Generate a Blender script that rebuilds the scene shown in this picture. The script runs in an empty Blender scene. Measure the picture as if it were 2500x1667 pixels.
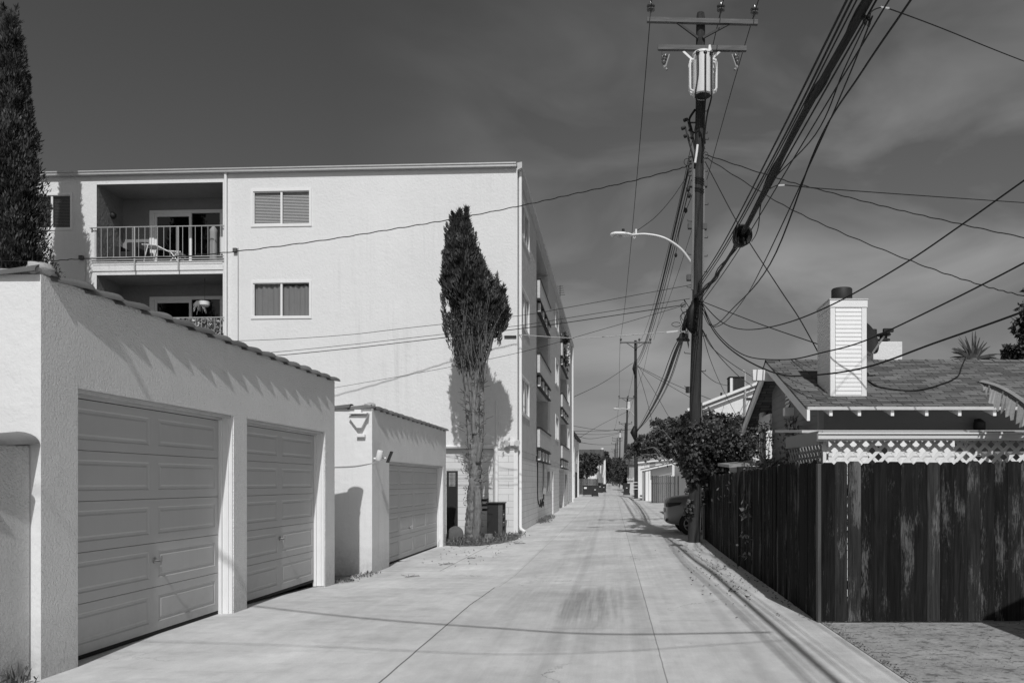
import bpy, math, random
from mathutils import Vector, Matrix, noise
random.seed(7)
R = math.radians
sc = bpy.context.scene
C = sc.collection

# ---------------------------------------------------------------- camera
F, CX, HY, H = 1900.0, 1496.0, 1177.0, 1.5      # focal length, vanishing point and eye height (photo is 2500 px wide)
cam = bpy.data.cameras.new("camera"); co = bpy.data.objects.new("camera", cam); C.objects.link(co)
co.location = (0, 0, H); co.rotation_euler = (R(90), 0, 0)
cam.sensor_width = 36; cam.lens = F / 2500 * 36
cam.shift_x = -(CX - 1250) / 2500; cam.shift_y = (HY - 833.5) / 2500
cam.clip_start = 0.05; cam.clip_end = 6000
sc.camera = co

# ---------------------------------------------------------------- sky and sun
KX = 0.112                                        # sun comes from behind the camera, a little from the right
sd = Vector((KX, -1, 1.0)).normalized()
world = bpy.data.worlds.new("World"); sc.world = world; world.use_nodes = True
nt = world.node_tree; nt.nodes.clear()
def N(nt, t, **k):
    n = nt.nodes.new(t)
    for a, b in k.items():
        if a.startswith('i_'):
            n.inputs[a[2:].replace('_', ' ')].default_value = b
        else: setattr(n, a, b)
    return n
def math_(nt, op, a, b=None, clamp=False):
    n = nt.nodes.new('ShaderNodeMath'); n.operation = op; n.use_clamp = clamp
    for i, v in enumerate((a, b)):
        if v is None: continue
        if isinstance(v, (int, float)): n.inputs[i].default_value = v
        else: nt.links.new(v, n.inputs[i])
    return n.outputs[0]
sky = N(nt, 'ShaderNodeTexSky', sky_type='NISHITA', sun_disc=False, sun_elevation=math.asin(sd.z), sun_rotation=math.atan2(sd.x, sd.y), air_density=1.0, dust_density=1.6, ozone_density=1.0)
sep = N(nt, 'ShaderNodeSeparateColor'); nt.links.new(sky.outputs[0], sep.inputs[0])   # red channel only: a red-filtered black and white sky
tc = N(nt, 'ShaderNodeTexCoord'); sx = N(nt, 'ShaderNodeSeparateXYZ'); nt.links.new(tc.outputs['Generated'], sx.inputs[0])
mp = N(nt, 'ShaderNodeMapping'); nt.links.new(tc.outputs['Generated'], mp.inputs[0]); mp.inputs['Scale'].default_value = (1.0, 1.0, 2.6); mp.inputs['Rotation'].default_value = (0, R(14), 0)
n1 = N(nt, 'ShaderNodeTexNoise'); nt.links.new(mp.outputs[0], n1.inputs['Vector']); n1.inputs['Scale'].default_value = 3.4; n1.inputs['Detail'].default_value = 5; n1.inputs['Roughness'].default_value = .5; n1.inputs['Distortion'].default_value = .5
cl = math_(nt, 'MULTIPLY', math_(nt, 'SUBTRACT', n1.outputs[0], .44, True), 3.2, True)
side = math_(nt, 'MULTIPLY', math_(nt, 'ADD', sx.outputs[0], .30), 2.9, True)        # thin cloud only towards the right
lowm = math_(nt, 'MULTIPLY', math_(nt, 'SUBTRACT', 1.2, math_(nt, 'MULTIPLY', sx.outputs[2], 1.8), True), math_(nt, 'ADD', .15, math_(nt, 'MULTIPLY', sx.outputs[2], 3.2), True))
cl = math_(nt, 'MULTIPLY', math_(nt, 'MULTIPLY', math_(nt, 'ADD', .20, math_(nt, 'MULTIPLY', cl, 1.1)), side), lowm)
red = math_(nt, 'POWER', math_(nt, 'MULTIPLY', sep.outputs[0], .55), 1.0)
tot = math_(nt, 'ADD', red, math_(nt, 'MULTIPLY', cl, 2.3))
bg = N(nt, 'ShaderNodeBackground'); nt.links.new(tot, bg.inputs[0]); bg.inputs[1].default_value = 0.1
wo = N(nt, 'ShaderNodeOutputWorld'); nt.links.new(bg.outputs[0], wo.inputs[0])
sl = bpy.data.lights.new("sun", 'SUN'); sl.energy = 2.9; sl.angle = R(.53); sl.color = (1, 1, 1)
so = bpy.data.objects.new("sun", sl); C.objects.link(so); so.rotation_euler = sd.to_track_quat('Z', 'Y').to_euler()
sc.view_settings.view_transform = 'Standard'; sc.view_settings.look = 'None'; sc.view_settings.exposure = 0; sc.view_settings.gamma = 1

# ---------------------------------------------------------------- helpers
def lerp(a, b, t): return a + (b - a) * t
GY = [(-50, 0), (9.5, 0), (13.5, 1), (26, 1), (45, .6), (55, 0)]
GR = [(-50, 0), (42, 0), (66, .13), (110, .28), (320, .8), (4000, .8)]
def pw(tab, x):
    if x <= tab[0][0]: return tab[0][1]
    for (a, b), (c, d) in zip(tab, tab[1:]):
        if x <= c: return lerp(b, d, (x - a) / (c - a))
    return tab[-1][1]
def g(x, y):                                     # ground height
    return pw(GR, y) - .14 * pw(GY, y) * max(0, min(1, (1.0 - x) / 3.2))
def W(px, py, Y): return Vector(((px - CX) * Y / F, Y, H - (py - HY) * Y / F))   # measured photo point at distance Y

class MB:
    def __init__(s): s.v = []; s.f = []; s.t = []; s.tint = 1.0
    def add(s, vs, fs):
        b = len(s.v); s.v += [tuple(v) for v in vs]
        for f in fs: s.f.append(tuple(b + i for i in f)); s.t.append(s.tint)
    def quad(s, *p): s.add(p, [tuple(range(len(p)))])
    def box(s, x0, x1, y0, y1, z0, z1):
        s.add([(x0, y0, z0), (x1, y0, z0), (x1, y1, z0), (x0, y1, z0), (x0, y0, z1), (x1, y0, z1), (x1, y1, z1), (x0, y1, z1)],
              [(0, 3, 2, 1), (4, 5, 6, 7), (0, 1, 5, 4), (1, 2, 6, 5), (2, 3, 7, 6), (3, 0, 4, 7)])
    def fbox(s, M, u0, u1, d0, d1, z0, z1):      # box in the frame of a wall: M(u, depth, z)
        s.add([M(u0, d0, z0), M(u1, d0, z0), M(u1, d1, z0), M(u0, d1, z0), M(u0, d0, z1), M(u1, d0, z1), M(u1, d1, z1), M(u0, d1, z1)],
              [(0, 3, 2, 1), (4, 5, 6, 7), (0, 1, 5, 4), (1, 2, 6, 5), (2, 3, 7, 6), (3, 0, 4, 7)])
    def beam(s, p0, p1, w, h, up=(0, 0, 1)):
        p0 = Vector(p0); p1 = Vector(p1); d = (p1 - p0).normalized(); u = Vector(up)
        x = d.cross(u)
        if x.length < 1e-4: x = d.cross(Vector((1, 0, 0)))
        x.normalize(); u = x.cross(d); x *= w / 2; u *= h / 2
        s.add([p0 - x - u, p0 + x - u, p0 + x + u, p0 - x + u, p1 - x - u, p1 + x - u, p1 + x + u, p1 - x + u],
              [(0, 1, 2, 3), (7, 6, 5, 4), (0, 4, 5, 1), (1, 5, 6, 2), (2, 6, 7, 3), (3, 7, 4, 0)])
    def tube(s, pts, r, n=8, caps=True, rough=0):
        pts = [Vector(p) for p in pts]; m = len(pts)
        rs = r if isinstance(r, (list, tuple)) else [r] * m
        ref = None; vs = []
        for i, p in enumerate(pts):
            d = (pts[min(i + 1, m - 1)] - pts[max(i - 1, 0)]).normalized()
            if ref is None:
                ref = d.cross(Vector((0, 0, 1)))
                if ref.length < .05: ref = d.cross(Vector((1, 0, 0)))
            ref = (ref - d * ref.dot(d)); ref.normalize(); b = d.cross(ref)
            for k in range(n):
                a = 2 * math.pi * k / n; o = ref * math.cos(a) + b * math.sin(a); f = 1
                if rough: q = p + o * rs[i]; f = 1 + rough * (noise.noise(Vector((q.x * 22, q.y * 22, q.z * 3))) + .5 * noise.noise(q * 13) + .5 * noise.noise(Vector((q.x * 50, q.y * 50, q.z * 9))))
                vs.append(p + o * rs[i] * f)
        fs = [(i * n + k, i * n + (k + 1) % n, (i + 1) * n + (k + 1) % n, (i + 1) * n + k) for i in range(m - 1) for k in range(n)]
        if caps: fs += [tuple(reversed(range(n))), tuple(range((m - 1) * n, m * n))]
        s.add(vs, fs)
    def lathe(s, o, prof, n=20, ax=(0, 0, 1), sx=1):
        o = Vector(o); ax = Vector(ax).normalized(); q = ax.to_track_quat('Z', 'Y'); vs = []
        for r, z in prof:
            for k in range(n):
                a = 2 * math.pi * k / n; vs.append(o + q @ Vector((r * math.cos(a) * sx, r * math.sin(a), z)))
        m = len(prof); fs = [(i * n + k, i * n + (k + 1) % n, (i + 1) * n + (k + 1) % n, (i + 1) * n + k) for i in range(m - 1) for k in range(n)]
        fs += [tuple(reversed(range(n))), tuple(range((m - 1) * n, m * n))]; s.add(vs, fs)
    def wall(s, M, u0, u1, z0, z1, holes, depth, back=False):   # front skin with openings and their reveals
        us = sorted({u0, u1} | {h[0] for h in holes} | {h[1] for h in holes}); zs = sorted({z0, z1} | {h[2] for h in holes} | {h[3] for h in holes})
        us = [u for u in us if u0 <= u <= u1]; zs = [z for z in zs if z0 <= z <= z1]
        for a, b in zip(us, us[1:]):
            for c, d in zip(zs, zs[1:]):
                um, zm = (a + b) / 2, (c + d) / 2
                if any(h[0] < um < h[1] and h[2] < zm < h[3] for h in holes): continue
                s.quad(M(a, 0, c), M(b, 0, c), M(b, 0, d), M(a, 0, d))
                if back: s.quad(M(a, depth, c), M(a, depth, d), M(b, depth, d), M(b, depth, c))
        for a, b, c, d in [h[:4] for h in holes]:
            dd = depth
            if c > z0: s.quad(M(a, 0, c), M(a, dd, c), M(b, dd, c), M(b, 0, c))
            s.quad(M(a, 0, d), M(b, 0, d), M(b, dd, d), M(a, dd, d))
            s.quad(M(a, 0, c), M(a, 0, d), M(a, dd, d), M(a, dd, c)); s.quad(M(b, 0, c), M(b, dd, c), M(b, dd, d), M(b, 0, d))
    def build(s, name, mat, parent=None, smooth=False, bevel=0, merge=False):
        me = bpy.data.meshes.new(name)
        off = Vector((0, 0, 0)); p = parent
        while p is not None: off = off + p.location; p = p.parent
        if parent is None and s.v:
            xs = [v[0] for v in s.v]; ys = [v[1] for v in s.v]; zs = [v[2] for v in s.v]
            off = Vector(((min(xs) + max(xs)) / 2, (min(ys) + max(ys)) / 2, min(zs)))
            if name in ORIGIN0: off = Vector((0, 0, 0))
        me.from_pydata([(v[0] - off.x, v[1] - off.y, v[2] - off.z) for v in s.v], [], s.f)
        if len(set(s.t)) > 1 or (s.t and s.t[0] != 1.0):
            at = me.attributes.new('tint', 'FLOAT', 'FACE'); at.data.foreach_set('value', s.t)
        me.materials.append(mat)
        if merge or bevel:
            import bmesh
            bm = bmesh.new(); bm.from_mesh(me); bmesh.ops.remove_doubles(bm, verts=bm.verts, dist=.0005); bmesh.ops.recalc_face_normals(bm, faces=bm.faces); bm.to_mesh(me); bm.free()
        if smooth: me.polygons.foreach_set('use_smooth', [True] * len(me.polygons))
        if smooth == 'angle':
            try: me.set_sharp_from_angle(angle=R(38))
            except Exception: pass
        me.update()
        o = bpy.data.objects.new(name, me); C.objects.link(o)
        if parent is not None: o.parent = parent
        else: o.location = off
        if bevel:
            m = o.modifiers.new('bevel', 'BEVEL'); m.width = bevel; m.segments = 2; m.limit_method = 'ANGLE'; m.angle_limit = R(40)
        return o
ORIGIN0 = {'ground', 'alley', 'driveway', 'dirt_lot', 'soil_bed'}
def tag(o, label, cat, group=None, kind=None):
    if label: o['label'] = label
    if cat: o['category'] = cat
    if group: o['group'] = group
    if kind: o['kind'] = kind
    return o
def thing(name, loc, label, cat, group=None):
    o = bpy.data.objects.new(name, None); C.objects.link(o); o.location = loc; o.empty_display_size = .2
    return tag(o, label, cat, group)
def struct(mb, name, mat, **k): return tag(mb.build(name, mat, None, **k), None, None, None, 'structure')
def copy_tree(o, parent=None):
    c = o.copy(); C.objects.link(c); c.parent = parent
    for ch in o.children: copy_tree(ch, c)
    return c
def spline(pts, k=8):                            # Catmull-Rom through points
    P = [Vector(p) for p in pts]; P = [P[0] * 2 - P[1]] + P + [P[-1] * 2 - P[-2]]; out = []
    for i in range(1, len(P) - 2):
        for j in range(k):
            t = j / k; a, b, c, d = P[i - 1:i + 3]
            out.append(.5 * ((2 * b) + (c - a) * t + (2 * a - 5 * b + 4 * c - d) * t * t + (3 * b - a - 3 * c + d) * t ** 3))
    return out + [P[-2]]
def sagline(a, b, sag, n=24):
    a = Vector(a); b = Vector(b); return [a.lerp(b, i / n) - Vector((0, 0, 4 * sag * (i / n) * (1 - i / n))) for i in range(n + 1)]

# ---------------------------------------------------------------- materials
def mat(name, col, rough=.85, var=.12, vs=2.0, bump=0.0, bs=60.0, lump=0.0, ls=4.0, stretch=(1, 1, 1), tint=False, metal=0.0, fine=0.0, stain=None, spec=.3, speck=None, trans=0, streak=0, bd=.006):
    m = bpy.data.materials.new(name); m.use_nodes = True; nt = m.node_tree; b = nt.nodes['Principled BSDF']
    b.inputs['Roughness'].default_value = rough; b.inputs['Metallic'].default_value = metal; b.inputs['Specular IOR Level'].default_value = spec
    tc = nt.nodes.new('ShaderNodeTexCoord'); mp = nt.nodes.new('ShaderNodeMapping'); mp.inputs['Scale'].default_value = stretch; nt.links.new(tc.outputs['Object'], mp.inputs[0])
    def noise(scale, det=4, rg=.55, v=mp.outputs[0], dist=0):
        n = nt.nodes.new('ShaderNodeTexNoise'); nt.links.new(v, n.inputs['Vector']); n.inputs['Scale'].default_value = scale; n.inputs['Detail'].default_value = det; n.inputs['Roughness'].default_value = rg; n.inputs['Distortion'].default_value = dist; return n.outputs[0]
    fac = math_(nt, 'ADD', 1 - var, math_(nt, 'MULTIPLY', noise(vs, 6, .6), 2 * var))
    if fine: fac = math_(nt, 'MULTIPLY', fac, math_(nt, 'ADD', 1 - fine, math_(nt, 'MULTIPLY', noise(vs * 14, 4, .7), 2 * fine)))
    if streak:                                   # rain streaks and uneven patches
        mp2 = nt.nodes.new('ShaderNodeMapping'); mp2.inputs['Scale'].default_value = (5, 5, .22); nt.links.new(tc.outputs['Object'], mp2.inputs[0])
        sk = math_(nt, 'MULTIPLY', math_(nt, 'SUBTRACT', noise(1.0, 6, .65, mp2.outputs[0]), .50, True), 3.0, True); pt = math_(nt, 'MULTIPLY', math_(nt, 'SUBTRACT', noise(.35, 3, .5), .42, True), 4.0, True)
        fac = math_(nt, 'MULTIPLY', fac, math_(nt, 'SUBTRACT', 1, math_(nt, 'MULTIPLY', math_(nt, 'MULTIPLY', sk, pt), streak)))
    if speck:                                    # (scale, threshold, factor): spots of another tone
        k = math_(nt, 'MULTIPLY', math_(nt, 'SUBTRACT', noise(speck[0], 5, .65), speck[1]), 14, True)
        fac = math_(nt, 'MULTIPLY', fac, math_(nt, 'ADD', 1, math_(nt, 'MULTIPLY', k, speck[2] - 1)))
    if stain:                                    # (z0, z1, strength): dirt splashed up from the ground, ragged
        s = nt.nodes.new('ShaderNodeSeparateXYZ'); nt.links.new(tc.outputs['Object'], s.inputs[0])
        zz = math_(nt, 'ADD', s.outputs[2], math_(nt, 'MULTIPLY', noise(6, 6, .7), -.5))
        k = math_(nt, 'DIVIDE', math_(nt, 'SUBTRACT', stain[1] - .25, zz), stain[1] - stain[0], True)
        k = math_(nt, 'MULTIPLY', math_(nt, 'MULTIPLY', k, noise(18, 5, .7)), stain[2] * 1.6)
        fac = math_(nt, 'MULTIPLY', fac, math_(nt, 'SUBTRACT', 1, k, True))
    if tint:
        a = nt.nodes.new('ShaderNodeAttribute'); a.attribute_name = 'tint'; fac = math_(nt, 'MULTIPLY', fac, a.outputs['Fac'])
    val = math_(nt, 'MULTIPLY', fac, col); nt.links.new(val, b.inputs['Base Color'])
    last = None
    for st, scale, dist, det in ((lump, ls, .03, 3), (bump, bs, bd, 5)):
        if st:
            bp = nt.nodes.new('ShaderNodeBump'); bp.inputs['Strength'].default_value = st; bp.inputs['Distance'].default_value = dist
            nt.links.new(noise(scale, det, .6), bp.inputs['Height'])
            if last: nt.links.new(last, bp.inputs['Normal'])
            last = bp.outputs[0]
    if last: nt.links.new(last, b.inputs['Normal'])
    if trans:
        t = nt.nodes.new('ShaderNodeBsdfTranslucent'); nt.links.new(val, t.inputs[0]); mx = nt.nodes.new('ShaderNodeMixShader'); mx.inputs[0].default_value = trans
        out = nt.nodes['Material Output']; nt.links.new(b.outputs[0], mx.inputs[1]); nt.links.new(t.outputs[0], mx.inputs[2]); nt.links.new(mx.outputs[0], out.inputs[0])
    m['c'] = col
    return m
M = {}
M['stucco'] = mat('white_stucco', .88, var=.10, vs=1.3, bump=1.0, bs=48, bd=.03, streak=.16, lump=.45, ls=5.5, stain=(0.0, .55, .35), fine=.03)
M['stucco_end'] = mat('smooth_stucco', .74, var=.06, vs=1.3, bump=.7, bs=60, bd=.005, lump=.4, ls=5.5, stain=(0.0, .55, .35), fine=.03, streak=.16)
M['stucco_low'] = mat('grey_stucco', .70, var=.08, vs=1.3, bump=1.0, bs=48, bd=.028, streak=.16, lump=.5, ls=3.5, stain=(0.0, .5, .4))
M['facade'] = mat('pale_stucco', .735, var=.08, vs=.45, bump=.7, bs=14, bd=.018, streak=.26, lump=.5, ls=1.6, fine=.035)
M['rough'] = mat('coarse_stucco', .55, var=.12, vs=2.5, bump=1.0, bs=16, lump=1.0, ls=7, fine=.12)
M['tile'] = mat('clay_tile', .15, rough=.8, var=.25, vs=5, bump=.3, bs=60, tint=True)
M['mortar'] = mat('mortar', .42, var=.15, vs=20, bump=1, bs=40)
M['balc'] = mat('dark_stucco', .24, var=.15, vs=2.5, bump=1.0, bs=30, lump=1.0, ls=9, fine=.12)  # the balcony interiors' own darker paint
M['condu'] = mat('grey_conduit', .20, var=.2, vs=6)
M['door'] = mat('painted_steel', .50, rough=.5, var=.07, vs=1.5, bump=.08, bs=120, spec=.4, lump=.12, ls=2.5, stain=(0.0, .35, .22), streak=.10, speck=(7, .74, .80))
M['trim'] = mat('white_paint', .78, rough=.6, var=.07, vs=6, bump=.15, bs=40)
M['trim_old'] = mat('peeling_paint', .52, rough=.75, var=.2, vs=9, bump=.5, bs=30, stretch=(1, .3, 1))
M['metal'] = mat('dull_metal', .35, rough=.35, var=.1, vs=10, metal=.9)
M['galv'] = mat('galvanised', .50, rough=.45, var=.15, vs=8, metal=.3)
M['black'] = mat('black_plastic', .015, rough=.5, var=.1)
M['wire'] = mat('black_cable', .012, rough=.6, var=.1)
M['wirel'] = mat('light_cable', .55, rough=.6, var=.1)
M['porc'] = mat('porcelain', .09, rough=.2, var=.1, spec=.6)
M['white'] = mat('white_enamel', .72, rough=.4, var=.06, vs=5, speck=(9, .68, .6))
M['iron'] = mat('dark_iron', .025, rough=.6, var=.2, vs=8)
M['rail'] = mat('grey_rail', .42, rough=.5, var=.1)
M['pole'] = mat('creosote_pole', .040, rough=.9, var=.95, vs=4, bump=1, bs=12, lump=.6, ls=6, stretch=(6, 6, .45), fine=.35)
M['arm'] = mat('weathered_timber', .13, rough=.9, var=.75, vs=3, bump=.8, bs=10, stretch=(.6, 6, 8), fine=.25)
M['bark'] = mat('cypress_bark', .19, rough=.95, var=.8, vs=6, bump=1, bs=12, lump=1, ls=6, stretch=(3, 3, .6), fine=.35)
M['twig'] = mat('bare_twig', .15, rough=.9, var=.3, vs=8)
M['cyp'] = mat('cypress_foliage', .06, rough=.75, var=.45, vs=3, tint=True, fine=.2, spec=.2)
M['leaf'] = mat('glossy_leaf', .06, rough=.42, var=.35, vs=3, tint=True, spec=.45)
M['leaf2'] = mat('tree_leaf', .055, rough=.6, var=.35, vs=1.5, tint=True, spec=.3)
M['palm'] = mat('palm_leaf', .045, rough=.6, var=.3, vs=4, tint=True)
M['banana'] = mat('banana_leaf', .24, rough=.5, var=.25, vs=3, bump=.6, bs=3, stretch=(3, 3, 14))
M['soil'] = mat('dry_soil', .16, rough=1, var=.4, vs=5, bump=1, bs=30, lump=.8, ls=8, fine=.4)
M['asphalt'] = mat('roof_shingle', .2)
M['wood'] = mat('brown_wood', .10, rough=.9, var=.4, vs=3, bump=.7, bs=12, stretch=(6, 6, .5), fine=.2, tint=True)
M['dark'] = mat('shade_backing', .02, rough=1, var=.3)  # near-black colour painted in for unlit rooms and recesses
M['blind'] = mat('window_blind', .80, rough=.6, var=.05)
M['curtain'] = mat('curtain_cloth', .34, rough=.9, var=.12, vs=3)
M['siding_g'] = mat('grey_siding', .24, rough=.7, var=.08, vs=3, bump=.2, bs=40)
M['siding_w'] = mat('white_siding', .80, rough=.6, var=.05, vs=4)
M['trimg'] = mat('grey_trim', .30, rough=.7, var=.1, vs=5)
M['carp'] = mat('car_paint', .20, rough=.28, var=.02, spec=.6)
M['rubber'] = mat('rubber', .02, rough=.8, var=.2)
M['roofgr'] = mat('gravel_roof', .28, var=.2, vs=10)
M['bin'] = mat('bin_plastic', .035, rough=.5, var=.2)
M['terra'] = mat('dusty_plastic', .10, rough=.8, var=.3, vs=8)

def glass(name, tr=.55, gl=.10, col=.9):
    m = bpy.data.materials.new(name); m.use_nodes = True; nt = m.node_tree; nt.nodes.clear()
    t = nt.nodes.new('ShaderNodeBsdfTransparent'); t.inputs[0].default_value = (tr, tr, tr, 1)
    gg = nt.nodes.new('ShaderNodeBsdfGlossy'); gg.inputs['Roughness'].default_value = .03; gg.inputs[0].default_value = (col, col, col, 1)
    lw = nt.nodes.new('ShaderNodeLayerWeight'); lw.inputs[0].default_value = .5; mx = nt.nodes.new('ShaderNodeMixShader'); o = nt.nodes.new('ShaderNodeOutputMaterial')
    nt.links.new(math_(nt, 'ADD', math_(nt, 'MULTIPLY', math_(nt, 'POWER', lw.outputs['Facing'], 4.0), .8), gl, True), mx.inputs[0]); nt.links.new(t.outputs[0], mx.inputs[1]); nt.links.new(gg.outputs[0], mx.inputs[2]); nt.links.new(mx.outputs[0], o.inputs[0]); return m
M['glass'] = glass('window_glass', .74, .04)
M['glassd'] = glass('dark_glass', .25, .08)

# concrete of the alley: mottling, brushed streaks, tyre-darkened patch, saw-cut joints
def concrete():
    m = bpy.data.materials.new('alley_concrete'); m.use_nodes = True; nt = m.node_tree; b = nt.nodes['Principled BSDF']; b.inputs['Roughness'].default_value = .85; b.inputs['Specular IOR Level'].default_value = .2
    tc = nt.nodes.new('ShaderNodeTexCoord'); s = nt.nodes.new('ShaderNodeSeparateXYZ'); nt.links.new(tc.outputs['Object'], s.inputs[0]); x, y = s.outputs[0], s.outputs[1]
    def noise(sc_, st=(1, 1, 1), det=6, rg=.6, dist=0):
        mp = nt.nodes.new('ShaderNodeMapping'); mp.inputs['Scale'].default_value = st; nt.links.new(tc.outputs['Object'], mp.inputs[0])
        n = nt.nodes.new('ShaderNodeTexNoise'); nt.links.new(mp.outputs[0], n.inputs['Vector']); n.inputs['Scale'].default_value = sc_; n.inputs['Detail'].default_value = det; n.inputs['Roughness'].default_value = rg; n.inputs['Distortion'].default_value = dist; return n.outputs[0]
    def mm(a, lo, hi): return math_(nt, 'ADD', lo, math_(nt, 'MULTIPLY', a, hi - lo))
    wob = math_(nt, 'MULTIPLY', math_(nt, 'SUBTRACT', noise(2.5, det=4), .5), .016)
    def line(co, c, w):                          # 1 on the line
        d = math_(nt, 'ABSOLUTE', math_(nt, 'SUBTRACT', math_(nt, 'ADD', co, wob), c)); return math_(nt, 'MULTIPLY', math_(nt, 'SUBTRACT', w, d), 1 / (w * .5), True)
    def band(co, a, c, soft):                    # 1 between a and c
        return math_(nt, 'MULTIPLY', math_(nt, 'MULTIPLY', math_(nt, 'SUBTRACT', co, a), 1 / soft, True), math_(nt, 'MULTIPLY', math_(nt, 'SUBTRACT', c, co), 1 / soft, True))
    fac = math_(nt, 'MULTIPLY', mm(noise(.55, det=4), .66, 1.34), mm(noise(7, (1, .6, 1)), .82, 1.18))
    fac = math_(nt, 'MULTIPLY', fac, mm(noise(1.5, (1, .8, 1), 9, .72), .74, 1.26))
    tk = math_(nt, 'MULTIPLY', math_(nt, 'MULTIPLY', math_(nt, 'SUBTRACT', noise(1.3, (2.4, .06, 1), 6, .7), .46), 6, True), band(x, -1.5, 1.3, .5)); fac = math_(nt, 'MULTIPLY', fac, math_(nt, 'SUBTRACT', 1.03, math_(nt, 'MULTIPLY', tk, .13)))
    fac = math_(nt, 'MULTIPLY', fac, mm(noise(70, det=3, rg=.8), .80, 1.20))
    fac = math_(nt, 'MULTIPLY', fac, mm(noise(1.6, (3.2, .10, 1), det=5, rg=.7), .86, 1.14))          # tyre tracks running down the alley
    # panels cast separately: slight tone steps
    wn = nt.nodes.new('ShaderNodeTexWhiteNoise'); wn.noise_dimensions = '2D'; cb = nt.nodes.new('ShaderNodeCombineXYZ')
    nt.links.new(math_(nt, 'FLOOR', math_(nt, 'DIVIDE', math_(nt, 'ADD', x, 1.75), 2.16)), cb.inputs[0]); nt.links.new(math_(nt, 'FLOOR', math_(nt, 'DIVIDE', math_(nt, 'SUBTRACT', y, 2.35), 4.55)), cb.inputs[1]); nt.links.new(cb.outputs[0], wn.inputs['Vector'])
    fac = math_(nt, 'MULTIPLY', fac, mm(wn.outputs[0], .94, 1.05))
    # brushed darker patch with scraped bands
    wx = math_(nt, 'ADD', x, math_(nt, 'MULTIPLY', math_(nt, 'SUBTRACT', noise(3, (2.5, .12, 1), 3), .5), .5)); wy = math_(nt, 'ADD', y, math_(nt, 'MULTIPLY', math_(nt, 'SUBTRACT', noise(2.2, (3, .3, 1), 4), .5), 1.6))
    br = math_(nt, 'MULTIPLY', band(wx, -.72, .16, .22), band(wy, 7.9, 11.5, .8))
    st = math_(nt, 'MULTIPLY', math_(nt, 'SUBTRACT', noise(4, (2.6, .08, 1), det=4, rg=.6), .36), 4.5, True)
    fac = math_(nt, 'MULTIPLY', fac, math_(nt, 'SUBTRACT', 1, math_(nt, 'MULTIPLY', math_(nt, 'MULTIPLY', br, st), .36)))
    br = math_(nt, 'MULTIPLY', band(x, -1.6, -.6, .3), band(y, 8.6, 11.4, .5)); fac = math_(nt, 'MULTIPLY', fac, math_(nt, 'SUBTRACT', 1, math_(nt, 'MULTIPLY', math_(nt, 'MULTIPLY', br, st), .13)))
    br = math_(nt, 'MULTIPLY', band(x, .16, .38, .05), band(y, 4, 15, .8)); fac = math_(nt, 'MULTIPLY', fac, math_(nt, 'SUBTRACT', 1, math_(nt, 'MULTIPLY', br, .10)))
    # blotchy stains on the garage apron
    bl = math_(nt, 'MULTIPLY', math_(nt, 'SUBTRACT', noise(1.5, (.7, 2.2, 1), det=9, rg=.72), .52), 5, True)
    fac = math_(nt, 'MULTIPLY', fac, math_(nt, 'SUBTRACT', 1, math_(nt, 'MULTIPLY', math_(nt, 'MULTIPLY', bl, math_(nt, 'MULTIPLY', math_(nt, 'SUBTRACT', -1.5, x), 1.2, True)), .24)))
    fac = math_(nt, 'MULTIPLY', fac, math_(nt, 'ADD', 1, math_(nt, 'MULTIPLY', math_(nt, 'MULTIPLY', math_(nt, 'SUBTRACT', -1.75, x), 40, True), .06)))
    # small dark spots
    sp = math_(nt, 'MULTIPLY', math_(nt, 'SUBTRACT', noise(9, det=2, rg=.5), .76), 20, True); fac = math_(nt, 'MULTIPLY', fac, math_(nt, 'SUBTRACT', 1, math_(nt, 'MULTIPLY', sp, .4)))
    vo = nt.nodes.new('ShaderNodeTexVoronoi'); vo.feature = 'DISTANCE_TO_EDGE'; vo.inputs['Scale'].default_value = .33
    dv = nt.nodes.new('ShaderNodeVectorMath'); dv.operation = 'ADD'; dn = nt.nodes.new('ShaderNodeTexNoise'); dn.inputs['Scale'].default_value = 1.1; dn.inputs['Detail'].default_value = 7; dn.inputs['Roughness'].default_value = .65; nt.links.new(tc.outputs['Object'], dn.inputs['Vector'])
    ds = nt.nodes.new('ShaderNodeVectorMath'); ds.operation = 'SCALE'; ds.inputs['Scale'].default_value = 1.1; nt.links.new(dn.outputs['Color'], ds.inputs[0]); nt.links.new(tc.outputs['Object'], dv.inputs[0]); nt.links.new(ds.outputs[0], dv.inputs[1]); nt.links.new(dv.outputs[0], vo.inputs['Vector'])
    ck = math_(nt, 'MULTIPLY', math_(nt, 'MULTIPLY', math_(nt, 'SUBTRACT', .0035, vo.outputs['Distance']), 500, True), math_(nt, 'MULTIPLY', math_(nt, 'SUBTRACT', noise(.3, det=2), .50), 12, True))
    fac = math_(nt, 'MULTIPLY', fac, math_(nt, 'SUBTRACT', 1, math_(nt, 'MULTIPLY', ck, .42)))
    dr = math_(nt, 'MULTIPLY', math_(nt, 'SUBTRACT', noise(2.4, (1, .7, 1), 3, .45), .66), 9, True); fac = math_(nt, 'MULTIPLY', fac, math_(nt, 'SUBTRACT', 1, math_(nt, 'MULTIPLY', dr, .16)))
    # joints
    J = []
    J.append(math_(nt, 'MULTIPLY', line(x, .41, .007), .5))
    J.append(math_(nt, 'MULTIPLY', math_(nt, 'MULTIPLY', line(x, -1.75, .010), band(y, -20, 11.6, .05)), .7))
    J.append(math_(nt, 'MULTIPLY', math_(nt, 'MULTIPLY', line(x, -1.70, .010), band(y, 11.6, 60, .05)), .28))
    J.append(math_(nt, 'MULTIPLY', math_(nt, 'MULTIPLY', line(x, -3.2, .012), band(y, 14.4, 21.3, .05)), .6))
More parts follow.
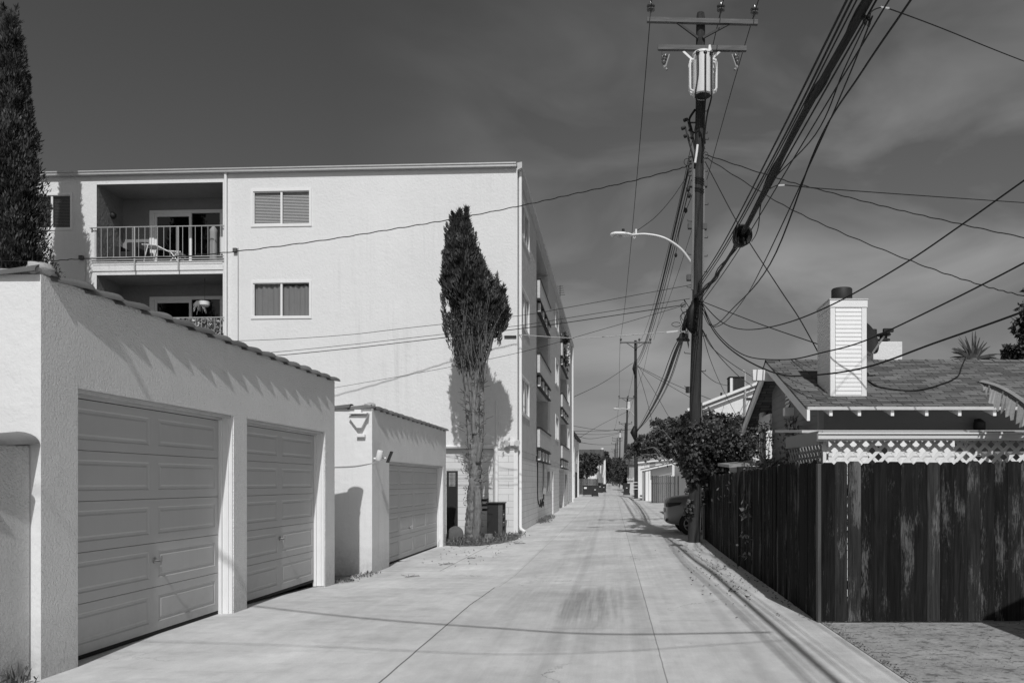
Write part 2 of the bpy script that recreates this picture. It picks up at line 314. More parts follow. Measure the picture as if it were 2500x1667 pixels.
    for yy, a, c, kk in ((11.55, -4.6, .41, .22), (14.4, -4.6, -3.1, .5), (13.3, -3, 2.3, .18), (8.0, -1.75, .41, .10), (10.9, .41, 2.3, .2), (8.45, .41, 2.3, .15), (16.1, -1.7, 2.3, .22), (20.6, -3.3, 2.5, .3), (25.2, -3.3, 3, .3), (29.7, -3.3, 3, .3), (34.3, -3.3, 3, .3), (43.4, -3.3, 3, .3), (52.5, -3.3, 3, .3)):
        J.append(math_(nt, 'MULTIPLY', math_(nt, 'MULTIPLY', line(y, yy, .012 + yy * .0008), band(x, a, c, .02)), kk))
    jm = J[0]
    for j in J[1:]: jm = math_(nt, 'MAXIMUM', jm, j)
    fac = math_(nt, 'MULTIPLY', fac, math_(nt, 'SUBTRACT', 1, jm))
    nt.links.new(math_(nt, 'MULTIPLY', fac, .55), b.inputs['Base Color'])
    bp = nt.nodes.new('ShaderNodeBump'); bp.inputs['Strength'].default_value = .35; bp.inputs['Distance'].default_value = .004; nt.links.new(math_(nt, 'SUBTRACT', noise(90, det=3), math_(nt, 'MULTIPLY', jm, 2)), bp.inputs['Height']); nt.links.new(bp.outputs[0], b.inputs['Normal'])
    return m
M['concrete'] = concrete()
M['lot'] = mat('worn_concrete', .33, rough=.95, var=.6, vs=1.7, bump=.8, bs=50, lump=.3, ls=5, fine=.6, speck=(9, .53, .50), stretch=(1, 1.25, 1))
M['groundm'] = mat('dusty_ground', .22, rough=1, var=.2, vs=.4, bump=.4, bs=10, fine=.2)

def shingles():
    m = bpy.data.materials.new('asphalt_shingles'); m.use_nodes = True; nt = m.node_tree; b = nt.nodes['Principled BSDF']; b.inputs['Roughness'].default_value = .95; b.inputs['Specular IOR Level'].default_value = .1
    tc = nt.nodes.new('ShaderNodeTexCoord'); br = nt.nodes.new('ShaderNodeTexBrick'); nt.links.new(tc.outputs['Object'], br.inputs['Vector'])
    br.inputs['Scale'].default_value = 1; br.inputs['Brick Width'].default_value = .32; br.inputs['Row Height'].default_value = .125; br.inputs['Mortar Size'].default_value = .008; br.inputs['Mortar Smooth'].default_value = .3; br.inputs['Bias'].default_value = 0
    br.inputs['Color1'].default_value = (.085,) * 3 + (1,); br.inputs['Color2'].default_value = (.19,) * 3 + (1,); br.inputs['Mortar'].default_value = (.03,) * 3 + (1,); br.offset = .37; br.squash = 1
    n = nt.nodes.new('ShaderNodeTexNoise'); nt.links.new(tc.outputs['Object'], n.inputs['Vector']); n.inputs['Scale'].default_value = 40; n.inputs['Detail'].default_value = 4
    n2 = nt.nodes.new('ShaderNodeTexNoise'); nt.links.new(tc.outputs['Object'], n2.inputs['Vector']); n2.inputs['Scale'].default_value = 1.2; n2.inputs['Detail'].default_value = 5
    f = math_(nt, 'MULTIPLY', math_(nt, 'ADD', .6, math_(nt, 'MULTIPLY', n.outputs[0], .8)), math_(nt, 'ADD', .7, math_(nt, 'MULTIPLY', n2.outputs[0], .6)))
    s = nt.nodes.new('ShaderNodeSeparateColor'); nt.links.new(br.outputs['Color'], s.inputs[0]); nt.links.new(math_(nt, 'MULTIPLY', s.outputs[0], f), b.inputs['Base Color'])
    bp = nt.nodes.new('ShaderNodeBump'); bp.inputs['Strength'].default_value = .8; bp.inputs['Distance'].default_value = .01; nt.links.new(math_(nt, 'SUBTRACT', math_(nt, 'MULTIPLY', n.outputs[0], .3), br.outputs['Fac']), bp.inputs['Height']); nt.links.new(bp.outputs[0], b.inputs['Normal']); return m
M['shingle'] = shingles()
def blocks():
    m = bpy.data.materials.new('painted_block'); m.use_nodes = True; nt = m.node_tree; b = nt.nodes['Principled BSDF']; b.inputs['Roughness'].default_value = .85
    tc = nt.nodes.new('ShaderNodeTexCoord'); s = nt.nodes.new('ShaderNodeSeparateXYZ'); nt.links.new(tc.outputs['Object'], s.inputs[0]); cb = nt.nodes.new('ShaderNodeCombineXYZ')
    nt.links.new(math_(nt, 'ADD', s.outputs[0], s.outputs[1]), cb.inputs[0]); nt.links.new(s.outputs[2], cb.inputs[1])
    br = nt.nodes.new('ShaderNodeTexBrick'); nt.links.new(cb.outputs[0], br.inputs['Vector']); br.inputs['Scale'].default_value = 1; br.inputs['Brick Width'].default_value = .81; br.inputs['Row Height'].default_value = .203; br.inputs['Mortar Size'].default_value = .006; br.inputs['Mortar Smooth'].default_value = .2
    for k, v in (('Color1', .66), ('Color2', .70), ('Mortar', .36)): br.inputs[k].default_value = (v, v, v, 1)
    n = nt.nodes.new('ShaderNodeTexNoise'); nt.links.new(tc.outputs['Object'], n.inputs['Vector']); n.inputs['Scale'].default_value = 1.5; n.inputs['Detail'].default_value = 8
    c = nt.nodes.new('ShaderNodeSeparateColor'); nt.links.new(br.outputs['Color'], c.inputs[0]); nt.links.new(math_(nt, 'MULTIPLY', c.outputs[0], math_(nt, 'ADD', .88, math_(nt, 'MULTIPLY', n.outputs[0], .24))), b.inputs['Base Color'])
    bp = nt.nodes.new('ShaderNodeBump'); bp.inputs['Strength'].default_value = .4; bp.inputs['Distance'].default_value = .006; nt.links.new(math_(nt, 'SUBTRACT', 1, br.outputs['Fac']), bp.inputs['Height']); nt.links.new(bp.outputs[0], b.inputs['Normal']); return m
M['block'] = blocks()
def fencewood(name, base):
    m = bpy.data.materials.new(name); m.use_nodes = True; nt = m.node_tree; b = nt.nodes['Principled BSDF']; b.inputs['Roughness'].default_value = .85; b.inputs['Specular IOR Level'].default_value = .12
    tc = nt.nodes.new('ShaderNodeTexCoord'); a = nt.nodes.new('ShaderNodeAttribute'); a.attribute_name = 'tint'
    ad = nt.nodes.new('ShaderNodeVectorMath'); ad.operation = 'ADD'; cb = nt.nodes.new('ShaderNodeCombineXYZ'); nt.links.new(math_(nt, 'MULTIPLY', a.outputs['Fac'], 37.0), cb.inputs[2]); nt.links.new(tc.outputs['Object'], ad.inputs[0]); nt.links.new(cb.outputs[0], ad.inputs[1])
    def noise(sc_, st, det=6, rg=.6, dist=0):
        mp = nt.nodes.new('ShaderNodeMapping'); mp.inputs['Scale'].default_value = st; nt.links.new(ad.outputs[0], mp.inputs[0])
        n = nt.nodes.new('ShaderNodeTexNoise'); nt.links.new(mp.outputs[0], n.inputs['Vector']); n.inputs['Scale'].default_value = sc_; n.inputs['Detail'].default_value = det; n.inputs['Roughness'].default_value = rg; n.inputs['Distortion'].default_value = dist; return n.outputs[0]
    grain = noise(4, (9, 9, .5), 7, .7, .6)
    big = noise(2.2, (2.2, 2.2, .6), 4, .55)
    wear = math_(nt, 'MULTIPLY', math_(nt, 'SUBTRACT', math_(nt, 'ADD', math_(nt, 'MULTIPLY', big, .62), math_(nt, 'MULTIPLY', noise(15, (7, 7, .8), 8, .85), .56)), math_(nt, 'SUBTRACT', .714, math_(nt, 'MULTIPLY', math_(nt, 'FRACT', math_(nt, 'MULTIPLY', a.outputs['Fac'], 7.3)), .12))), 20, True)
    # bare foot of the boards
    s = nt.nodes.new('ShaderNodeSeparateXYZ'); nt.links.new(tc.outputs['Object'], s.inputs[0])
    c0 = math_(nt, 'MULTIPLY', math_(nt, 'ADD', .10, math_(nt, 'MULTIPLY', math_(nt, 'POWER', grain, 2.0), 3.9)), math_(nt, 'MULTIPLY', base, a.outputs['Fac']))
    c1 = math_(nt, 'MULTIPLY', math_(nt, 'ADD', .2, math_(nt, 'MULTIPLY', grain, 1.7)), .085)
    col = math_(nt, 'ADD', c0, math_(nt, 'MULTIPLY', wear, c1))
    nt.links.new(col, b.inputs['Base Color'])
    bp = nt.nodes.new('ShaderNodeBump'); bp.inputs['Strength'].default_value = .5; bp.inputs['Distance'].default_value = .004; nt.links.new(math_(nt, 'ADD', grain, wear), bp.inputs['Height']); nt.links.new(bp.outputs[0], b.inputs['Normal']); return m
M['fence'] = fencewood('stained_fence', .014)
# ================================================================ ground
def sheet(name, m, x0, x1, y0, y1, dz, kind='structure', nx=12):
    ys = sorted({y0, y1} | {y for y, _ in GY + GR if y0 < y < y1} | {y0 + i * 2.0 for i in range(1, 30) if y0 + i * 2.0 < min(y1, 60)})
    xs = sorted({x0, x1} | {x for x in (-2.2, -1.4, -.6, .2, 1.0, -4.6) if x0 < x < x1})
    mb = MB(); mb.v = [(x, y, g(x, y) + dz) for y in ys for x in xs]; n = len(xs)
    mb.f = [(j * n + i, j * n + i + 1, (j + 1) * n + i + 1, (j + 1) * n + i) for j in range(len(ys) - 1) for i in range(n - 1)]; mb.t = [1.0] * len(mb.f)
    return struct(mb, name, m, smooth=True)
sheet('ground', M['groundm'], -600, 600, -60, 4000, -.03)
sheet('alley', M['concrete'], -4.6, 2.22, -12, 8.37, 0)
sheet('alley', M['concrete'], -4.6, 2.6, 8.37, 20.6, 0)
sheet('alley', M['concrete'], -4.6, 4.2, 20.6, 130, 0)
sheet('alley', M['concrete'], -3.2, 3.2, 130, 420, 0)
sheet('dirt_lot', M['lot'], 2.235, 12, -12, 8.36, -.004)
# soil bed round the cypress, ragged edge
mb = MB(); poly = [(-4.28, 20.15), (-3.95, 19.95), (-3.5, 20.05), (-3.25, 20.5), (-3.0, 20.9), (-2.9, 21.6), (-2.75, 22.4), (-2.8, 23.4), (-2.95, 24.45), (-8, 24.7), (-8, 20.15)]
mb.quad(*[(x, y, g(x, y) + .012 if x > -4.4 else g(x, y) + .012) for x, y in poly]); struct(mb, 'soil_bed', M['soil'])

# ================================================================ barrel tile coping
def tiles(mb, p0, p1, r=.135, step=.38, seed=1, reverse=False):
    rnd = random.Random(seed); p0 = Vector(p0); p1 = Vector(p1); L = (p1 - p0).length; d = (p1 - p0) / L; n = max(1, round(L / step)); st = L / n
    side = d.cross(Vector((0, 0, 1))).normalized()
    for i in range(n):
        mb.tint = rnd.uniform(.75, 1.25)
        a = p0 + d * (st * i - .02); b = p0 + d * (st * (i + 1) + .03)
        r0, r1 = r * .80, r * 1.06
        o = side * rnd.uniform(-.006, .006); dz0, dz1 = -.012, .020 + rnd.uniform(-.004, .006)
        vs = []; K = 10
        for (p, rr, dz) in ((a, r0, dz0), (b, r1, dz1)):
            for rad in (rr, rr - .016):
                for k in range(K + 1):
                    t = math.pi * k / K; vs.append(p + o + side * (math.cos(t) * rad) + Vector((0, 0, dz + math.sin(t) * rad * .55 - .018)))
        q = K + 1; fs = []
        for k in range(K):
            fs += [(k, k + 1, 2 * q + k + 1, 2 * q + k), (q + k, 3 * q + k, 3 * q + k + 1, q + k + 1), (k, q + k, q + k + 1, k + 1), (2 * q + k, 2 * q + k + 1, 3 * q + k + 1, 3 * q + k)]
        fs += [(0, 2 * q, 3 * q, q), (K, q + K, 3 * q + K, 2 * q + K)]
        mb.add(vs, fs)
def lump(mb, o, r, seed=3):
    rnd = random.Random(seed); vs = []; n = 14; m = 9
    for j in range(m + 1):
        for k in range(n):
            t = math.pi * j / m; a = 2 * math.pi * k / n; q = rnd.uniform(.82, 1.2)
            vs.append(Vector(o) + Vector((math.sin(t) * math.cos(a) * r * q * 1.15, math.sin(t) * math.sin(a) * r * q * 1.15, math.cos(t) * r * .62 * q)))
    mb.add(vs, [(j * n + k, (j + 1) * n + k, (j + 1) * n + (k + 1) % n, j * n + (k + 1) % n) for j in range(m) for k in range(n)])

# ================================================================ garages
def sectional_door(parent, X, y0, y1, z0, z1, rows, cols, label=None):
    mb = MB(); rh = (z1 - z0) / rows
    cw = (y1 - y0) / cols
    for r in range(rows):
        a, b = z0 + r * rh + .003, z0 + (r + 1) * rh - .003
        ys = [y0]; zs = []
        for c in range(cols):
            ya, yb = y0 + c * cw + .075, y0 + (c + 1) * cw - .075; za, zb = a + .085, b - .075
            rings = [(0, 0), (.012, -.008), (.034, -.008), (.050, -.001)]
            for (i0, d0), (i1, d1) in zip(rings, rings[1:]):
                A = [(X + d0, ya + i0, za + i0), (X + d0, yb - i0, za + i0), (X + d0, yb - i0, zb - i0), (X + d0, ya + i0, zb - i0)]
                B = [(X + d1, ya + i1, za + i1), (X + d1, yb - i1, za + i1), (X + d1, yb - i1, zb - i1), (X + d1, ya + i1, zb - i1)]
                for k in range(4): mb.quad(A[k], A[(k + 1) % 4], B[(k + 1) % 4], B[k])
            i, d = rings[-1]; mb.quad((X + d, ya + i, za + i), (X + d, yb - i, za + i), (X + d, yb - i, zb - i), (X + d, ya + i, zb - i))
        yb_ = [y0]
        for c in range(cols): yb_ += [y0 + c * cw + .075, y0 + (c + 1) * cw - .075]
        yb_.append(y1); za, zb = a + .085, b - .075
        for k in range(len(yb_) - 1):
            mb.quad((X, yb_[k], a), (X, yb_[k + 1], a), (X, yb_[k + 1], za), (X, yb_[k], za)); mb.quad((X, yb_[k], zb), (X, yb_[k + 1], zb), (X, yb_[k + 1], b), (X, yb_[k], b))
            if k % 2 == 0: mb.quad((X, yb_[k], za), (X, yb_[k + 1], za), (X, yb_[k + 1], zb), (X, yb_[k], zb))
        mb.quad((X, y0, b), (X, y1, b), (X - .012, y1, b + .002), (X - .012, y0, b + .002)); mb.quad((X, y0, a), (X - .012, y0, a - .002), (X - .012, y1, a - .002), (X, y1, a))
    o = mb.build('garage_door', M['door'], parent, merge=False)
    if label: o['label'] = label
    mb = MB(); mb.box(X - .06, X - .032, y0, y1, z0 - .0, z1 + .03); mb.box(X - .04, X - .002, y0, y1, z0 - .035, z0 - .002); mb.build('door_backing', M['rubber'], o)
    return o
def handle(parent, X, y, z):
    mb = MB(); mb.lathe((X, y, z), [(.030, 0), (.030, .012), (.014, .02), (.011, .055), (.016, .06), (.016, .07)], 14, (1, 0, 0)); mb.beam((X + .066, y - .012, z - .045), (X + .066, y + .012, z + .045), .014, .012); mb.build('handle', M['metal'], parent, smooth='angle')
def jambs(parent, X, xo, y0, y1, z0, z1):
    mb = MB()
    for yy, s in ((y1, -1), (y0, 1)):            # stepped timber jamb against the reveal
        mb = MB(); mb.box(X - .02, X + .035, *sorted((yy, yy + s * .055)), z0, z1); mb.box(X + .035, xo - .05, *sorted((yy, yy + s * .030)), z0, z1); mb.box(xo - .05, xo - .012, *sorted((yy, yy + s * .018)), z0, z1); mb.build('door_jamb', M['trim'], parent, bevel=.003)
    mb = MB(); mb.box(X - .02, X + .045, y0 + .056, y1 - .056, z1 - .055, z1 - .002); mb.box(X + .047, xo - .02, y0 + .031, y1 - .031, z1 - .028, z1 - .002); mb.build('door_header', M['trim_old'], parent, bevel=.003)

def garage(X, y0, y1, ztop, zb, opens, Xd, rows, cols, label, seed, doorlabs, group):
    t = thing('stucco_garage', (X - 3, (y0 + y1) / 2, zb), label, 'garage', group)
    mb = MB(); Mx = lambda u, d, z: (X - d, u, z)
    mb.wall(Mx, y0, y1, zb - .3, ztop, [(a, b, zb - .3, c) for a, b, c in opens], X - Xd + .02)
    XB = X - 6.2; mb0 = mb; mb = MB(); mb.quad((XB, y0, zb - .3), (X, y0, zb - .3), (X, y0, ztop), (XB, y0, ztop)); mb.quad((X, y1, zb - .3), (XB, y1, zb - .3), (XB, y1, ztop), (X, y1, ztop))
    mb.quad((XB, y1, zb - .3), (XB, y0, zb - .3), (XB, y0, ztop), (XB, y1, ztop)); mb.build('end_wall', M['stucco_end'], t); mb = mb0
    # parapet top and inside
    mb.wall(lambda u, d, z: (u, z, ztop - d), XB, X, y0, y1, [(XB + .2, X - .2, y0 + .2, y1 - .2)], .3)
    mb.build('wall', M['stucco'], t, bevel=.018, merge=True)
    mb = MB(); mb.box(XB + .1, X - .1, y0 + .1, y1 - .1, ztop - .42, ztop - .3); mb.build('roof', M['roofgr'], t)
    mb = MB(); tiles(mb, (X - .085, y0 + .12, ztop + .005), (X - .085, y1 + .06, ztop + .005), seed=seed); tiles(mb, (XB, y0 + .08, ztop + .005), (X - .03, y0 + .08, ztop + .005), seed=seed + 1); tiles(mb, (XB, y1 - .08, ztop + .005), (X - .16, y1 - .08, ztop + .005), seed=seed + 2)
    mb.build('tile_coping', M['tile'], t, smooth='angle')
    mb = MB(); lump(mb, (X - .06, y0 + .07, ztop + .055), .085, seed); mb.build('mortar_cap', M['mortar'], t, smooth=True)
    mb = MB()                                    # mortar bed that closes the wall top under the tiles
    mb.box(X - .16, X - .01, y0 + .02, y1 - .01, ztop - .003, ztop + .05); mb.box(XB, X - .17, y0 + .02, y0 + .15, ztop - .003, ztop + .05); mb.build('mortar_bed', M['mortar'], t)
    ds = []
    for (a, b, c), dl in zip(opens, doorlabs):
        zz = zb + .038
        d = sectional_door(t, Xd, a + .056, b - .056, zz, c - .06, rows, cols, dl); jambs(t, Xd, X, a, b, g(X, (a + b) / 2) - .03, c); ds.append(d)
    return t, ds
g1, d = garage(-4.35, 5.92, 12.17, 3.08, 0, [(6.33, 8.935, 2.265), (9.26, 11.77, 2.258)], -4.50, 5, 2, 'nearest white stucco garage with two raised-panel doors and clay tile coping', 11, ['wide garage door nearest the camera', 'second garage door beyond the stucco pier'], 'stucco garages along the left of the alley')
handle(d[0], -4.50, 7.64, .734); handle(d[1], -4.50, 10.515, .74)
g2, d = garage(-4.33, 14.0, 20.2, 2.83, -.14, [(15.09, 19.87, 1.905)], -4.47, 4, 4, 'smaller white stucco garage further back with one wide sixteen-panel door', 21, ['wide four-column garage door'], 'stucco garages along the left of the alley')
handle(d[0], -4.47, 17.1, .52)
# fixtures on the second garage
mb = MB(); p = W(878, 1030, 13.97)
mb.box(p.x - .16, p.x + .17, 13.83, 13.995, p.z + .135, p.z + .16); mb.box(p.x - .06, p.x + .06, 13.86, 13.96, p.z + .161, p.z + .215)
mb.add([(p.x - .19, 13.90, p.z + .10), (p.x + .17, 13.90, p.z + .13), (p.x + .05, 13.90, p.z - .11), (p.x - .03, 13.90, p.z - .11), (p.x - .15, 13.995, p.z + .14), (p.x + .16, 13.995, p.z + .14), (p.x + .05, 13.995, p.z - .1), (p.x - .03, 13.995, p.z - .1)], [(0, 1, 2, 3), (4, 7, 6, 5), (0, 4, 5, 1), (1, 5, 6, 2), (2, 6, 7, 3), (3, 7, 4, 0)])
mb.box(p.x - .05, p.x + .1, 13.93, 13.995, p.z - .27, p.z - .22)
mb.build('wall_light', M['trim'], g2, bevel=.004)
mb = MB(); mb.tube([(-4.33, 14.1, 1.93), (-4.20, 14.12, 1.93), (-4.12, 14.14, 1.94)], .018); mb.lathe((-4.22, 14.02, 1.90), [(.05, 0), (.055, .02), (.055, .16), (.045, .18)], 14, (.25, -.15, 1)); mb.build('security_camera', M['white'], g2, smooth='angle')
mb = MB(); mb.beam((-4.10, 14.16, 1.86), (-4.02, 14.16, 2.06), .14, .018, (1, 0, .3)); mb.build('solar_panel', M['black'], g2)
mb = MB(); mb.tube(spline([(-4.25, 14.0, 1.86), (-4.6, 13.985, 1.80), (-5.0, 13.985, 1.78), (-5.5, 13.985, 1.78)]), .006, 5); mb.build('camera_cable', M['galv'], g2)

# low garden wall at the left edge
t = thing('garden_wall', (-4.5, 2.5, 0), 'low grey stucco wall with tile coping abutting the near garage', 'wall')
mb = MB(); mb.box(-4.62, -4.425, -6, 5.915, -.1, 1.78); mb.build('wall', M['stucco_low'], t, bevel=.015)
mb = MB(); tiles(mb, (-4.515, -6, 1.785), (-4.515, 5.88, 1.785), r=.16, step=.42, seed=5); mb.build('tile_coping', M['tile'], t, smooth='angle')

# ================================================================ apartment building
SK = .049
def fY(x): return 24.5 + SK * (-3.0 - x)
def fpt(px, py):
    a = (px - CX) / F; Y = 24.353 / (1 + SK * a); return a * Y, H - (py - HY) * Y / F
Mf = lambda u, d, z: (u, fY(u) + d, z)
Mr = lambda u, d, z: (-3.0 - d, u, z)
ap = thing('apartment_building', (-12, 30, -.1), 'tall white stucco apartment block with stacked balconies behind the garages', 'building')
ZR = 11.42; BEL = 2.57; FL = [8.62, 5.69, 2.76]
xa, _ = fpt(236, 500); xb, _ = fpt(544, 500)      # balcony bay
wx0, wx1 = fpt(613, 500)[0], fpt(761, 500)[0]
lx0, lx1 = fpt(75, 500)[0], fpt(178, 500)[0]
holes = []
wz = [(9.66, 10.87), (6.72, 7.94), (3.79, 5.0)]
for a, b in wz: holes += [(wx0 + .06, wx1 - .06, a + .06, b - .06), (lx0 + .06, lx1 - .06, a + .06, b - .06)]
bh = [(xa, xb, f, f + 2.50) for f in FL]
mb = MB(); mb.wall(Mf, -24, -3.0, BEL + .0, ZR, holes, .16)
mb2 = MB()
# facade without the balcony openings: rebuild with both sets, different depth handled by cutting
mb = MB()
allh = holes + bh
us = sorted({-24, -3.0} | {h[0] for h in allh} | {h[1] for h in allh}); zs = sorted({BEL, ZR} | {h[2] for h in allh} | {h[3] for h in allh})
for a, b in zip(us, us[1:]):
    for c, d_ in zip(zs, zs[1:]):
        um, zm = (a + b) / 2, (c + d_) / 2
        if any(h[0] < um < h[1] and h[2] < zm < h[3] for h in allh): continue
        mb.quad(Mf(a, 0, c), Mf(b, 0, c), Mf(b, 0, d_), Mf(a, 0, d_))
for a, b, c, d_ in holes:
    dd = .16; mb.quad(Mf(a, 0, c), Mf(a, dd, c), Mf(b, dd, c), Mf(b, 0, c)); mb.quad(Mf(a, 0, d_), Mf(b, 0, d_), Mf(b, dd, d_), Mf(a, dd, d_)); mb.quad(Mf(a, 0, c), Mf(a, 0, d_), Mf(a, dd, d_), Mf(a, dd, c)); mb.quad(Mf(b, 0, c), Mf(b, dd, c), Mf(b, dd, d_), Mf(b, 0, d_))
mb.quad(Mf(-24, 0, BEL), (-24, 57, BEL), (-24, 57, ZR), Mf(-24, 0, ZR)); mb.quad((-24, 57, BEL), (-3, 57, BEL), (-3, 57, ZR), (-24, 57, ZR))
mb.build('front_wall', M['facade'], ap, merge=True)
# side wall to the alley
rb = [(30.6, 36.0), (44.4, 50.4)]; rwin = [(25.2, 27.8), (40.7, 42.7), (51.8, 53.8)]
rh = [(a, b, f + .02, f + 2.45) for a, b in rb for f in FL]; rw = [(a, b, z0, z1) for a, b in rwin for z0, z1 in ((f + 1.03, f + 2.25) for f in FL)]
def sidewall(z0, z1, hs, m, name, dd=.14, deep=None):
    mb = MB(); us = sorted({24.5, 57.0} | {h[0] for h in hs} | {h[1] for h in hs}); zs = sorted({z0, z1} | {h[2] for h in hs} | {h[3] for h in hs})
    for a, b in zip(us, us[1:]):
        for c, d_ in zip(zs, zs[1:]):
            um, zm = (a + b) / 2, (c + d_) / 2
            if any(h[0] < um < h[1] and h[2] < zm < h[3] for h in hs): continue
            mb.quad(Mr(a, 0, c), Mr(b, 0, c), Mr(b, 0, d_), Mr(a, 0, d_))
    for h in hs:
        a, b, c, d_ = h[:4]; dd_ = h[4] if len(h) > 4 else dd
        mb.quad(Mr(a, 0, c), Mr(a, dd_, c), Mr(b, dd_, c), Mr(b, 0, c)); mb.quad(Mr(a, 0, d_), Mr(b, 0, d_), Mr(b, dd_, d_), Mr(a, dd_, d_)); mb.quad(Mr(a, 0, c), Mr(a, 0, d_), Mr(a, dd_, d_), Mr(a, dd_, c)); mb.quad(Mr(b, 0, c), Mr(b, dd_, c), Mr(b, dd_, d_), Mr(b, 0, d_))
    mb.build(name, m, ap, merge=True)
sidewall(BEL, ZR, [h + (1.4,) for h in rh] + [h + (.12,) for h in rw], M['rough'], 'side_wall')
# ground storey of painted block, flush piece set 12 mm back of the stucco
mb = MB(); g0 = -.35
hs = [(43.8, 48.0, g0, 2.25, .9), (38.6, 39.5, g0, 2.05, .12)]
us = sorted({24.5, 57.0} | {h[0] for h in hs} | {h[1] for h in hs}); zs = sorted({g0, BEL} | {h[3] for h in hs}); MR2 = lambda u, d, z: (-3.012 - d, u, z)
for a, b in zip(us, us[1:]):
    for c, d_ in zip(zs, zs[1:]):
        um, zm = (a + b) / 2, (c + d_) / 2
        if not any(h[0] < um < h[1] and h[2] < zm < h[3] for h in hs): mb.quad(MR2(a, 0, c), MR2(b, 0, c), MR2(b, 0, d_), MR2(a, 0, d_))
for a, b, c, d_, dd in hs:
    mb.quad(MR2(a, 0, d_), MR2(b, 0, d_), MR2(b, dd, d_), MR2(a, dd, d_)); mb.quad(MR2(a, 0, c), MR2(a, 0, d_), MR2(a, dd, d_), MR2(a, dd, c)); mb.quad(MR2(b, 0, c), MR2(b, dd, c), MR2(b, dd, d_), MR2(b, 0, d_))
mb.quad(Mf(-24, .012, g0), Mf(-3.012, .012, g0), Mf(-3.012, .012, BEL), Mf(-24, .012, BEL))
mb.build('block_base', M['block'], ap)
mb = MB(); mb.box(-4.0, -3.9, 43.8, 48, g0, 2.25); mb.build('garage_door', M['door'], ap); mb = MB(); mb.box(-3.14, -3.1, 38.6, 39.5, g0, 2.05); mb.build('entry_door', M['door'], ap)
mb = MB(); mb.fbox(Mf, -24, -2.985, -.022, .06, BEL - .03, BEL + .015); mb.fbox(Mr, 24.48, 57.02, -.022, .06, BEL - .03, BEL + .014); mb.build('belt_course', M['trim_old'], ap)
mb = MB(); mb.fbox(Mf, -3.12, -2.99, -.01, .05, g0, BEL - .031); mb.build('corner_board', M['trim'], ap)
# roof, fascia, gutter
mb = MB(); mb.add([Mf(-24, -.04, ZR), Mf(-2.95, -.04, ZR), (-2.95, 57.2, ZR), (-24, 57.2, ZR), Mf(-24, -.04, ZR + .1), Mf(-2.95, -.04, ZR + .1), (-2.95, 57.2, ZR + .1), (-24, 57.2, ZR + .1)], [(0, 3, 2, 1), (4, 5, 6, 7), (0, 1, 5, 4), (1, 2, 6, 5), (2, 3, 7, 6), (3, 0, 4, 7)]); mb.build('roof', M['roofgr'], ap)
mb = MB(); mb.fbox(Mf, -24, -3.02, -.16, -.045, ZR - .035, ZR + .075); mb.fbox(Mf, -24, -3.02, -.185, -.162, ZR + .04, ZR + .085); mb.build('gutter', M['galv'], ap, bevel=.006)
mb = MB(); mb.add([(-2.995, 24.42, ZR - .13), (-2.85, 24.42, ZR - .05), (-2.85, 57.2, ZR - .05), (-2.995, 57.2, ZR - .13), (-2.995, 24.42, ZR + .1), (-2.85, 24.42, ZR + .13), (-2.85, 57.2, ZR + .13), (-2.995, 57.2, ZR + .1)], [(0, 3, 2, 1), (4, 5, 6, 7), (0, 1, 5, 4), (1, 2, 6, 5), (2, 3, 7, 6), (3, 0, 4, 7)]); mb.build('eave', M['trim_old'], ap)
mb = MB(); rnd = random.Random(4)
for i in range(26):
    x = rnd.uniform(-9, -3.2); mb.fbox(Mf, x, x + rnd.uniform(.02, .16), -.03, .1, ZR + .1, ZR + .1 + rnd.uniform(.02, .05))

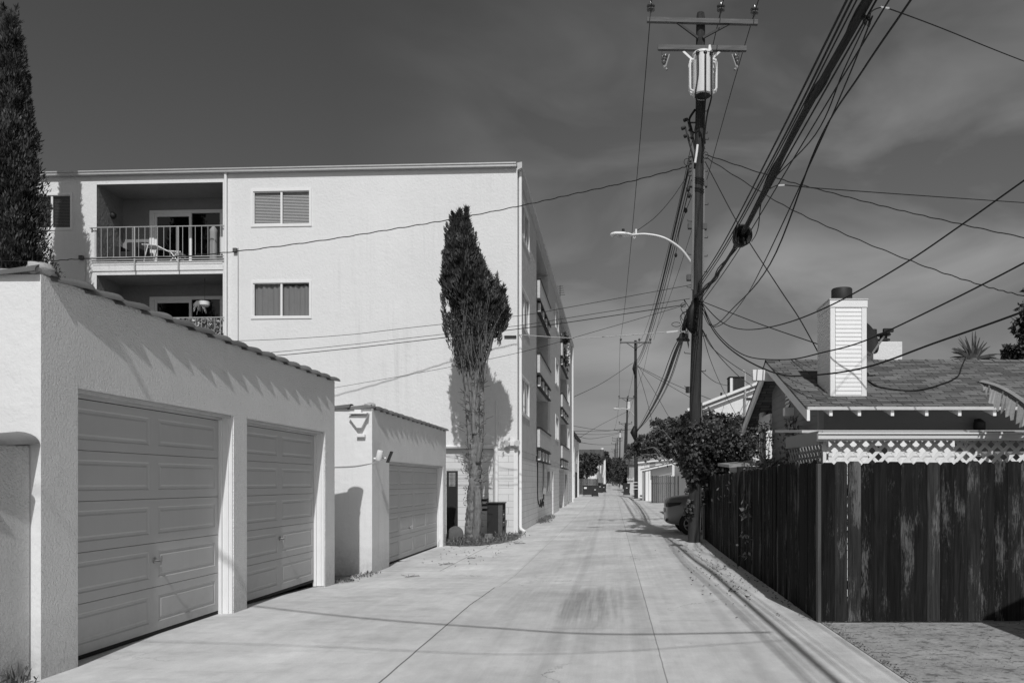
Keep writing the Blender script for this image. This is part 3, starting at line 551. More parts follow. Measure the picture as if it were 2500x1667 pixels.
# windows
def window(parent, Mp, u0, u1, z0, z1, kind, fw=.075, mull=.5):
    mb = MB()
    for a, b, c, d_ in ((u0, u1, z0, z0 + fw), (u0, u1, z1 - fw, z1), (u0, u0 + fw, z0 + fw, z1 - fw), (u1 - fw, u1, z0 + fw, z1 - fw)): mb.fbox(Mp, a, b, -.028, .05, c, d_)
    um = lerp(u0, u1, mull)
    i0, i1, j0, j1 = u0 + fw, u1 - fw, z0 + fw, z1 - fw
    for a, b, c, d_ in ((um - .032, um + .032, j0, j1), (i0, um - .032, j0, j0 + .03), (i0, um - .032, j1 - .03, j1), (i0, i0 + .03, j0 + .03, j1 - .03), (um + .032, i1, j0, j0 + .02), (um + .032, i1, j1 - .02, j1)): mb.fbox(Mp, a, b, .005, .045, c, d_)
    w = mb.build('window', M['trim'], parent, bevel=.004)
    mb = MB(); mb.quad(Mp(i0, .03, j0), Mp(i1, .03, j0), Mp(i1, .03, j1), Mp(i0, .03, j1)); mb.build('pane', M['glassd' if kind == 'dark' else 'glass'], w)
    mb = MB()
    if kind in ('blind', 'dark'):
        n = int((j1 - j0) / .048)
        for i in range(n):
            z = j0 + i * (j1 - j0) / n
            for a, b in ((i0, um - .03), (um + .03, i1)):
                mb.add([Mp(a, .065, z + .0), Mp(b, .065, z + .0), Mp(b, .085, z + .034), Mp(a, .085, z + .034)], [(0, 1, 2, 3)])
        mb.build('blind', M['blind'], w)
    elif kind == 'curtain':
        n = 60; vs = []
        for i in range(n + 1):
            u = lerp(i0, i1, i / n); dd = .10 + .022 * math.sin(i * 1.1) + .012 * math.sin(i * .43); vs += [Mp(u, dd, j0), Mp(u, dd, j1 - (.05 + .04 * abs(math.sin(i * .35)) if i > n * .5 else .02))]
        mb.add(vs, [(2 * i, 2 * i + 2, 2 * i + 3, 2 * i + 1) for i in range(n)]); mb.build('curtain', M['curtain'], w, smooth=True)
    mb = MB(); mb.quad(Mp(i0 - .02, .155, j0 - .02), Mp(i1 + .02, .155, j0 - .02), Mp(i1 + .02, .155, j1 + .02), Mp(i0 - .02, .155, j1 + .02)); mb.build('shade_backing', M['dark'], w)  # flat dark sheet stands in for the unlit room
    return w
for (a, b), k in zip(wz, ('blind', 'curtain', 'blind')): window(ap, Mf, wx0, wx1, a, b, k)
for (a, b), k in zip(wz, ('dark', 'dark', 'dark')): window(ap, Mf, lx0, lx1, a, b, k)
for a, b, c, d_ in rw: window(ap, Mr, a - .06, b + .06, c - .06, d_ + .06, 'curtain' if a < 30 else 'dark', fw=.09)

# balconies in the front facade
def balcony(f, furn, idx):
    D = 1.35; z1 = f + 2.50; mb = MB()
    q = lambda *p: mb.quad(*p)
    q(Mf(xa, 0, f), Mf(xa, 0, z1), Mf(xa, D, z1), Mf(xa, D, f)); q(Mf(xb, 0, f), Mf(xb, D, f), Mf(xb, D, z1), Mf(xb, 0, z1)); q(Mf(xa, 0, z1), Mf(xb, 0, z1), Mf(xb, D, z1), Mf(xa, D, z1)); q(Mf(xa, 0, f), Mf(xa, D, f), Mf(xb, D, f), Mf(xb, 0, f))
    s0, s1 = xa + 1.05, xb - .72; dz = f + 2.02
    MB.wall(mb, lambda u, d, z: Mf(u, D + d, z), xa, xb, f, z1, [(s0, s1, f, dz)], .1)
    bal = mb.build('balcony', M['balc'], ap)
    mb = MB(); Md = lambda u, d, z: Mf(u, D + d, z)
    for a, b, c, d_ in ((s0 - .1, s1 + .1, dz - .02, dz + .09), (s0 - .1, s0 + .06, f, dz - .02), (s1 - .06, s1 + .1, f, dz - .02)): mb.fbox(Md, a, b, -.03, .05, c, d_)
    m_ = (s0 + s1) / 2 + .1; mb.fbox(Md, m_ - .04, m_ + .05, -.01, .06, f, dz - .02); mb.fbox(Md, s0 + .06, m_ - .04, 0, .05, dz - .12, dz - .02); mb.fbox(Md, s0 + .06, s0 + .14, 0, .05, f, dz - .12); mb.fbox(Md, s0 + .14, m_ - .04, 0, .05, f, f + .1)
    mb.build('sliding_door', M['trim'], bal, bevel=.004)
    mb = MB(); mb.quad(Md(s0, .03, f), Md(s1, .03, f), Md(s1, .03, dz), Md(s0, .03, dz)); mb.build('door_glass', M['glassd'], bal)
    mb = MB(); mb.quad(Md(s0, .11, f), Md(s1, .11, f), Md(s1, .11, dz), Md(s0, .11, dz)); mb.build('shade_backing', M['dark'], bal)  # dark sheet behind the glass in place of an unlit interior
    mb = MB()
    for i in range(5): mb.fbox(Md, s1 + .16, xb - .02, -.03, .0, dz - .62 + i * .14, dz - .54 + i * .14)
    mb.build('louvre_vent', M['trimg'], bal)
    mb = MB(); l = Mf(xa + .05, .75, f + 1.75); mb.lathe((l[0], l[1], l[2]), [(.03, -.1), (.09, -.05), (.10, .05), (.05, .1)], 10); mb.build('wall_lamp', M['iron'], bal, smooth=True)
    # railing
    mb = MB(); rt = f + 1.08; a, b = xa - .12, xb + .05
    mb.tube([Mf(a, -.08, rt), Mf(b, -.08, rt - .0)], .018, 6)
    for zz in (f + .10, f + .02): mb.fbox(Mf, a - .04, b + .02, -.095, -.065, zz, zz + .025)
    n = 20
    for i in range(n + 1):
        u = lerp(xa, xb - .03, i / n); mb.fbox(Mf, u - .007, u + .007, -.087, -.073, f + .11, rt - .01)
    for u in (lerp(xa, xb, .315), lerp(xa, xb, .66)): mb.fbox(Mf, u - .018, u + .018, -.10, -.062, f - .33, rt)
    for u in (a - .05, b): mb.fbox(Mf, u, u + .05, -.10, .0, rt - .03, rt + .01); 
    mb.build('railing', M['rail'], bal)
    mb = MB(); mb.fbox(Mf, xa - .15, xb + .02, -.03, -.002, f - .31, f - .13); mb.fbox(Mf, xa - .12, xb + .0, -.045, -.032, f - .12, f - .07); mb.build('slab_edge', M['facade'], bal, bevel=.006)
    return bal
for i, f in enumerate(FL): balcony(f, None, i)
# side balconies: parapet panel, dark slot with short white posts below each, deep recess
for a, b in rb:
    for f in FL:
        D = 1.4; z1 = f + 2.45; mb = MB()
        mb.wall(lambda u, d, z: Mr(u, D + d, z), a, b, f, z1, [(a + 1.2, b - 1.0, f, f + 2.0)], .1)
        bal = mb.build('balcony', M['rough'], ap)
        mb = MB(); mb.quad(Mr(a + 1.2, D + .06, f), Mr(b - 1.0, D + .06, f), Mr(b - 1.0, D + .06, f + 2.0), Mr(a + 1.2, D + .06, f + 2.0)); mb.build('door_glass', M['glassd'], bal)
        mb = MB(); mb.quad(Mr(a + 1.2, D + .1, f), Mr(b - 1.0, D + .1, f), Mr(b - 1.0, D + .1, f + 2.0), Mr(a + 1.2, D + .1, f + 2.0)); mb.build('shade_backing', M['dark'], bal)  # darkness behind the side balcony glass is a painted sheet
        mb = MB(); mb.fbox(Mr, a, b, -.14, -.03, f + .12, f + .86); mb.build('parapet_panel', M['rough'], bal, bevel=.01)
        mb = MB(); mb.fbox(Mr, a - .05, b + .05, -.16, -.02, f + .865, f + .92); mb.fbox(Mr, a - .05, b + .05, -.15, -.02, f + .03, f + .085); mb.fbox(Mr, a, b, -.15, -.02, f - .45, f - .41); mb.build('rail', M['iron'], bal)
        for k in range(4):
            u = lerp(a + .3, b - .6, k / 3); mb = MB(); mb.fbox(Mr, u, u + .32, -.12, -.02, f - .38, f + .0); mb.build('post', M['trim'], bal)
        mb = MB(); mb.fbox(Mr, a, b, -.022, -.002, f - .4, f + .02); mb.build('slot_shade', M['dark'], bal)  # dark strip laid on the wall for the shade of an open gap
# pipes, conduits, lamps on the building
def pipe(name, pts, r, m, par=ap, n=8): 
    mb = MB(); mb.tube(pts, r, n); return mb.build(name, M[m], par, smooth='angle')
px_, _ = fpt(553, 430); pipe('downpipe', [Mf(px_, -.06, ZR), Mf(px_, -.06, -.1)], .045, 'trim')
for q, z0, z1 in ((210, 8.7, 4.0), (582, 9.0, 1.0)):
    u, _ = fpt(q, 600); pipe('conduit', [Mf(u, -.02, z0), Mf(u, -.02, z1)], .016, 'galv')
for q, pyy in ((201, 630), (576, 612)):
    u, z = fpt(q, pyy); mb = MB(); mb.fbox(Mf, u - .06, u + .06, -.10, -.001, z - .07, z + .06); mb.build('cable_bracket', M['terra'], ap)
mb = MB(); mb.tube([(-2.93, 24.66, ZR - .1), (-2.93, 24.66, .1), (-2.9, 24.62, .02), (-2.75, 24.5, -.06)], .055, 10); mb.build('downpipe', M['trim'], ap, smooth='angle')
u0_, _ = fpt(1090, 1090); u1_, _ = fpt(1213, 1100)
pipe('drain_pipe', [Mf(u0_ - 1.0, -.12, 2.62), Mf(u1_ - .12, -.12, 2.62), Mf(u1_ - .04, -.12, 2.58), Mf(u1_, -.12, 2.48), Mf(u1_, -.12, -.1)], .065, 'trim')
pipe('conduit', [Mf(u1_ - .1, -.03, 2.4), Mf(u1_ - .1, -.03, 0)], .018, 'galv')
u, z = fpt(1213, 977); pipe('conduit', [Mf(u, -.03, z), Mf(u, -.03, 2.7)], .022, 'trim')
mb = MB(); u, z = fpt(1252, 1083)
for s in (-1, 1):
    o = Vector(Mf(u + s * .14, -.16, z + .03)); mb.lathe(o, [(.03, -.09), (.06, -.05), (.10, .05), (.10, .07)], 12, (s * .5, -1, -.35))
mb.fbox(Mf, u - .07, u + .07, -.12, -.005, z - .06, z + .08); mb.build('floodlight', M['white'], ap, smooth='angle')
u, z = fpt(1247, 822); mb = MB(); mb.fbox(Mf, u - .2, u + .18, -.05, -.001, z - .03, z + .03); mb.build('wall_ledge', M['iron'], ap)
mb = MB(); mb.fbox(Mr, 33.3, 33.55, -.15, .0, 1.0, 1.25); mb.fbox(Mr, 33.4, 33.45, -.06, .0, 1.2, 2.45); mb.build('wall_lamp', M['trimg'], ap)
mb = MB(); mb.fbox(Mr, 33.6, 34.05, -.004, .0, .75, 1.85); mb.build('wall_grille', M['iron'], ap)
rnd = random.Random(9); pts = [(-2.985, 30.9, 2.3), (-2.98, 30.9, 1.0), (-2.97, 31.1, .72)] + [(-2.97, 31.2 + i * .28, .62 + rnd.uniform(-.16, .22)) for i in range(9)]
pipe('hanging_cable', spline(pts, 5), .022, 'wire', n=5)
for x0, x1 in ((35.9, 36.1), (37.3, 37.5), (49.2, 49.5), (52.2, 52.4)): mb = MB(); mb.fbox(Mr, x0, x1, -.08, .0, 1.1 if x0 < 40 else .2, 2.0); mb.build('meter_box', M['trimg'], ap)
pipe('downpipe', [(-2.92, 56.6, ZR - .1), (-2.92, 56.6, .1), (-2.8, 56.5, .02)], .07, 'trim')
mb = MB(); a = Vector((-2.98, 44.0, ZR + .1)); mb.tube([a, a + Vector((0, 0, 1.1))], .02, 5)
for i in range(5): mb.tube([a + Vector((-.18, 0, .55 + i * .12)), a + Vector((.28 - i * .03, 0, .58 + i * .12))], .012, 4)
mb.build('antenna', M['iron'], ap)

# balcony furniture (things of their own)
f = FL[0]
def on(u, d): return Vector(Mf(u, d, f))
def bxa(px_): return fpt(px_, 600)[0]
t = thing('armchair', on(bxa(292), .6), 'dark upholstered armchair on the top balcony', 'chair')
u = bxa(292) ; mb = MB(); mb.fbox(Mf, u - .32, u + .32, .35, .95, f + .14, f + .44); mb.build('seat', M['iron'], t, bevel=.04)
mb = MB(); mb.fbox(Mf, u - .36, u - .2, .3, 1.0, f + .14, f + .62); mb.build('armrest', M['iron'], t, bevel=.04); mb = MB(); mb.fbox(Mf, u + .2, u + .36, .3, 1.0, f + .14, f + .6); mb.build('armrest', M['iron'], t, bevel=.04)
mb = MB(); mb.fbox(Mf, u - .36, u + .36, .9, 1.1, f + .3, f + .92); mb.build('backrest', M['iron'], t, bevel=.05)
mb = MB()
for s, q in ((-.3, .4), (.3, .4), (-.3, .95), (.3, .95)): mb.fbox(Mf, u + s - .02, u + s + .02, q - .02, q + .02, f, f + .15)
mb.build('leg', M['iron'], t)
t = thing('folding_lounger', on(bxa(365), .5), 'white folding lounger chair beside the balcony armchair', 'lounger')
mb = MB(); u = bxa(335)
pth = [(u, .5, f + .62), (u + .45, .5, f + .60), (u + .85, .5, f + .40), (u + 1.3, .5, f + .36)]
for d_ in (.25, .75): mb.tube([Mf(x, d_, z) for x, _, z in pth], .022, 6)
mb.build('frame', M['trim'], t, smooth=True)
mb = MB(); vs = [Mf(x, d_, z - .02) for x, _, z in pth for d_ in (.27, .73)]; mb.add(vs, [(2 * i, 2 * i + 1, 2 * i + 3, 2 * i + 2) for i in range(3)]); mb.build('sling', M['trim'], t)
mb = MB()
for d_ in (.25, .75):
    mb.tube([Mf(u + .95, d_, f + .38), Mf(u + 1.25, d_, f)], .016, 6); mb.tube([Mf(u + 1.2, d_, f + .36), Mf(u + .9, d_, f)], .016, 6); mb.tube([Mf(u + .2, d_, f + .6), Mf(u + .05, d_, f)], .016, 6)
mb.build('leg', M['trim'], t)
mb = MB(); o = on(bxa(508), .35); mb.lathe(o + Vector((0, 0, .08)), [(.10, 0), (.12, .02), (.115, .9), (.12, 1.0), (.07, 1.08), (.02, 1.14)], 14); tag(mb.build('patio_umbrella', M['trimg'], None, smooth='angle'), 'closed grey umbrella cover standing by the balcony corner', 'umbrella')
t = thing('potted_plant', on(bxa(533), .3), 'small potted plant at the right end of the top balcony', 'plant')
mb = MB(); o = on(bxa(533), .3); mb.lathe(o, [(.10, 0), (.15, .22), (.16, .25), (.12, .25)], 12); mb.build('pot', M['terra'], t, smooth='angle')
# ================================================================ vegetation
def rv(rnd): 
    while True:
        v = Vector((rnd.uniform(-1, 1), rnd.uniform(-1, 1), rnd.uniform(-1, 1)))
        if .05 < v.length < 1: return v.normalized()
def leaf(mb, p, d, n, L, w, fold=0):
    s = d.cross(n)
    if s.length < 1e-3: return
    s.normalize(); m = p + d * (L * .45)
    mb.add([p, m + s * (w / 2) + n * fold, p + d * L, m - s * (w / 2) + n * fold], [(0, 1, 2, 3)])
def spindle(mb, core, b, tip, rmax, n, rnd, prof=None, L=.13, w=.035, peak=.42, t0=0.0, flat=1.0):
    b = Vector(b); tip = Vector(tip); ax = tip - b; h = ax.length; axn = ax / h; ph = rnd.uniform(0, 9)
    pf = prof or (lambda t: (math.sin(math.pi * min(1, (t / peak)) / 2) ** .8 if t < peak else max(0, 1 - ((t - peak) / (1 - peak)) ** 1.35)))
    def rad(t, a): return rmax * pf(t) * (1 + .10 * math.sin(3 * a + ph + t * 9) + .10 * math.sin(7 * a - t * 23 + ph) + .10 * math.sin(t * 41 + 2 * a))
    for i in range(n):
        t = rnd.random() ** .95; a = rnd.uniform(0, 2 * math.pi)
        if t < t0 and rnd.random() < .5: continue
        r = rad(t, a); rr = r * rnd.uniform(.62, 1.05)
        o = Vector((math.cos(a), math.sin(a) * flat, 0)); p = b + ax * t + o * rr
        if noise.noise(p * 4.5) < -.10 and rr > r * .78 and rnd.random() < .85: continue
        d = (o * rnd.uniform(.1, .8) + axn * rnd.uniform(.6, 1.2) + rv(rnd) * .35).normalized()
        mb.tint = rnd.uniform(.6, 1.4) * (1 + 1.5 * noise.noise(p * 3.2)) ; LL = L * rnd.uniform(.6, 1.5)
        leaf(mb, p, d, rv(rnd), LL, w * rnd.uniform(.7, 1.3))
    if core is not None:
        vs = []; m = 18; k = 12
        for j in range(m + 1):
            t = .03 + .94 * j / m
            for q in range(k):
                a = 2 * math.pi * q / k; r = max(.005, rad(t, a) * .74); vs.append(b + ax * t + Vector((math.cos(a) * r, math.sin(a) * r * flat, 0)))
        core.add(vs, [(j * k + q, j * k + (q + 1) % k, (j + 1) * k + (q + 1) % k, (j + 1) * k + q) for j in range(m) for q in range(k)])
def limb(mb, pts, r0, r1, n=8, wob=0, rnd=None, k=5, rough=0):
    P = spline(pts, k)
    if wob: P = [p + rv(rnd) * wob for p in P]
    m = len(P); mb.tube(P, [lerp(r0, r1, i / (m - 1)) for i in range(m)], n, rough=rough)

# middle cypress: several stems, a lopsided many-tipped crown, bare twigs below
rnd = random.Random(31); YT = 21.8
t = thing('cypress_tree', (W(1151, 1320, YT)), 'lopsided many-tipped cypress with bare lower branches in front of the apartment wall', 'tree')
cr = MB(); core = MB()
for bx, by, tx, ty, rp, n, dy in [(1103, 690, 1106, 524, 11, 700, 0), (1119, 690, 1122, 517, 13, 900, 0), (1136, 690, 1138.5, 510, 13, 900, 0), (1102, 800, 1095, 572, 17, 1500, .1), (1116, 850, 1109, 540, 35, 4400, 0), (1128, 870, 1122, 542, 36, 4500, .25), (1140, 850, 1136, 532, 36, 4500, -.2), (1160, 850, 1154, 596, 38, 3600, .1), (1184, 860, 1176, 640, 37, 3200, -.1), (1205, 850, 1208, 690, 34, 2600, .15), (1102, 810, 1095, 600, 24, 1700, 0), (1222, 835, 1228, 716, 22, 1400, 0), (1212, 800, 1212, 672, 9, 350, 0), (1226, 800, 1229, 700, 9, 350, 0), (1170, 830, 1165, 680, 40, 1800, -.3)]:
    spindle(cr, core if ty < 650 else None, W(bx, by - (70 if ty < 650 else 20), YT + dy), W(tx, ty, YT + dy), rp * .93 * YT / F, n, rnd, t0=.12, L=.12, w=.034)
# sparse lower shoots
for i in range(10500):
    px = rnd.uniform(1088, 1236); py = rnd.uniform(770, 905)
    if px > 1215 - (py - 800) * .45 or px < 1088 + (py - 770) * .25: continue
    p = W(px + rnd.gauss(0, 5), py + rnd.gauss(0, 7), YT + rnd.uniform(-.25, .55)); cr.tint = rnd.uniform(.5, 1.6); leaf(cr, p, (Vector((rnd.uniform(-.5, .5), rnd.uniform(-.5, .5), 1))).normalized(), rv(rnd), .12, .03)
for i in range(150):                             # feathery sprays breaking the outline
    s_ = rnd.random(); px = lerp(1084, 1240, rnd.random()); py = rnd.uniform(560, 850); p = W(px, py, YT)
    lo = pw([(530, 1100), (600, 1090), (660, 1084), (790, 1084), (850, 1100)], py); hi = pw([(530, 1144), (600, 1160), (660, 1180), (720, 1212), (776, 1240), (850, 1215)], py)
    px = lo + rnd.uniform(-3, 5) if s_ < .5 else hi + rnd.uniform(-6, 2); p = W(px, py, YT + rnd.uniform(-.3, .3)); d = Vector(((-.35 if s_ < .5 else .35), rnd.uniform(-.2, .2), 1)).normalized()
    for k in range(16): cr.tint = rnd.uniform(.6, 1.8); leaf(cr, p + d * rnd.uniform(-.1, .16) + rv(rnd) * .03, (d + rv(rnd) * .4).normalized(), rv(rnd), .10, .028)
cr.build('foliage', M['cyp'], t); core.build('light_block_core', M['cyp'], t, smooth=True)  # solid dark core added inside the crown to block light
tr = MB(); q = lambda x, y, d=0: W(x, y, YT + d)
limb(tr, [q(1152, 1345), q(1152, 1290), q(1157, 1220), q(1160, 1150), q(1158, 1085)], .20, .155, 30, 0, rnd, 22, .34)
limb(tr, [q(1152, 1110, .02), q(1146, 1040), q(1141, 980), q(1136, 920), q(1126, 860), q(1112, 790)], .105, .03, 20, 0, rnd, 16, .30)
limb(tr, [q(1162, 1110, -.05), q(1164, 1040, -.05), q(1160, 980, -.05), q(1150, 900), q(1146, 800), q(1143, 720)], .11, .03, 20, 0, rnd, 16, .30)
limb(tr, [q(1168, 1120, .05), q(1174, 1040, .05), q(1176, 980, .05), q(1178, 900, .05), q(1196, 850), q(1206, 790)], .10, .03, 20, 0, rnd, 16, .30)
limb(tr, [q(1160, 1060, -.1), q(1156, 990, -.1), q(1166, 920, -.1), q(1168, 860), q(1172, 800)], .08, .02, 16, 0, rnd, 16, .30)
limb(tr, [q(1166, 1130, -.12), q(1172, 1095, -.16), q(1176, 1080, -.17)], .075, .07, 8)
limb(tr, [q(1163, 1320, -.15), q(1166, 1250, -.16), q(1165, 1185, -.12)], .11, .10, 20, 0, rnd, 18, .3)
tr.build('trunk', M['bark'], t, smooth=True)
tw = MB()
for i in range(60):
    x0 = rnd.uniform(1128, 1190); y0 = rnd.uniform(800, 950); dx = rnd.uniform(-26, 30) + (x0 - 1158) * .35; dyp = rnd.uniform(45, 110); d0 = rnd.uniform(-.30, -.02)
    limb(tw, [q(x0, y0, d0), q(x0 + dx * .35, y0 - dyp * .4, d0 * 1.5), q(x0 + dx, y0 - dyp, d0 * 2)], .016, .005, 4, .01, rnd, 3)
for i in range(70):
    x0 = rnd.uniform(1138, 1180); y0 = rnd.uniform(930, 1180); s = rnd.choice((-1, 1)); p = q(x0 + s * 8, y0, -.1)
    limb(tw, [p, p + Vector((s * rnd.uniform(.08, .22), rnd.uniform(-.2, .05), rnd.uniform(.0, .2)))], .014, .006, 4, 0, rnd, 2)
tw.build('branches', M['twig'], t)
tu = MB()                                        # small leafy tufts sprouting on the trunk
for i in range(46):
    y0 = rnd.uniform(930, 1290); s = rnd.choice((-1, 1)); c = q(1156 + s * rnd.uniform(8, 20), y0, -.12)
    for k in range(12): tu.tint = rnd.uniform(.5, 1.8); leaf(tu, c + rv(rnd) * .07, rv(rnd), rv(rnd), .06, .025)
tu.build('trunk_tufts', M['cyp'], t)

# big cypress at the left edge
rnd = random.Random(8); YC = 22.3; cx = -17.3
t = thing('cypress_tree', (cx, YC, -.14), 'tall narrow dark cypress at the left edge rising above the roofline', 'tree')
tab = [(0, .55), (.04, 1.15), (.12, 1.38), (.30, 1.30), (.42, 1.12), (.55, .93), (.68, .80), (.80, .55), (.90, .37), (.96, .25), (1, .12)]
pf = lambda t_: pw(tab, t_)
cr = MB(); core = MB(); spindle(cr, core, (cx, YC, .5), (cx + .06, YC, 14.75), .97, 62000, rnd, prof=pf, L=.12, w=.036)
for k, (ox, top) in enumerate(((-.02, 14.98), (.10, 15.08), (-.13, 15.12))): spindle(cr, None, (cx + .06 + ox, YC, 14.2), (cx + .06 + ox * 1.7, YC, top), .10, 260, rnd, L=.12, w=.04)
cr.build('foliage', M['cyp'], t); core.build('light_block_core', M['cyp'], t, smooth=True)  # hidden solid core added here too, keeps light from passing through
tr = MB(); limb(tr, [(cx, YC, -.2), (cx + .03, YC, 1), (cx, YC, 3)], .3, .2, 10, .01, rnd); tr.build('trunk', M['bark'], t, smooth=True)

def blob_leaves(mb, c, r, n, rnd, L=.09, w=.06, shell=.55, drop=0):
    c = Vector(c)
    cl = [(rv(rnd) * rnd.uniform(.5, 1.0), rnd.uniform(.12, .30), rnd.uniform(.7, 1.5)) for _ in range(max(8, n // 45))]
    for i in range(n):
        o, cr_, tn = rnd.choice(cl); v = o + rv(rnd) * cr_ * rnd.random() ** .5
        p = c + Vector((v.x * r[0], v.y * r[1], v.z * r[2])); mb.tint = tn * rnd.uniform(.6, 1.5)
        d = (rv(rnd) + Vector((0, 0, -.25))).normalized(); leaf(mb, p, d, (rv(rnd) + Vector((0, -.3, .7))).normalized(), L * (q_ := rnd.uniform(.45, 1.55)), w * q_, .012)

# bougainvillea-like vine over the pole and the fence end
rnd = random.Random(5)
t = thing('climbing_vine', (2.4, 20.4, 0), 'large dense dark-leaved vine spilling over the fence and around the wooden pole', 'vine')
lf = MB()
for c, r, n in [((2.1, 19.25, 2.35), (.50, .36, .72), 2200), ((2.05, 19.3, 1.62), (.2, .18, .32), 320), ((2.55, 20.2, 2.50), (1.05, 1.35, .82), 15000), ((1.55, 20.9, 2.72), (.64, .9, .52), 4800), ((2.2, 20.1, 3.0), (.55, .8, .42), 2200), ((3.35, 20.6, 2.60), (.62, .8, .66), 4800), ((1.05, 21.6, 2.62), (.42, .8, .34), 1100), ((.62, 22.2, 2.42), (.30, .5, .28), 380), ((3.7, 20.9, 2.85), (.42, .5, .42), 900), ((2.3, 19.9, 1.75), (.60, .55, .38), 1800), ((2.2, 19.75, 1.35), (.26, .22, .55), 700), ((1.25, 24.3, 2.6), (.55, 1.6, .35), 1500), ((2.2, 22.8, 2.7), (1.0, 1.8, .6), 3000), ((1.9, 19.28, .78), (.10, .1, .30), 160), ((3.0, 20.3, 1.75), (.7, .5, .35), 1400)]:
    blob_leaves(lf, c, r, n, rnd, L=.085, w=.062)
for i in range(60):                              # loose hanging shoots
    p = Vector((rnd.uniform(.5, 3.6), rnd.uniform(19.1, 21.5), rnd.uniform(2.0, 3.1)))
    if p.x < 1: p.z = rnd.uniform(2.2, 2.6); p.y = 21.8
    for k in range(9): leaf(lf, p + rv(rnd) * .05, rv(rnd), rv(rnd), .08, .05); p = p + Vector((rnd.uniform(-.05, .03), rnd.uniform(-.03, .03), rnd.uniform(-.07, .03)))
lf.build('foliage', M['leaf'], t)
br = MB()
for i in range(34):
    a = Vector((rnd.uniform(1.2, 3.4), rnd.uniform(19.4, 20.6), rnd.uniform(1.7, 2.6))); b_ = a + Vector((rnd.uniform(-1.0, .4), rnd.uniform(-.3, .8), rnd.uniform(.0, .5)))
    limb(br, [a, a.lerp(b_, .5) + Vector((0, 0, .18)), b_], .014, .006, 4, .012, rnd, 4)
limb(br, [(2.45, 20.6, 0), (2.4, 20.5, 1.0), (2.45, 20.3, 2.2)], .07, .04, 7, .01, rnd)
br.build('branches', M['twig'], t)

# ================================================================ utility poles
def crossarm(parent, x0, x1, z0, z1, y, th=.115):
    mb = MB(); mb.beam((x0, y, z0), (x1, y, z1), .10, th); return mb.build('crossarm', M['arm'], parent, bevel=.008)
def pin_insulator(parent, p):
    mb = MB(); p = Vector(p); mb.lathe(p, [(.02, -.28), (.02, -.02), (.05, 0), (.098, .015), (.10, .045), (.052, .055), (.05, .075), (.088, .085), (.105, .11), (.10, .135), (.06, .15), (.055, .19), (.035, .20)], 16); mb.build('insulator', M['porc'], parent, smooth='angle')
P1Y = 19.5
pole = thing('utility_pole', (2.0, P1Y, -.02), 'near tall wooden utility pole with white transformer and curved street light arm', 'utility pole', 'utility poles along the right of the alley')
def pX(z): return lerp(2.03, 2.215, z / 13.2)
mb = MB(); mb.tube([(pX(z) + .012 * math.sin(z * 1.3), P1Y, z) for z in [-.3 + i * .75 for i in range(18)] + [13.1, 13.24]], [lerp(.155, .112, i / 18) for i in range(19)] + [.09], 16); mb.build('shaft', M['pole'], pole, smooth='angle')
ca = crossarm(pole, .847, 3.60, 12.97, 12.90, P1Y - .17)
def parm(x, y, Y=P1Y - .17): return W(x, y, Y)
for x, y in ((1589, 40), (1760, 41), (1842, 48)): p = parm(x, y); pin_insulator(ca, (p.x, p.y, p.z + .13))
mb = MB()
for a, b in (((1654, 56), (1704, 93)), ((1781, 58), (1716, 93))): mb.beam(parm(*a), parm(*b, Y=P1Y - .13), .05, .05)
mb.build('brace', M['iron'], pole)
crossarm(pole, 1.12, 3.32, 12.28, 12.25, P1Y - .17, .12)
mb = MB()
for a, b in (((1668, 126), (1696, 152)), ((1757, 127), (1738, 145))): mb.beam(parm(*a), parm(*b, Y=P1Y - .2), .03, .05)
mb.build('brace', M['galv'], pole)
for px, s in ((1622, 1), (1798, -1)):            # fused cutouts under the lower arm
    p = parm(px, 136); mb = MB(); mb.tube([p + Vector((-s * .06, 0, .1)), p + Vector((-s * .06, 0, -.1)), p + Vector((.0, 0, -.12))], .018, 6)
    ax = Vector((-s * .25, -.2, -1)).normalized(); mb.lathe(p + Vector((s * .03, 0, 0)), [(.035, -.02), (.06, 0), (.06, .05), (.04, .07), (.06, .1), (.06, .13), (.04, .15), (.055, .18), (.055, .2), (.03, .25)], 12, ax)
    c = mb.build('fuse_cutout', M['porc'], pole, smooth='angle')
    mb = MB(); mb.tube([p + Vector((s * .12, -.05, .0)), p + Vector((s * .02, -.1, -.34))], .018, 6); mb.tube([p + Vector((-s * .02, -.05, -.3)), p + Vector((s * .06, -.08, -.40))], .03, 6); mb.build('fuse_tube', M['trimg'], c)
# transformer
TX, TY, TZ0, TZ1 = 2.20, P1Y - .50, 10.92, 12.02
mb = MB(); mb.lathe((TX, TY, TZ0), [(.20, 0), (.245, .012), (.25, .05), (.25, .96), (.262, .965), (.262, 1.0), (.24, 1.03), (.13, 1.09), (.05, 1.11)], 32); tf = mb.build('transformer', M['white'], pole, smooth='angle')
mb = MB(); mb.lathe((TX, TY, TZ0 - .002), [(.19, 0), (.195, .004)], 28); mb.build('tank_bottom', M['iron'], tf)
for s in (-1, 1):
    for k in range(3):
        mb = MB(); dx, dy = s * math.cos(R(-14 + k * 24)), math.sin(R(-14 + k * 24))
        o = Vector((TX, TY, 0)); d_ = Vector((dx, dy, 0)); pts = [o + d_ * .24 + Vector((0, 0, TZ0 + .86)), o + d_ * .315 + Vector((0, 0, TZ0 + .84)), o + d_ * .33 + Vector((0, 0, TZ0 + .78)), o + d_ * .33 + Vector((0, 0, TZ0 + .16)), o + d_ * .31 + Vector((0, 0, TZ0 + .11)), o + d_ * .24 + Vector((0, 0, TZ0 + .09))]
        mb.tube(pts, .028, 8); mb.build('cooling_tube', M['white'], tf, smooth='angle')
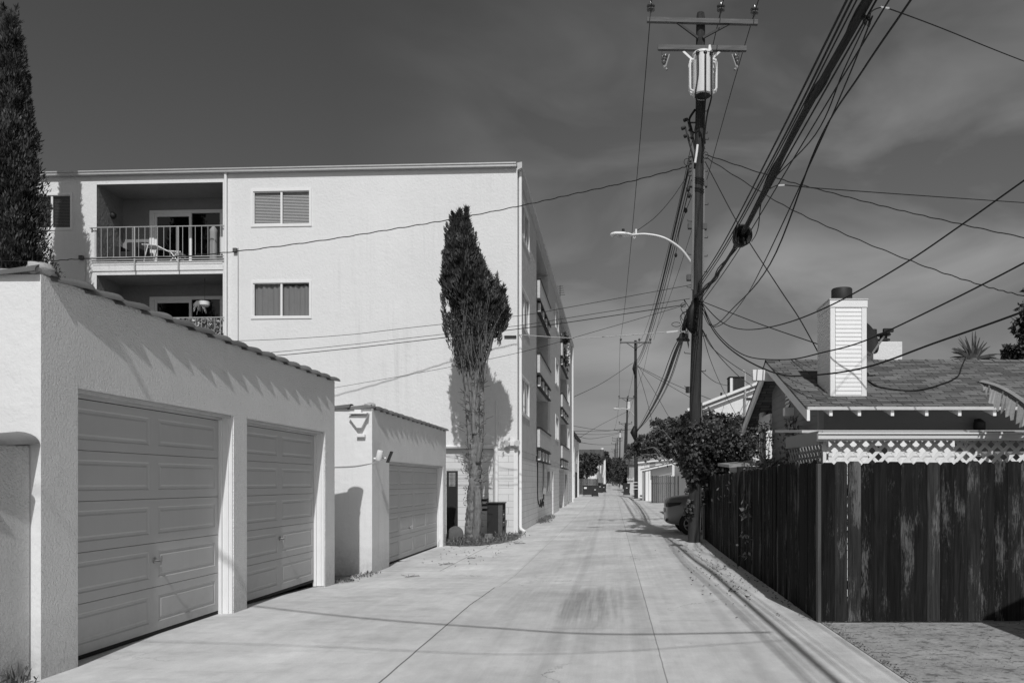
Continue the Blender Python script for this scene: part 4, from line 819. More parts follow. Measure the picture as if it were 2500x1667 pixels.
for dx in (-.15, .03, .18):
    mb = MB(); mb.lathe((TX + dx, TY - .22, TZ0 + .93), [(.03, -.06), (.045, -.03), (.04, 0), (.048, .03), (.03, .06)], 10, (0, -1, .25)); mb.build('bushing', M['black'], tf, smooth='angle')
mb = MB(); mb.lathe((TX + .16, TY - .05, TZ0 + 1.02), [(.06, 0), (.045, .05), (.05, .09), (.035, .14), (.03, .19)], 12); mb.build('top_bushing', M['white'], tf, smooth='angle')
for i, (dx, ex, ez, ly) in enumerate(((-.15, -.20, .02, .0), (.03, .0, -.35, -.05), (.18, -.02, -.75, -.03))):
    mb = MB(); a = Vector((TX + dx, TY - .28, TZ0 + .90)); e = Vector((pX(9.6) + .13 - .04 * i, P1Y - .16, 9.9 - .2 * i))
    mb.tube(spline([a + Vector((0, .03, .02)), a + Vector((0, -.03, -.1)), a + Vector((.0, -.02, -.55)), a + Vector((ex * .3, .0, -1.05)), (e + a) / 2 + Vector((0, 0, -.25)), e], 6), .019, 6); mb.build('lead_cable', M['wire'], tf)
# secondary rack, spools and splices on the pole
mb = MB()
for x, y in ((1674, 293), (1669, 313), (1675, 332)): p = W(x, y, P1Y); mb.lathe(p, [(.035, -.06), (.045, -.04), (.04, .03), (.03, .06)], 10, (1, 0, .4)); mb.tube(spline([p + Vector((.05, 0, 0)), p + Vector((.10, -.03, -.25)), p + Vector((.18, -.03, -.55)), p + Vector((.26, 0, -.85))], 5), .018, 6)
p = W(1697, 268, P1Y); mb.tube(spline([p, W(1683, 292, P1Y), W(1688, 315, P1Y), W(1692, 340, P1Y), W(1697, 358, P1Y)], 5), .03, 6)
for x, y, x2, y2 in ((1682, 300, 1697, 300), (1680, 318, 1697, 325), (1684, 335, 1697, 345)): mb.beam(W(x, y, P1Y), W(x2, y2, P1Y), .03, .03)
mb.build('cable_rack', M['wire'], pole)
mb = MB()
for x, y in ((1685, 388), (1685, 405), (1684, 423)): mb.lathe(W(x, y, P1Y - .1), [(.02, -.08), (.05, -.07), (.05, -.04), (.025, -.02), (.025, .02), (.05, .04), (.05, .07), (.02, .08)], 12)
mb.build('spool_insulators', M['porc'], pole, smooth='angle')
mb = MB(); mb.tube([W(1703, 354, P1Y - .16), W(1701, 372, P1Y - .17), W(1697, 398, P1Y - .16)], .030, 8); mb.build('splice_sleeve', M['white'], pole, smooth='angle')
mb = MB(); mb.tube([(pX(z) + .145 - z * .002, P1Y - .06, z) for z in (9.9, 8, 6.2)], .025, 6); mb.tube([(pX(z) - .145 + z * .001, P1Y - .08, z) for z in (9.3, 8, 7.1, 6.3)], .035, 6); mb.tube([(pX(z) + .15, P1Y, z) for z in (3.5, 1.5, 0)], .02, 6); mb.build('conduit', M['condu'], pole, smooth='angle')
for x, y, w_ in ((1689, 450, .10), (1722, 450, .09), (1685, 552, .12), (1720, 554, .11), (1682, 678, .12), (1679, 951, .10)):
    mb = MB(); p = W(x, y, P1Y); mb.box(p.x - w_ / 2, p.x + w_ / 2, p.y - .09, p.y + .05, p.z - .08, p.z + .07); mb.build('junction_box', M['terra'], pole, bevel=.01)
mb = MB()
for i, (x, y) in enumerate(((1718, 272), (1718, 326), (1721, 341), (1719, 419), (1720, 500), (1719, 581), (1718, 626), (1717, 664), (1716, 820), (1714, 906))): p = W(x, y, P1Y); mb.tube([p + Vector((-.08, 0, 0)), p + Vector((.09, 0, 0)), p + Vector((.09, 0, .04))], .010, 5)
for x, y in ((1688, 541), (1688, 622), (1686, 702), (1680, 863), (1681, 946)): p = W(x, y, P1Y); mb.tube([p + Vector((.06, 0, 0)), p + Vector((-.09, 0, .01)), p + Vector((-.09, 0, .05))], .010, 5)
mb.build('climbing_pegs', M['iron'], pole)
mb = MB(); rnd = random.Random(2)
mb.tube([W(1702, 728, P1Y - .2), W(1688, 760, P1Y - .24), W(1686, 800, P1Y - .22), W(1692, 812, P1Y - .2)], [.06, .12, .11, .05], 10)
mb.tube([W(1690, 745, P1Y - .15), W(1676, 775, P1Y - .2), W(1668, 806, P1Y - .2)], [.04, .06, .05], 8)
mb.build('cable_closure', M['wire'], pole, smooth=True)
mb = MB()
for x in (1662, 1674): mb.lathe(W(x, 826, P1Y - .2), [(.10, -.06), (.11, -.03), (.05, .04), (.035, .12)], 12, (.1, 0, 1))
mb.build('cable_bell', M['wire'], pole, smooth='angle')
mb = MB()
for i in range(26):
    a = W(rnd.uniform(1672, 1706), rnd.uniform(728, 800), P1Y - .2 + rnd.uniform(-.06, .06)); mb.tube(spline([a, a + Vector((rnd.uniform(-.18, .05), rnd.uniform(-.1, .1), rnd.uniform(-.3, .1))), a + Vector((rnd.uniform(-.1, .1), 0, rnd.uniform(-.6, -.1)))], 5), .008, 4)
def loop(cx_, cy_, r, sq=1, Y=P1Y - .25): mb.tube([W(cx_ + math.cos(a) * r, cy_ + math.sin(a) * r * sq, Y) for a in [i * math.pi / 8 for i in range(16)]], .007, 4)
loop(1651, 792, 11, .5); loop(1672, 772, 9, 1.2); loop(1678, 396, 8, 1.1); loop(1723, 380, 6, 1.4); loop(1668, 745, 6, .8)
mb.build('loose_wires', M['wire'], pole)
mb = MB()
for z_, n_ in ((8.95, 3), (8.75, 2), (5.95, 2)):
    for k in range(n_): zz = z_ + k * .06; mb.tube([(pX(zz) + .15 * math.cos(a), P1Y + .15 * math.sin(a), zz + .02 * math.sin(a * 2)) for a in [i * math.pi / 8 for i in range(17)]], .010, 4)
mb.build('wrapped_wire', M['wire'], pole)
# street light arm
def street_light(parent, base, tip, k=1.0):
    b = Vector(base); e = Vector(tip); mb = MB()
    pts = spline([b, b.lerp(e, .18) + Vector((0, 0, .22 * k)), b.lerp(e, .45) + Vector((0, 0, .30 * k)), b.lerp(e, .75) + Vector((0, 0, .19 * k)), e], 6)
    mb.tube(pts, [lerp(.04, .03, i / (len(pts) - 1)) for i in range(len(pts))], 10); a = mb.build('street_lamp', M['galv'], parent, smooth='angle')
    mb = MB(); x1 = e.x + .02; L = .50
    prof = [(0, .035, .0), (.08, .07, .03), (.22, .10, .05), (.40, .10, .05), (.48, .07, .03), (.52, .02, .0)]
    vs = []; n = 12
    for dx, w_, h_ in prof:
        for q_ in range(n): an = 2 * math.pi * q_ / n; vs.append((x1 - dx * 1.05, e.y + math.cos(an) * w_ * 1.3, e.z + (math.sin(an) * (h_ + .03) if math.sin(an) > 0 else math.sin(an) * .03)))
    mb.add(vs, [(i * n + q_, i * n + (q_ + 1) % n, (i + 1) * n + (q_ + 1) % n, (i + 1) * n + q_) for i in range(5) for q_ in range(n)] + [tuple(range(n)), tuple(range(5 * n, 6 * n))]); mb.build('lamp_head', M['white'], a, smooth='angle')
    mb = MB(); mb.lathe((x1 - .36, e.y, e.z - .075), [(.02, 0), (.07, .015), (.095, .06)], 12, sx=1.5); mb.build('lamp_lens', M['galv'], a, smooth='angle')
    mb = MB(); mb.lathe((x1 - .22, e.y, e.z + .07), [(.035, 0), (.035, .08), (.02, .085)], 10); mb.build('photocell', M['black'], a, smooth='angle')
    return a
street_light(pole, W(1688, 641, P1Y), W(1541, 574, P1Y))
mb = MB(); p = W(1553, 566, P1Y); mb.box(p.x - .02, p.x + .02, p.y - .03, p.y + .03, p.z - .06, p.z + .06); mb.tube(spline([p, p + Vector((-.08, 0, -.05)), p + Vector((-.05, 0, -.17)), p + Vector((-.01, 0, -.12))], 5), .008, 4); mb.build('lamp_connector', M['white'], pole)

# far poles: (base px, top px, top py, Y, arms, transformer side)
def far_pole(px0, px1, py1, Y, arms, label, trans=False, lamp=False):
    gz = g(2, Y); b = Vector(((px0 - CX) * Y / F, Y, gz - .1)); tp = W(px1, py1, Y)
    t = thing('utility_pole', b, label, 'utility pole', 'utility poles along the right of the alley')
    mb = MB(); mb.tube([b.lerp(tp, i / 6) for i in range(7)], [lerp(.17, .115, i / 6) for i in range(7)], 10); mb.build('shaft', M['pole'], t, smooth='angle')
    for za, xl, xr in arms:                      # py of arm, left px, right px
        p0, p1 = W(xl, za, Y), W(xr, za, Y); ca = crossarm(t, p0.x, p1.x, p0.z, p1.z, Y - .17, .12)
        for u in (.03, .62, .97): pin_insulator(ca, (lerp(p0.x, p1.x, u), Y - .17, p0.z + .16))
        mb = MB(); c = b.lerp(tp, .93); xc = tp.x
        for s in (-1, 1): mb.beam((xc + s * .75, Y - .2, p0.z - .05), (xc, Y - .2, p0.z - .55), .04, .05)
        mb.build('brace', M['iron'], t)
    if trans:
        c = W(*trans, Y - .4); mb = MB(); mb.lathe((c.x, c.y, c.z - .5), [(.2, 0), (.24, .03), (.24, .9), (.26, .94), (.1, 1.05)], 16); mb.build('transformer', M['white'], t, smooth='angle')
    return t
pA = far_pole(1553, 1551.5, 831, 66, [(837, 1513.5, 1590)], 'second wooden utility pole with one crossarm and a distant street light')
street_light(pA, W(1549, 1016, 66), W(1512, 998, 66))
mb = MB(); 
for yy in (1177, 1185, 1193): p = W(1551, yy, 65.8); mb.box(p.x - .22, p.x + .2, 65.78, 65.84, p.z - .03, p.z + .03)
mb.build('marker_bands', M['white'], pA)
mb = MB(); mb.tube([W(1550, 1040, 65.7), W(1547, 1055, 65.7), W(1552, 1075, 65.7)], [.12, .3, .12], 8); mb.build('cable_closure', M['wire'], pA, smooth=True); mb = MB(); mb.tube([W(1550, 880, 65.8), W(1547, 900, 65.8), W(1551, 920, 65.8)], [.05, .12, .05], 8); mb.build('cable_closure', M['wire'], pA, smooth=True)
far_pole(1527, 1532, 969, 108, [(972, 1510, 1548)], 'third wooden utility pole carrying a small white transformer', (1535, 990))
far_pole(1522, 1527, 1032, 132, [(1034, 1511, 1543)], 'leaning utility pole close behind the third pole')
far_pole(1512, 1514, 1049, 172, [(1050, 1499, 1528)], 'far pole with a pale transformer below its crossarm', (1513.5, 1062))
far_pole(1506, 1507, 1068, 205, [(1070, 1494.5, 1519.5), (1076, 1495, 1519)], 'far pole with two stacked crossarms')
far_pole(1502.5, 1503, 1081, 235, [(1083, 1492.5, 1514)], 'farthest pole but one, small against the trees')
far_pole(1500, 1500.5, 1095, 290, [(1097, 1493, 1510), (1104, 1494, 1509)], 'farthest tiny pole down the alley')

# ================================================================ overhead lines
def line(pts, r, label, m='wire', twist=0, k=8, cat='cable', name='overhead_cable', n=6):
    P = spline(pts, k) if len(pts) > 2 else sagline(pts[0], pts[1], 0, 12)
    if twist:
        Q = []; rr = random.Random(len(label))
        for i in range(len(P) - 1):
            for j in range(3): Q.append(P[i].lerp(P[i + 1], j / 3) + Vector((0, 0, 1)) * twist * math.sin((i * 3 + j) * .9 + rr.random()))
        P = Q + [P[-1]]
    mb = MB(); mb.tube(P, r, n); return tag(mb.build(name, M[m], None, smooth=True), label, cat, 'overhead cables')
def ext(pts, Y=-18):                             # carry a line on past the camera to the next pole behind
    a, b = Vector(pts[0]), Vector(pts[1]); sx_ = (a.x - b.x) / (a.y - b.y); sz_ = (a.z - b.z) / (a.y - b.y); out = []; x, y, z = a.x, a.y, a.z; st = min(3.0, abs(a.y - b.y))
    while y > Y: y -= st; x -= sx_ * st; z -= sz_ * st; sx_ *= .7; sz_ = sz_ * .8 - .006; out.insert(0, Vector((x, y, z)))
    return out + list(pts)
wY = lambda px, py, X: Vector((X, X * F / (px - CX), H - (py - HY) * X / (px - CX)))   # point of a photo ray at a known X
def resample(P, st):
    out = [P[0]]; acc = 0
    for a, b in zip(P, P[1:]):
        L = (b - a).length; n = max(1, int(L / st)); out += [a.lerp(b, (i + 1) / n) for i in range(n)]
    return out
# thick bundle and its companions, all hanging about 6 m up along X = 2 to 2.4
B = [(2.55, -17, 7.6), (2.47, -11, 6.85), (2.41, -5, 6.3), (2.36, 0, 6.03), (2.33, 3.5, 5.9), (2.30, 7.0, 5.84), (2.22, 9.4, 5.78), (2.15, 13.1, 5.62), (2.10, 16.5, 5.75), (2.05, 19.3, 6.08)]
mb = MB(); P = resample(spline(B, 12), .3); mb.tube(P, [(.042 if p.y < 13 else .028) for p in P], 8)
P2 = [p + Vector((.03 * math.sin(i * .8), 0, .045 + .012 * math.cos(i * .9))) for i, p in enumerate(P)]; mb.tube(P2, .012, 5); P2 = [p + Vector((-.035 * math.cos(i * .7), 0, -.03)) for i, p in enumerate(P)]; mb.tube(P2, .012, 5)
tag(mb.build('cable_bundle', M['wire'], None, smooth=True), 'thickest black cable bundle running overhead to the near pole', 'cable', 'overhead cables')
mb = MB(); o = Vector((2.155, 13.0, 5.60)); 
vs = []; 
for i in range(9):
    rr = .145 - .012 * (i % 3) - .004 * i; mb.tube([o + Vector((math.cos(a) * rr, -.08 + .02 * i, math.sin(a) * rr * 1.12)) for a in [j * math.pi / 12 for j in range(25)]], .022, 6)
mb.lathe(o + Vector((0, .09, 0)), [(.13, -.1), (.135, -.02), (.13, .05)], 20, (0, -1, 0)); mb.build
tag(mb.build('cable_coil', M['wire'], None, smooth=True), 'round black coil of spare cable lashed under the thick bundle', 'cable coil')
near = [  # (top px, mid px at y=350, end px, end py, radius, X at top, label)
    (2068, 1893, 1706, 690, .012, 1.98, 'leftmost of the overhead cables beside the thick bundle'),
    (2080, 1906, 1708, 694, .012, 2.04, 'second thin cable left of the thick bundle'),
    (2092, 1912, 1710, 700, .009, 2.12, 'third thin cable left of the thick bundle'),
    (2140, 1941, 1708, 735, .011, 2.36, 'thin cable just right of the thick bundle'),
    (2171, 1960, 1712, 742, .009, 2.44, 'slack thin cable further right of the thick bundle')]
for tx, mx_, ex, ey, r, X, lab in near:
    a = wY(tx, 0, X); b_ = wY(mx_, 350, X * .97); e = W(ex, ey, P1Y - .15); line(ext([a, b_, b_.lerp(e, .5) - Vector((0, 0, .10)), e]), r, lab)
line(ext([wY(2224, 0, 2.75), wY(2104, 176, 2.72), wY(1996, 352, 2.70), wY(1880, 645, 2.52), W(1790, 752, 19), W(1740, 795, 19.3), W(1716, 744, P1Y)]), .012, 'cable from the upper right drooping in a low loop before the near pole')
line([wY(2130, 40, 2.5), wY(2075, 180, 2.62), wY(2000, 352, 2.66), wY(1866, 640, 2.45), W(1818, 728, 19), W(1770, 786, 19.3), W(1735, 796, 19.4), W(1714, 760, P1Y)], .009, 'thin slack cable looping under the drooping one')
line([wY(2122, 40, 2.45), wY(2060, 172, 2.5), wY(1990, 330, 2.4), wY(1870, 462, 2.25), wY(1850, 560, 2.25), W(1835, 590, 15)], .008, 'thin drop hanging close to the thick bundle below its first splice')
# primary conductors on the top crossarm
for (x, y), X0, xe, lab in (((1589, 24), .86, 1514.5, 'bare high conductor from the left end of the top crossarm'), ((1760, 26), 2.63, 1566, 'bare high conductor from the middle insulator of the top crossarm'), ((1842, 32), 3.46, 1589, 'bare high conductor from the right end of the top crossarm')):
    p = parm(x, y); p.z += .0; e = W(xe, 829, 65.8); m1 = p.lerp(e, .25) - Vector((0, 0, .75)); m2 = p.lerp(e, .5) - Vector((0, 0, 1.0)); m3 = p.lerp(e, .75) - Vector((0, 0, .75))
    line([Vector((X0 - .1, -22, 13.9)), Vector((X0, 0, 12.3)), p, m1, m2, m3, e], .011, lab)
# secondary lines from the near pole to the second pole
for i, (sx_, sy, ex, ey) in enumerate(((1684, 395, 1552, 884), (1683, 410, 1552, 889), (1686, 425, 1551, 894), (1688, 440, 1553, 899))):
    a = W(sx_, sy, P1Y - .1); e = W(ex, ey, 65.9); m_ = a.lerp(e, .5) - Vector((0, 0, .9)); line([a, a.lerp(e, .25) - Vector((0, 0, .68)), m_, a.lerp(e, .75) - Vector((0, 0, .68)), e], .013 if i else .018, ['uppermost', 'second', 'third', 'lowest'][i] + ' of four lines from the spool insulators to the second pole')
a = W(1690, 475, P1Y); e = W(1596, 830, 65.9); line([a, W(1660, 560, 24), W(1640, 660, 30), e], .010, 'thin line beside the pole with small clamps, going to the second pole')
mb = MB()
for x, y, Yy in ((1680, 462, 19.5), (1682, 477, 19.5), (1674, 514, 21), (1650, 623, 26)): mb.lathe(W(x, y, Yy), [(.02, -.07), (.05, -.03), (.05, .03), (.02, .07)], 8)
tag(mb.build('cable_clamps', M['iron'], None, smooth=True), 'string of small dark strain clamps left of the near pole', 'clamp')
# communication bundle near pole to second pole
a = W(1668, 815, P1Y - .1); e = W(1556, 1052, 65.8)
pts = [a, W(1650, 860, 23), W(1625, 930, 30), W(1600, 982, 40), W(1575, 1025, 53), e]
line(pts, .045, 'thick bundle drooping from the near pole to the second pole'); 
for i, (dx, dy, r) in enumerate(((-9, -4, .014), (-5, 2, .014), (7, 3, .016), (11, 0, .010))):
    line([W(1668 + dx * .3, 815, P1Y - .1)] + [W(x + dx * q_, y + dy * q_, Y) for x, y, Y, q_ in ((1650, 860, 23, .9), (1625, 930, 30, 1), (1600, 982, 40, .8), (1575, 1025, 53, .5))] + [W(1555, 1050 + i, 65.8)], r, ['outer left cable beside', 'inner left cable beside', 'right-hand cable beside', 'loose far right cable beside'][i] + ' the drooping far bundle')
# service drops to the left
up, uq = fpt(576, 612), fpt(201, 630)
A1 = Vector((up[0], fY(up[0]) - .1, up[1])); A2 = Vector((uq[0], fY(uq[0]) - .1, uq[1]))
line([W(1677, 405, P1Y), W(1662, 411, 19.6), W(1540, 443, 20.2), W(1400, 474, 20.9), W(1265, 504, 21.3), W(1100, 536, 21.3), W(950, 561, 21.2), W(780, 588, 21.1), W(576, 614, 21), W(400, 628, 21), W(201, 632, 21), W(60, 638, 20.9), W(-500, 640, 20.8)], .013, 'twisted service cable sagging from the near pole across the whole apartment facade', twist=.009)
L1 = [(1701, 693, 19.5), (1400, 748, 20.2), (1265, 771, 20.5), (1000, 800, 20.9), (840, 818, 21.2), (640, 830, 21.6), (380, 836, 22)]
line([W(*p) for p in L1], .007, 'upper of three nearly parallel drops crossing the lower facade')
line([W(*p) for p in [(1684, 729, 19.5), (1400, 774, 20.2), (1265, 795, 20.5), (1000, 825, 20.9), (840, 843, 21.2), (640, 862, 21.6), (400, 878, 22)]], .007, 'middle of three nearly parallel drops crossing the lower facade')
line([W(*p) for p in [(1672, 744, 19.4), (1400, 785, 20.1), (1265, 803, 20.4), (1000, 834, 20.8), (840, 852, 21.1), (640, 871, 21.5), (400, 888, 22)]], .010, 'lowest and thickest of three nearly parallel drops crossing the lower facade')
line([W(*p) for p in [(1665, 747, 19.5), (1560, 778, 20), (1450, 810, 20.5), (1270, 860, 21.3), (1050, 905, 22.3), (824, 945, 23.3), (700, 965, 24)]], .006, 'thinnest slanting drop from the near pole towards the far garage roof')
line([W(1668, 806, 19.4), W(1655, 808, 19.5), W(1520, 819, 21), W(1400, 825, 22.6), Vector((-2.95, 24.6, 1.5 + (1177 - 817) * 24.6 / F))], .012, 'pale cable from the near pole to the corner of the apartment building', 'wirel')
mb = MB(); mb.beam(W(1628, 811, 19.7), W(1655, 808, 19.5), .03, .04); tag(mb.build('cable_splice', M['white'], None), 'white splice on the pale cable near the pole', 'splice')
line([W(1556, 563, P1Y), W(1600, 530, P1Y), W(1640, 485, P1Y), W(1673, 437, P1Y)], .008, 'thin feed wire rising from the street lamp to the pole')
# drops to the right
line([W(1722, 378, P1Y), W(1735, 382, 19.4), W(1900, 436, 18.6), W(2000, 463, 18.2), W(2150, 502, 17.5), W(2300, 537, 17), W(2500, 580, 16.2), W(2900, 655, 15)], .013, 'twisted service cable falling right from the pole top cluster', twist=.008)
line([W(1720, 384, P1Y), W(1735, 392, 19.4), W(1900, 494, 18.4), W(2050, 566, 17.6), W(2258, 650, 16.8), W(2400, 697, 16.2), W(2485, 719, 16), W(2640, 755, 15.6)], .012, 'twisted cable slanting right behind the upper one towards the dark tree', twist=.010)
line([W(1718, 388, P1Y), W(1745, 440, 19), W(1808, 557, 17.5), W(1900, 700, 15.7), W(1950, 775, 14.8), W(1997, 859, 13.6)], .011, 'steep cable running down from the pole cluster to the bungalow chimney')
line([wY(1871, 466, 2.2), W(1894, 454, 11.2), W(1913, 452, 11.4), W(2000, 460, 12), W(2250, 478, 13), W(2500, 495, 14), W(2900, 520, 16)], .007, 'straight thin cable leaving the bundle to the right above the bungalow')
mb = MB(); mb.beam(W(1899, 453, 11.25), W(1914, 452, 11.4), .02, .02); tag(mb.build('cable_splice', M['white'], None), 'white splice where the thin cable leaves the bundle', 'splice')
line([wY(2123, 54, 2.3), W(2127, 30, 7.2), W(2150, 19, 7.4), W(2170, 22, 7.6), W(2300, 70, 8.6), W(2500, 150, 10), W(2900, 300, 12)], .006, 'thin cable looping out of the bundle at the top right of the sky')
mb = MB(); mb.beam(W(2150, 18, 7.4), W(2170, 21, 7.6), .012, .014); tag(mb.build('cable_splice', M['white'], None), 'white splice on the looping cable at the very top', 'splice')
mb = MB(); 
for i in range(5): mb.tube(spline([wY(2100 + i * 2, 55 - i * 3, 2.3), wY(2112 + i * 3, 34 + i * 5, 2.32), wY(2106 + i * 4, 58 + i * 2, 2.33)], 5), .006, 4)
tag(mb.build('wire_tie', M['wire'], None), 'ragged wire tie around the bundle near the top edge', 'wire tie')
line([W(1714, 736, P1Y), W(1850, 789, 17), W(1997, 840, 14.2)], .010, 'straight cable from the pole down to the chimney side')
line([W(1713, 738, P1Y), W(1760, 785, 18.6), W(1814, 804, 17.6), W(1900, 794, 14.2), W(2027, 746, 12.2), W(2198, 650, 11.2), W(2352, 546, 10.3), W(2500, 441, 9.4), W(2800, 230, 8)], .011, 'long cable dipping below the pole then climbing to the right edge')
line([W(1714, 742, P1Y), W(1750, 812, 18), W(1815, 866, 16.5), W(1914, 878, 13.2), W(2010, 860, 12.3), W(2116, 830, 11.6), W(2300, 744, 10.4), W(2500, 642, 9.4), W(2800, 480, 8)], .011, 'second long cable dipping lower in front of the chimney')
line([W(1713, 748, P1Y), W(1745, 812, 18), W(1800, 865, 16), W(1891, 910, 14), W(1978, 916, 12.4), W(2116, 896, 11.4), W(2280, 838, 10.5), W(2500, 760, 9.4), W(2800, 640, 8)], .014, 'lowest long cable crossing in front of the bungalow roof')
line([W(1712, 800, P1Y), W(1750, 862, 22), W(1800, 915, 26), W(1838, 944, 29.6)], .013, 'cable running down from the pole to the white house behind')
line([W(1714, 806, P1Y), W(1740, 850, 22), W(1790, 890, 26), W(1841, 922, 29.6)], .012, 'second cable running down to the mast of the white house')
line([W(1713, 806, P1Y), W(1735, 880, 22), W(1765, 950, 26), W(1806, 1030, 29.5)], .009, 'thin steep cable ending low on the white house wall')
line([W(1712, 905, P1Y), W(1735, 925, 22), W(1755, 936, 25), W(1781, 942, 29.8)], .009, 'short cable from the lower pole to the air conditioner')
# distant drops round the second pole
D = [((1545, 886, 66), (1470, 935, 62), (1396, 971, 58), 'distant thin cable from the second pole down to the apartment corner'),
     ((1556, 893, 66), (1640, 935, 60), (1760, 985, 45), 'distant cable from the second pole to the right'),
     ((1556, 895, 66), (1650, 950, 60), (1740, 1000, 45), 'lower distant cable from the second pole to the right'),
     ((1556, 890, 66), (1600, 960, 60), (1632, 1016, 55), 'steep distant cable right of the second pole'),
     ((1556, 897, 66), (1580, 980, 62), (1597, 1050, 58), 'steepest distant cable beside the second pole'),
     ((1526, 1045, 132), (1480, 1052, 110), (1397, 1052, 75), 'far horizontal cable crossing the alley, upper'),
     ((1526, 1055, 132), (1470, 1060, 110), (1399, 1059, 75), 'far horizontal cable crossing the alley, lower'),
     ((1545, 1048, 70), (1470, 1050, 72), (1397, 1039, 75), 'slack far cable crossing just above the others'),
     ((1513, 1058, 172), (1450, 1070, 110), (1403, 1063, 76), 'far cable sagging from the fourth pole to the left'),
     ((1507, 1085, 205), (1460, 1085, 120), (1413, 1079, 78), 'low far cable over the dark-roofed building'),
     ((1530, 1005, 108), (1470, 1035, 95), (1408, 1072, 78), 'slanting far cable from the third pole'),
     ((1503, 1100, 235), (1475, 1104, 160), (1440, 1098, 108), 'lowest tiny cable far down the alley')]
for a, b_, c, lab in D: line([W(*a), W(*b_), W(*c)], .014 + a[2] * .00006, lab, n=4)
for dx, lab in ((-1, 'left'), (.2, 'middle'), (1, 'right')): line([W(1551 + 37 * dx, 829, 66), W(1540 + 28 * dx, 915, 88), W(1530 + 17 * dx, 969, 108)], .014, lab + ' conductor between the second and third poles', n=4)
for dx, lab in ((-1, 'left'), (1, 'right')): line([W(1530 + 18 * dx, 969, 108), W(1520 + 13 * dx, 1020, 140), W(1513 + 12 * dx, 1048, 172)], .018, lab + ' conductor between the third and fourth poles', n=4)
# line crossing above the camera, seen by its shadow on the concrete
line([(2.25, 1.95, 5.85), (.6, 1.75, 5.95), (-.6, 1.9, 6.15), (-2.2, 1.95, 6.75), (-4.9, 2.0, 8.2), (-9, 2.1, 10)], .022, 'cable crossing the alley above the camera', cat='cable')
line([(2.25, 1.9, 5.5), (0, .5, 6.3), (-2.4, .2, 7.0), (-6, -.6, 8.2)], .008, 'second cable crossing above the camera')
# ================================================================ dark wooden fence
def board(mb, M_, u, w, z0, z1, d0, th, dog=.028, lean=0.0, tint=1.0):
    mb.tint = tint; a, b = u + .003, u + w - .003
    for dd in (0,):
        pr = [(a, z0), (b, z0), (b + lean, z1 - dog), (b - dog + lean, z1), (a + dog + lean, z1), (a + lean, z1 - dog)]
        fr = [M_(x, d0, z) for x, z in pr]; bk = [M_(x, d0 + th, z) for x, z in pr]
        n = 6; mb.add(fr + bk, [tuple(range(n)), tuple(reversed(range(n, 2 * n)))] + [(i, n + i, n + (i + 1) % n, (i + 1) % n) for i in range(n)])
rnd = random.Random(12)
FYF = 8.34
t = thing('wooden_fence', (3.4, FYF, 0), 'dark stained dog-eared board fence facing the camera with peeling patches', 'fence')
mb = MB(); u = 2.235; Mfr = lambda u, d, z: (u, FYF + d, z)
k = 0
while u < 7.0:
    w = .143 + rnd.uniform(-.006, .006); tn = rnd.choice((.6, .85, 1.1, 1.4, 1.8, .7)) * rnd.uniform(.9, 1.1)
    if k in (8, 15): tn = 2.4 if k == 8 else 1.5
    if k == 14: tn = 1.3
    board(mb, Mfr, u, w - (.003 if k in (1, 8) else -.004), .01 + rnd.uniform(0, .015), 1.720 + rnd.uniform(-.026, .020), rnd.uniform(0, .006), .019, lean=rnd.uniform(-.003, .003), tint=tn); u += w + rnd.uniform(-.001, .001); k += 1
mb.build('boards', M['fence'], t)
mb = MB(); rn = random.Random(5); u = 2.235
while u < 7:                                     # nail heads and dark knots
    for z in (.40, 1.40):
        for q_ in (.03, .11): mb.lathe((u + q_, FYF - .0015, z + rn.uniform(-.015, .015)), [(.0035, 0), (.003, .003)], 6, (0, -1, 0))
    if rn.random() < .7: mb.lathe((u + rn.uniform(.03, .11), FYF - .0006, rn.uniform(.2, 1.6)), [(rn.uniform(.008, .016), 0), (.004, .001)], 9, (0, -1, 0), sx=1.0)
    u += .1435
mb = MB(); mb.tint = 1.6
for z in (.35, 1.35): mb.box(2.24, 7, FYF + .03, FYF + .07, z, z + .09)
mb.build('rail', M['fence'], t)
mb = MB(); mb.tint = .9; mb.box(2.194, 2.232, FYF - .012, FYF + .075, .0, 1.70); mb.build('corner_post', M['wood'], t, bevel=.004)
for x in (4.6, 6.9): mb = MB(); mb.tint = 1; mb.box(x, x + .09, FYF + .07, FYF + .16, 0, 1.65); mb.build('post', M['fence'], t)
# fence along the alley
t = thing('wooden_fence', (2.3, 14, 0), 'dark board fence running along the alley in its own shade', 'fence')
pth = [(2.19, FYF + .02), (2.24, 11.0), (2.27, 13.9), (2.33, 17.2), (2.42, 20.4)]
def fx(y): return pw([(b, a) for a, b in pth], y)
mb = MB(); y = FYF + .08; k = 0
Ms = lambda u, d, z: (fx(u) + d, u, z)
while y < 20.4:
    w = .143 + rnd.uniform(-.005, .005)
    if 13.95 < y < 14.12: y += .13; continue
    top = 1.71 + (.02 if y < 11 else 0) + rnd.uniform(-.02, .02) - (.03 if y > 14.3 else 0)
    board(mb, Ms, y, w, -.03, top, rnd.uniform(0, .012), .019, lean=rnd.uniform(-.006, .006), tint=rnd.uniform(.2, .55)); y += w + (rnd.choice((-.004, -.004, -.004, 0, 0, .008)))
    k += 1
mb.build('boards', M['fence'], t)
mb = MB(); mb.tint = 1.2
for z in (.35, 1.35):
    for (a, b), (c, d_) in zip(pth, pth[1:]): mb.beam((a + .05, b, z), (c + .05, d_, z), .04, .09)
mb.build('rail', M['fence'], t)
mb = MB(); mb.tint = 2.2; mb.box(fx(14) - .03, fx(14) + .07, 13.95, 14.06, 0, 1.78); mb.build('post', M['fence'], t)
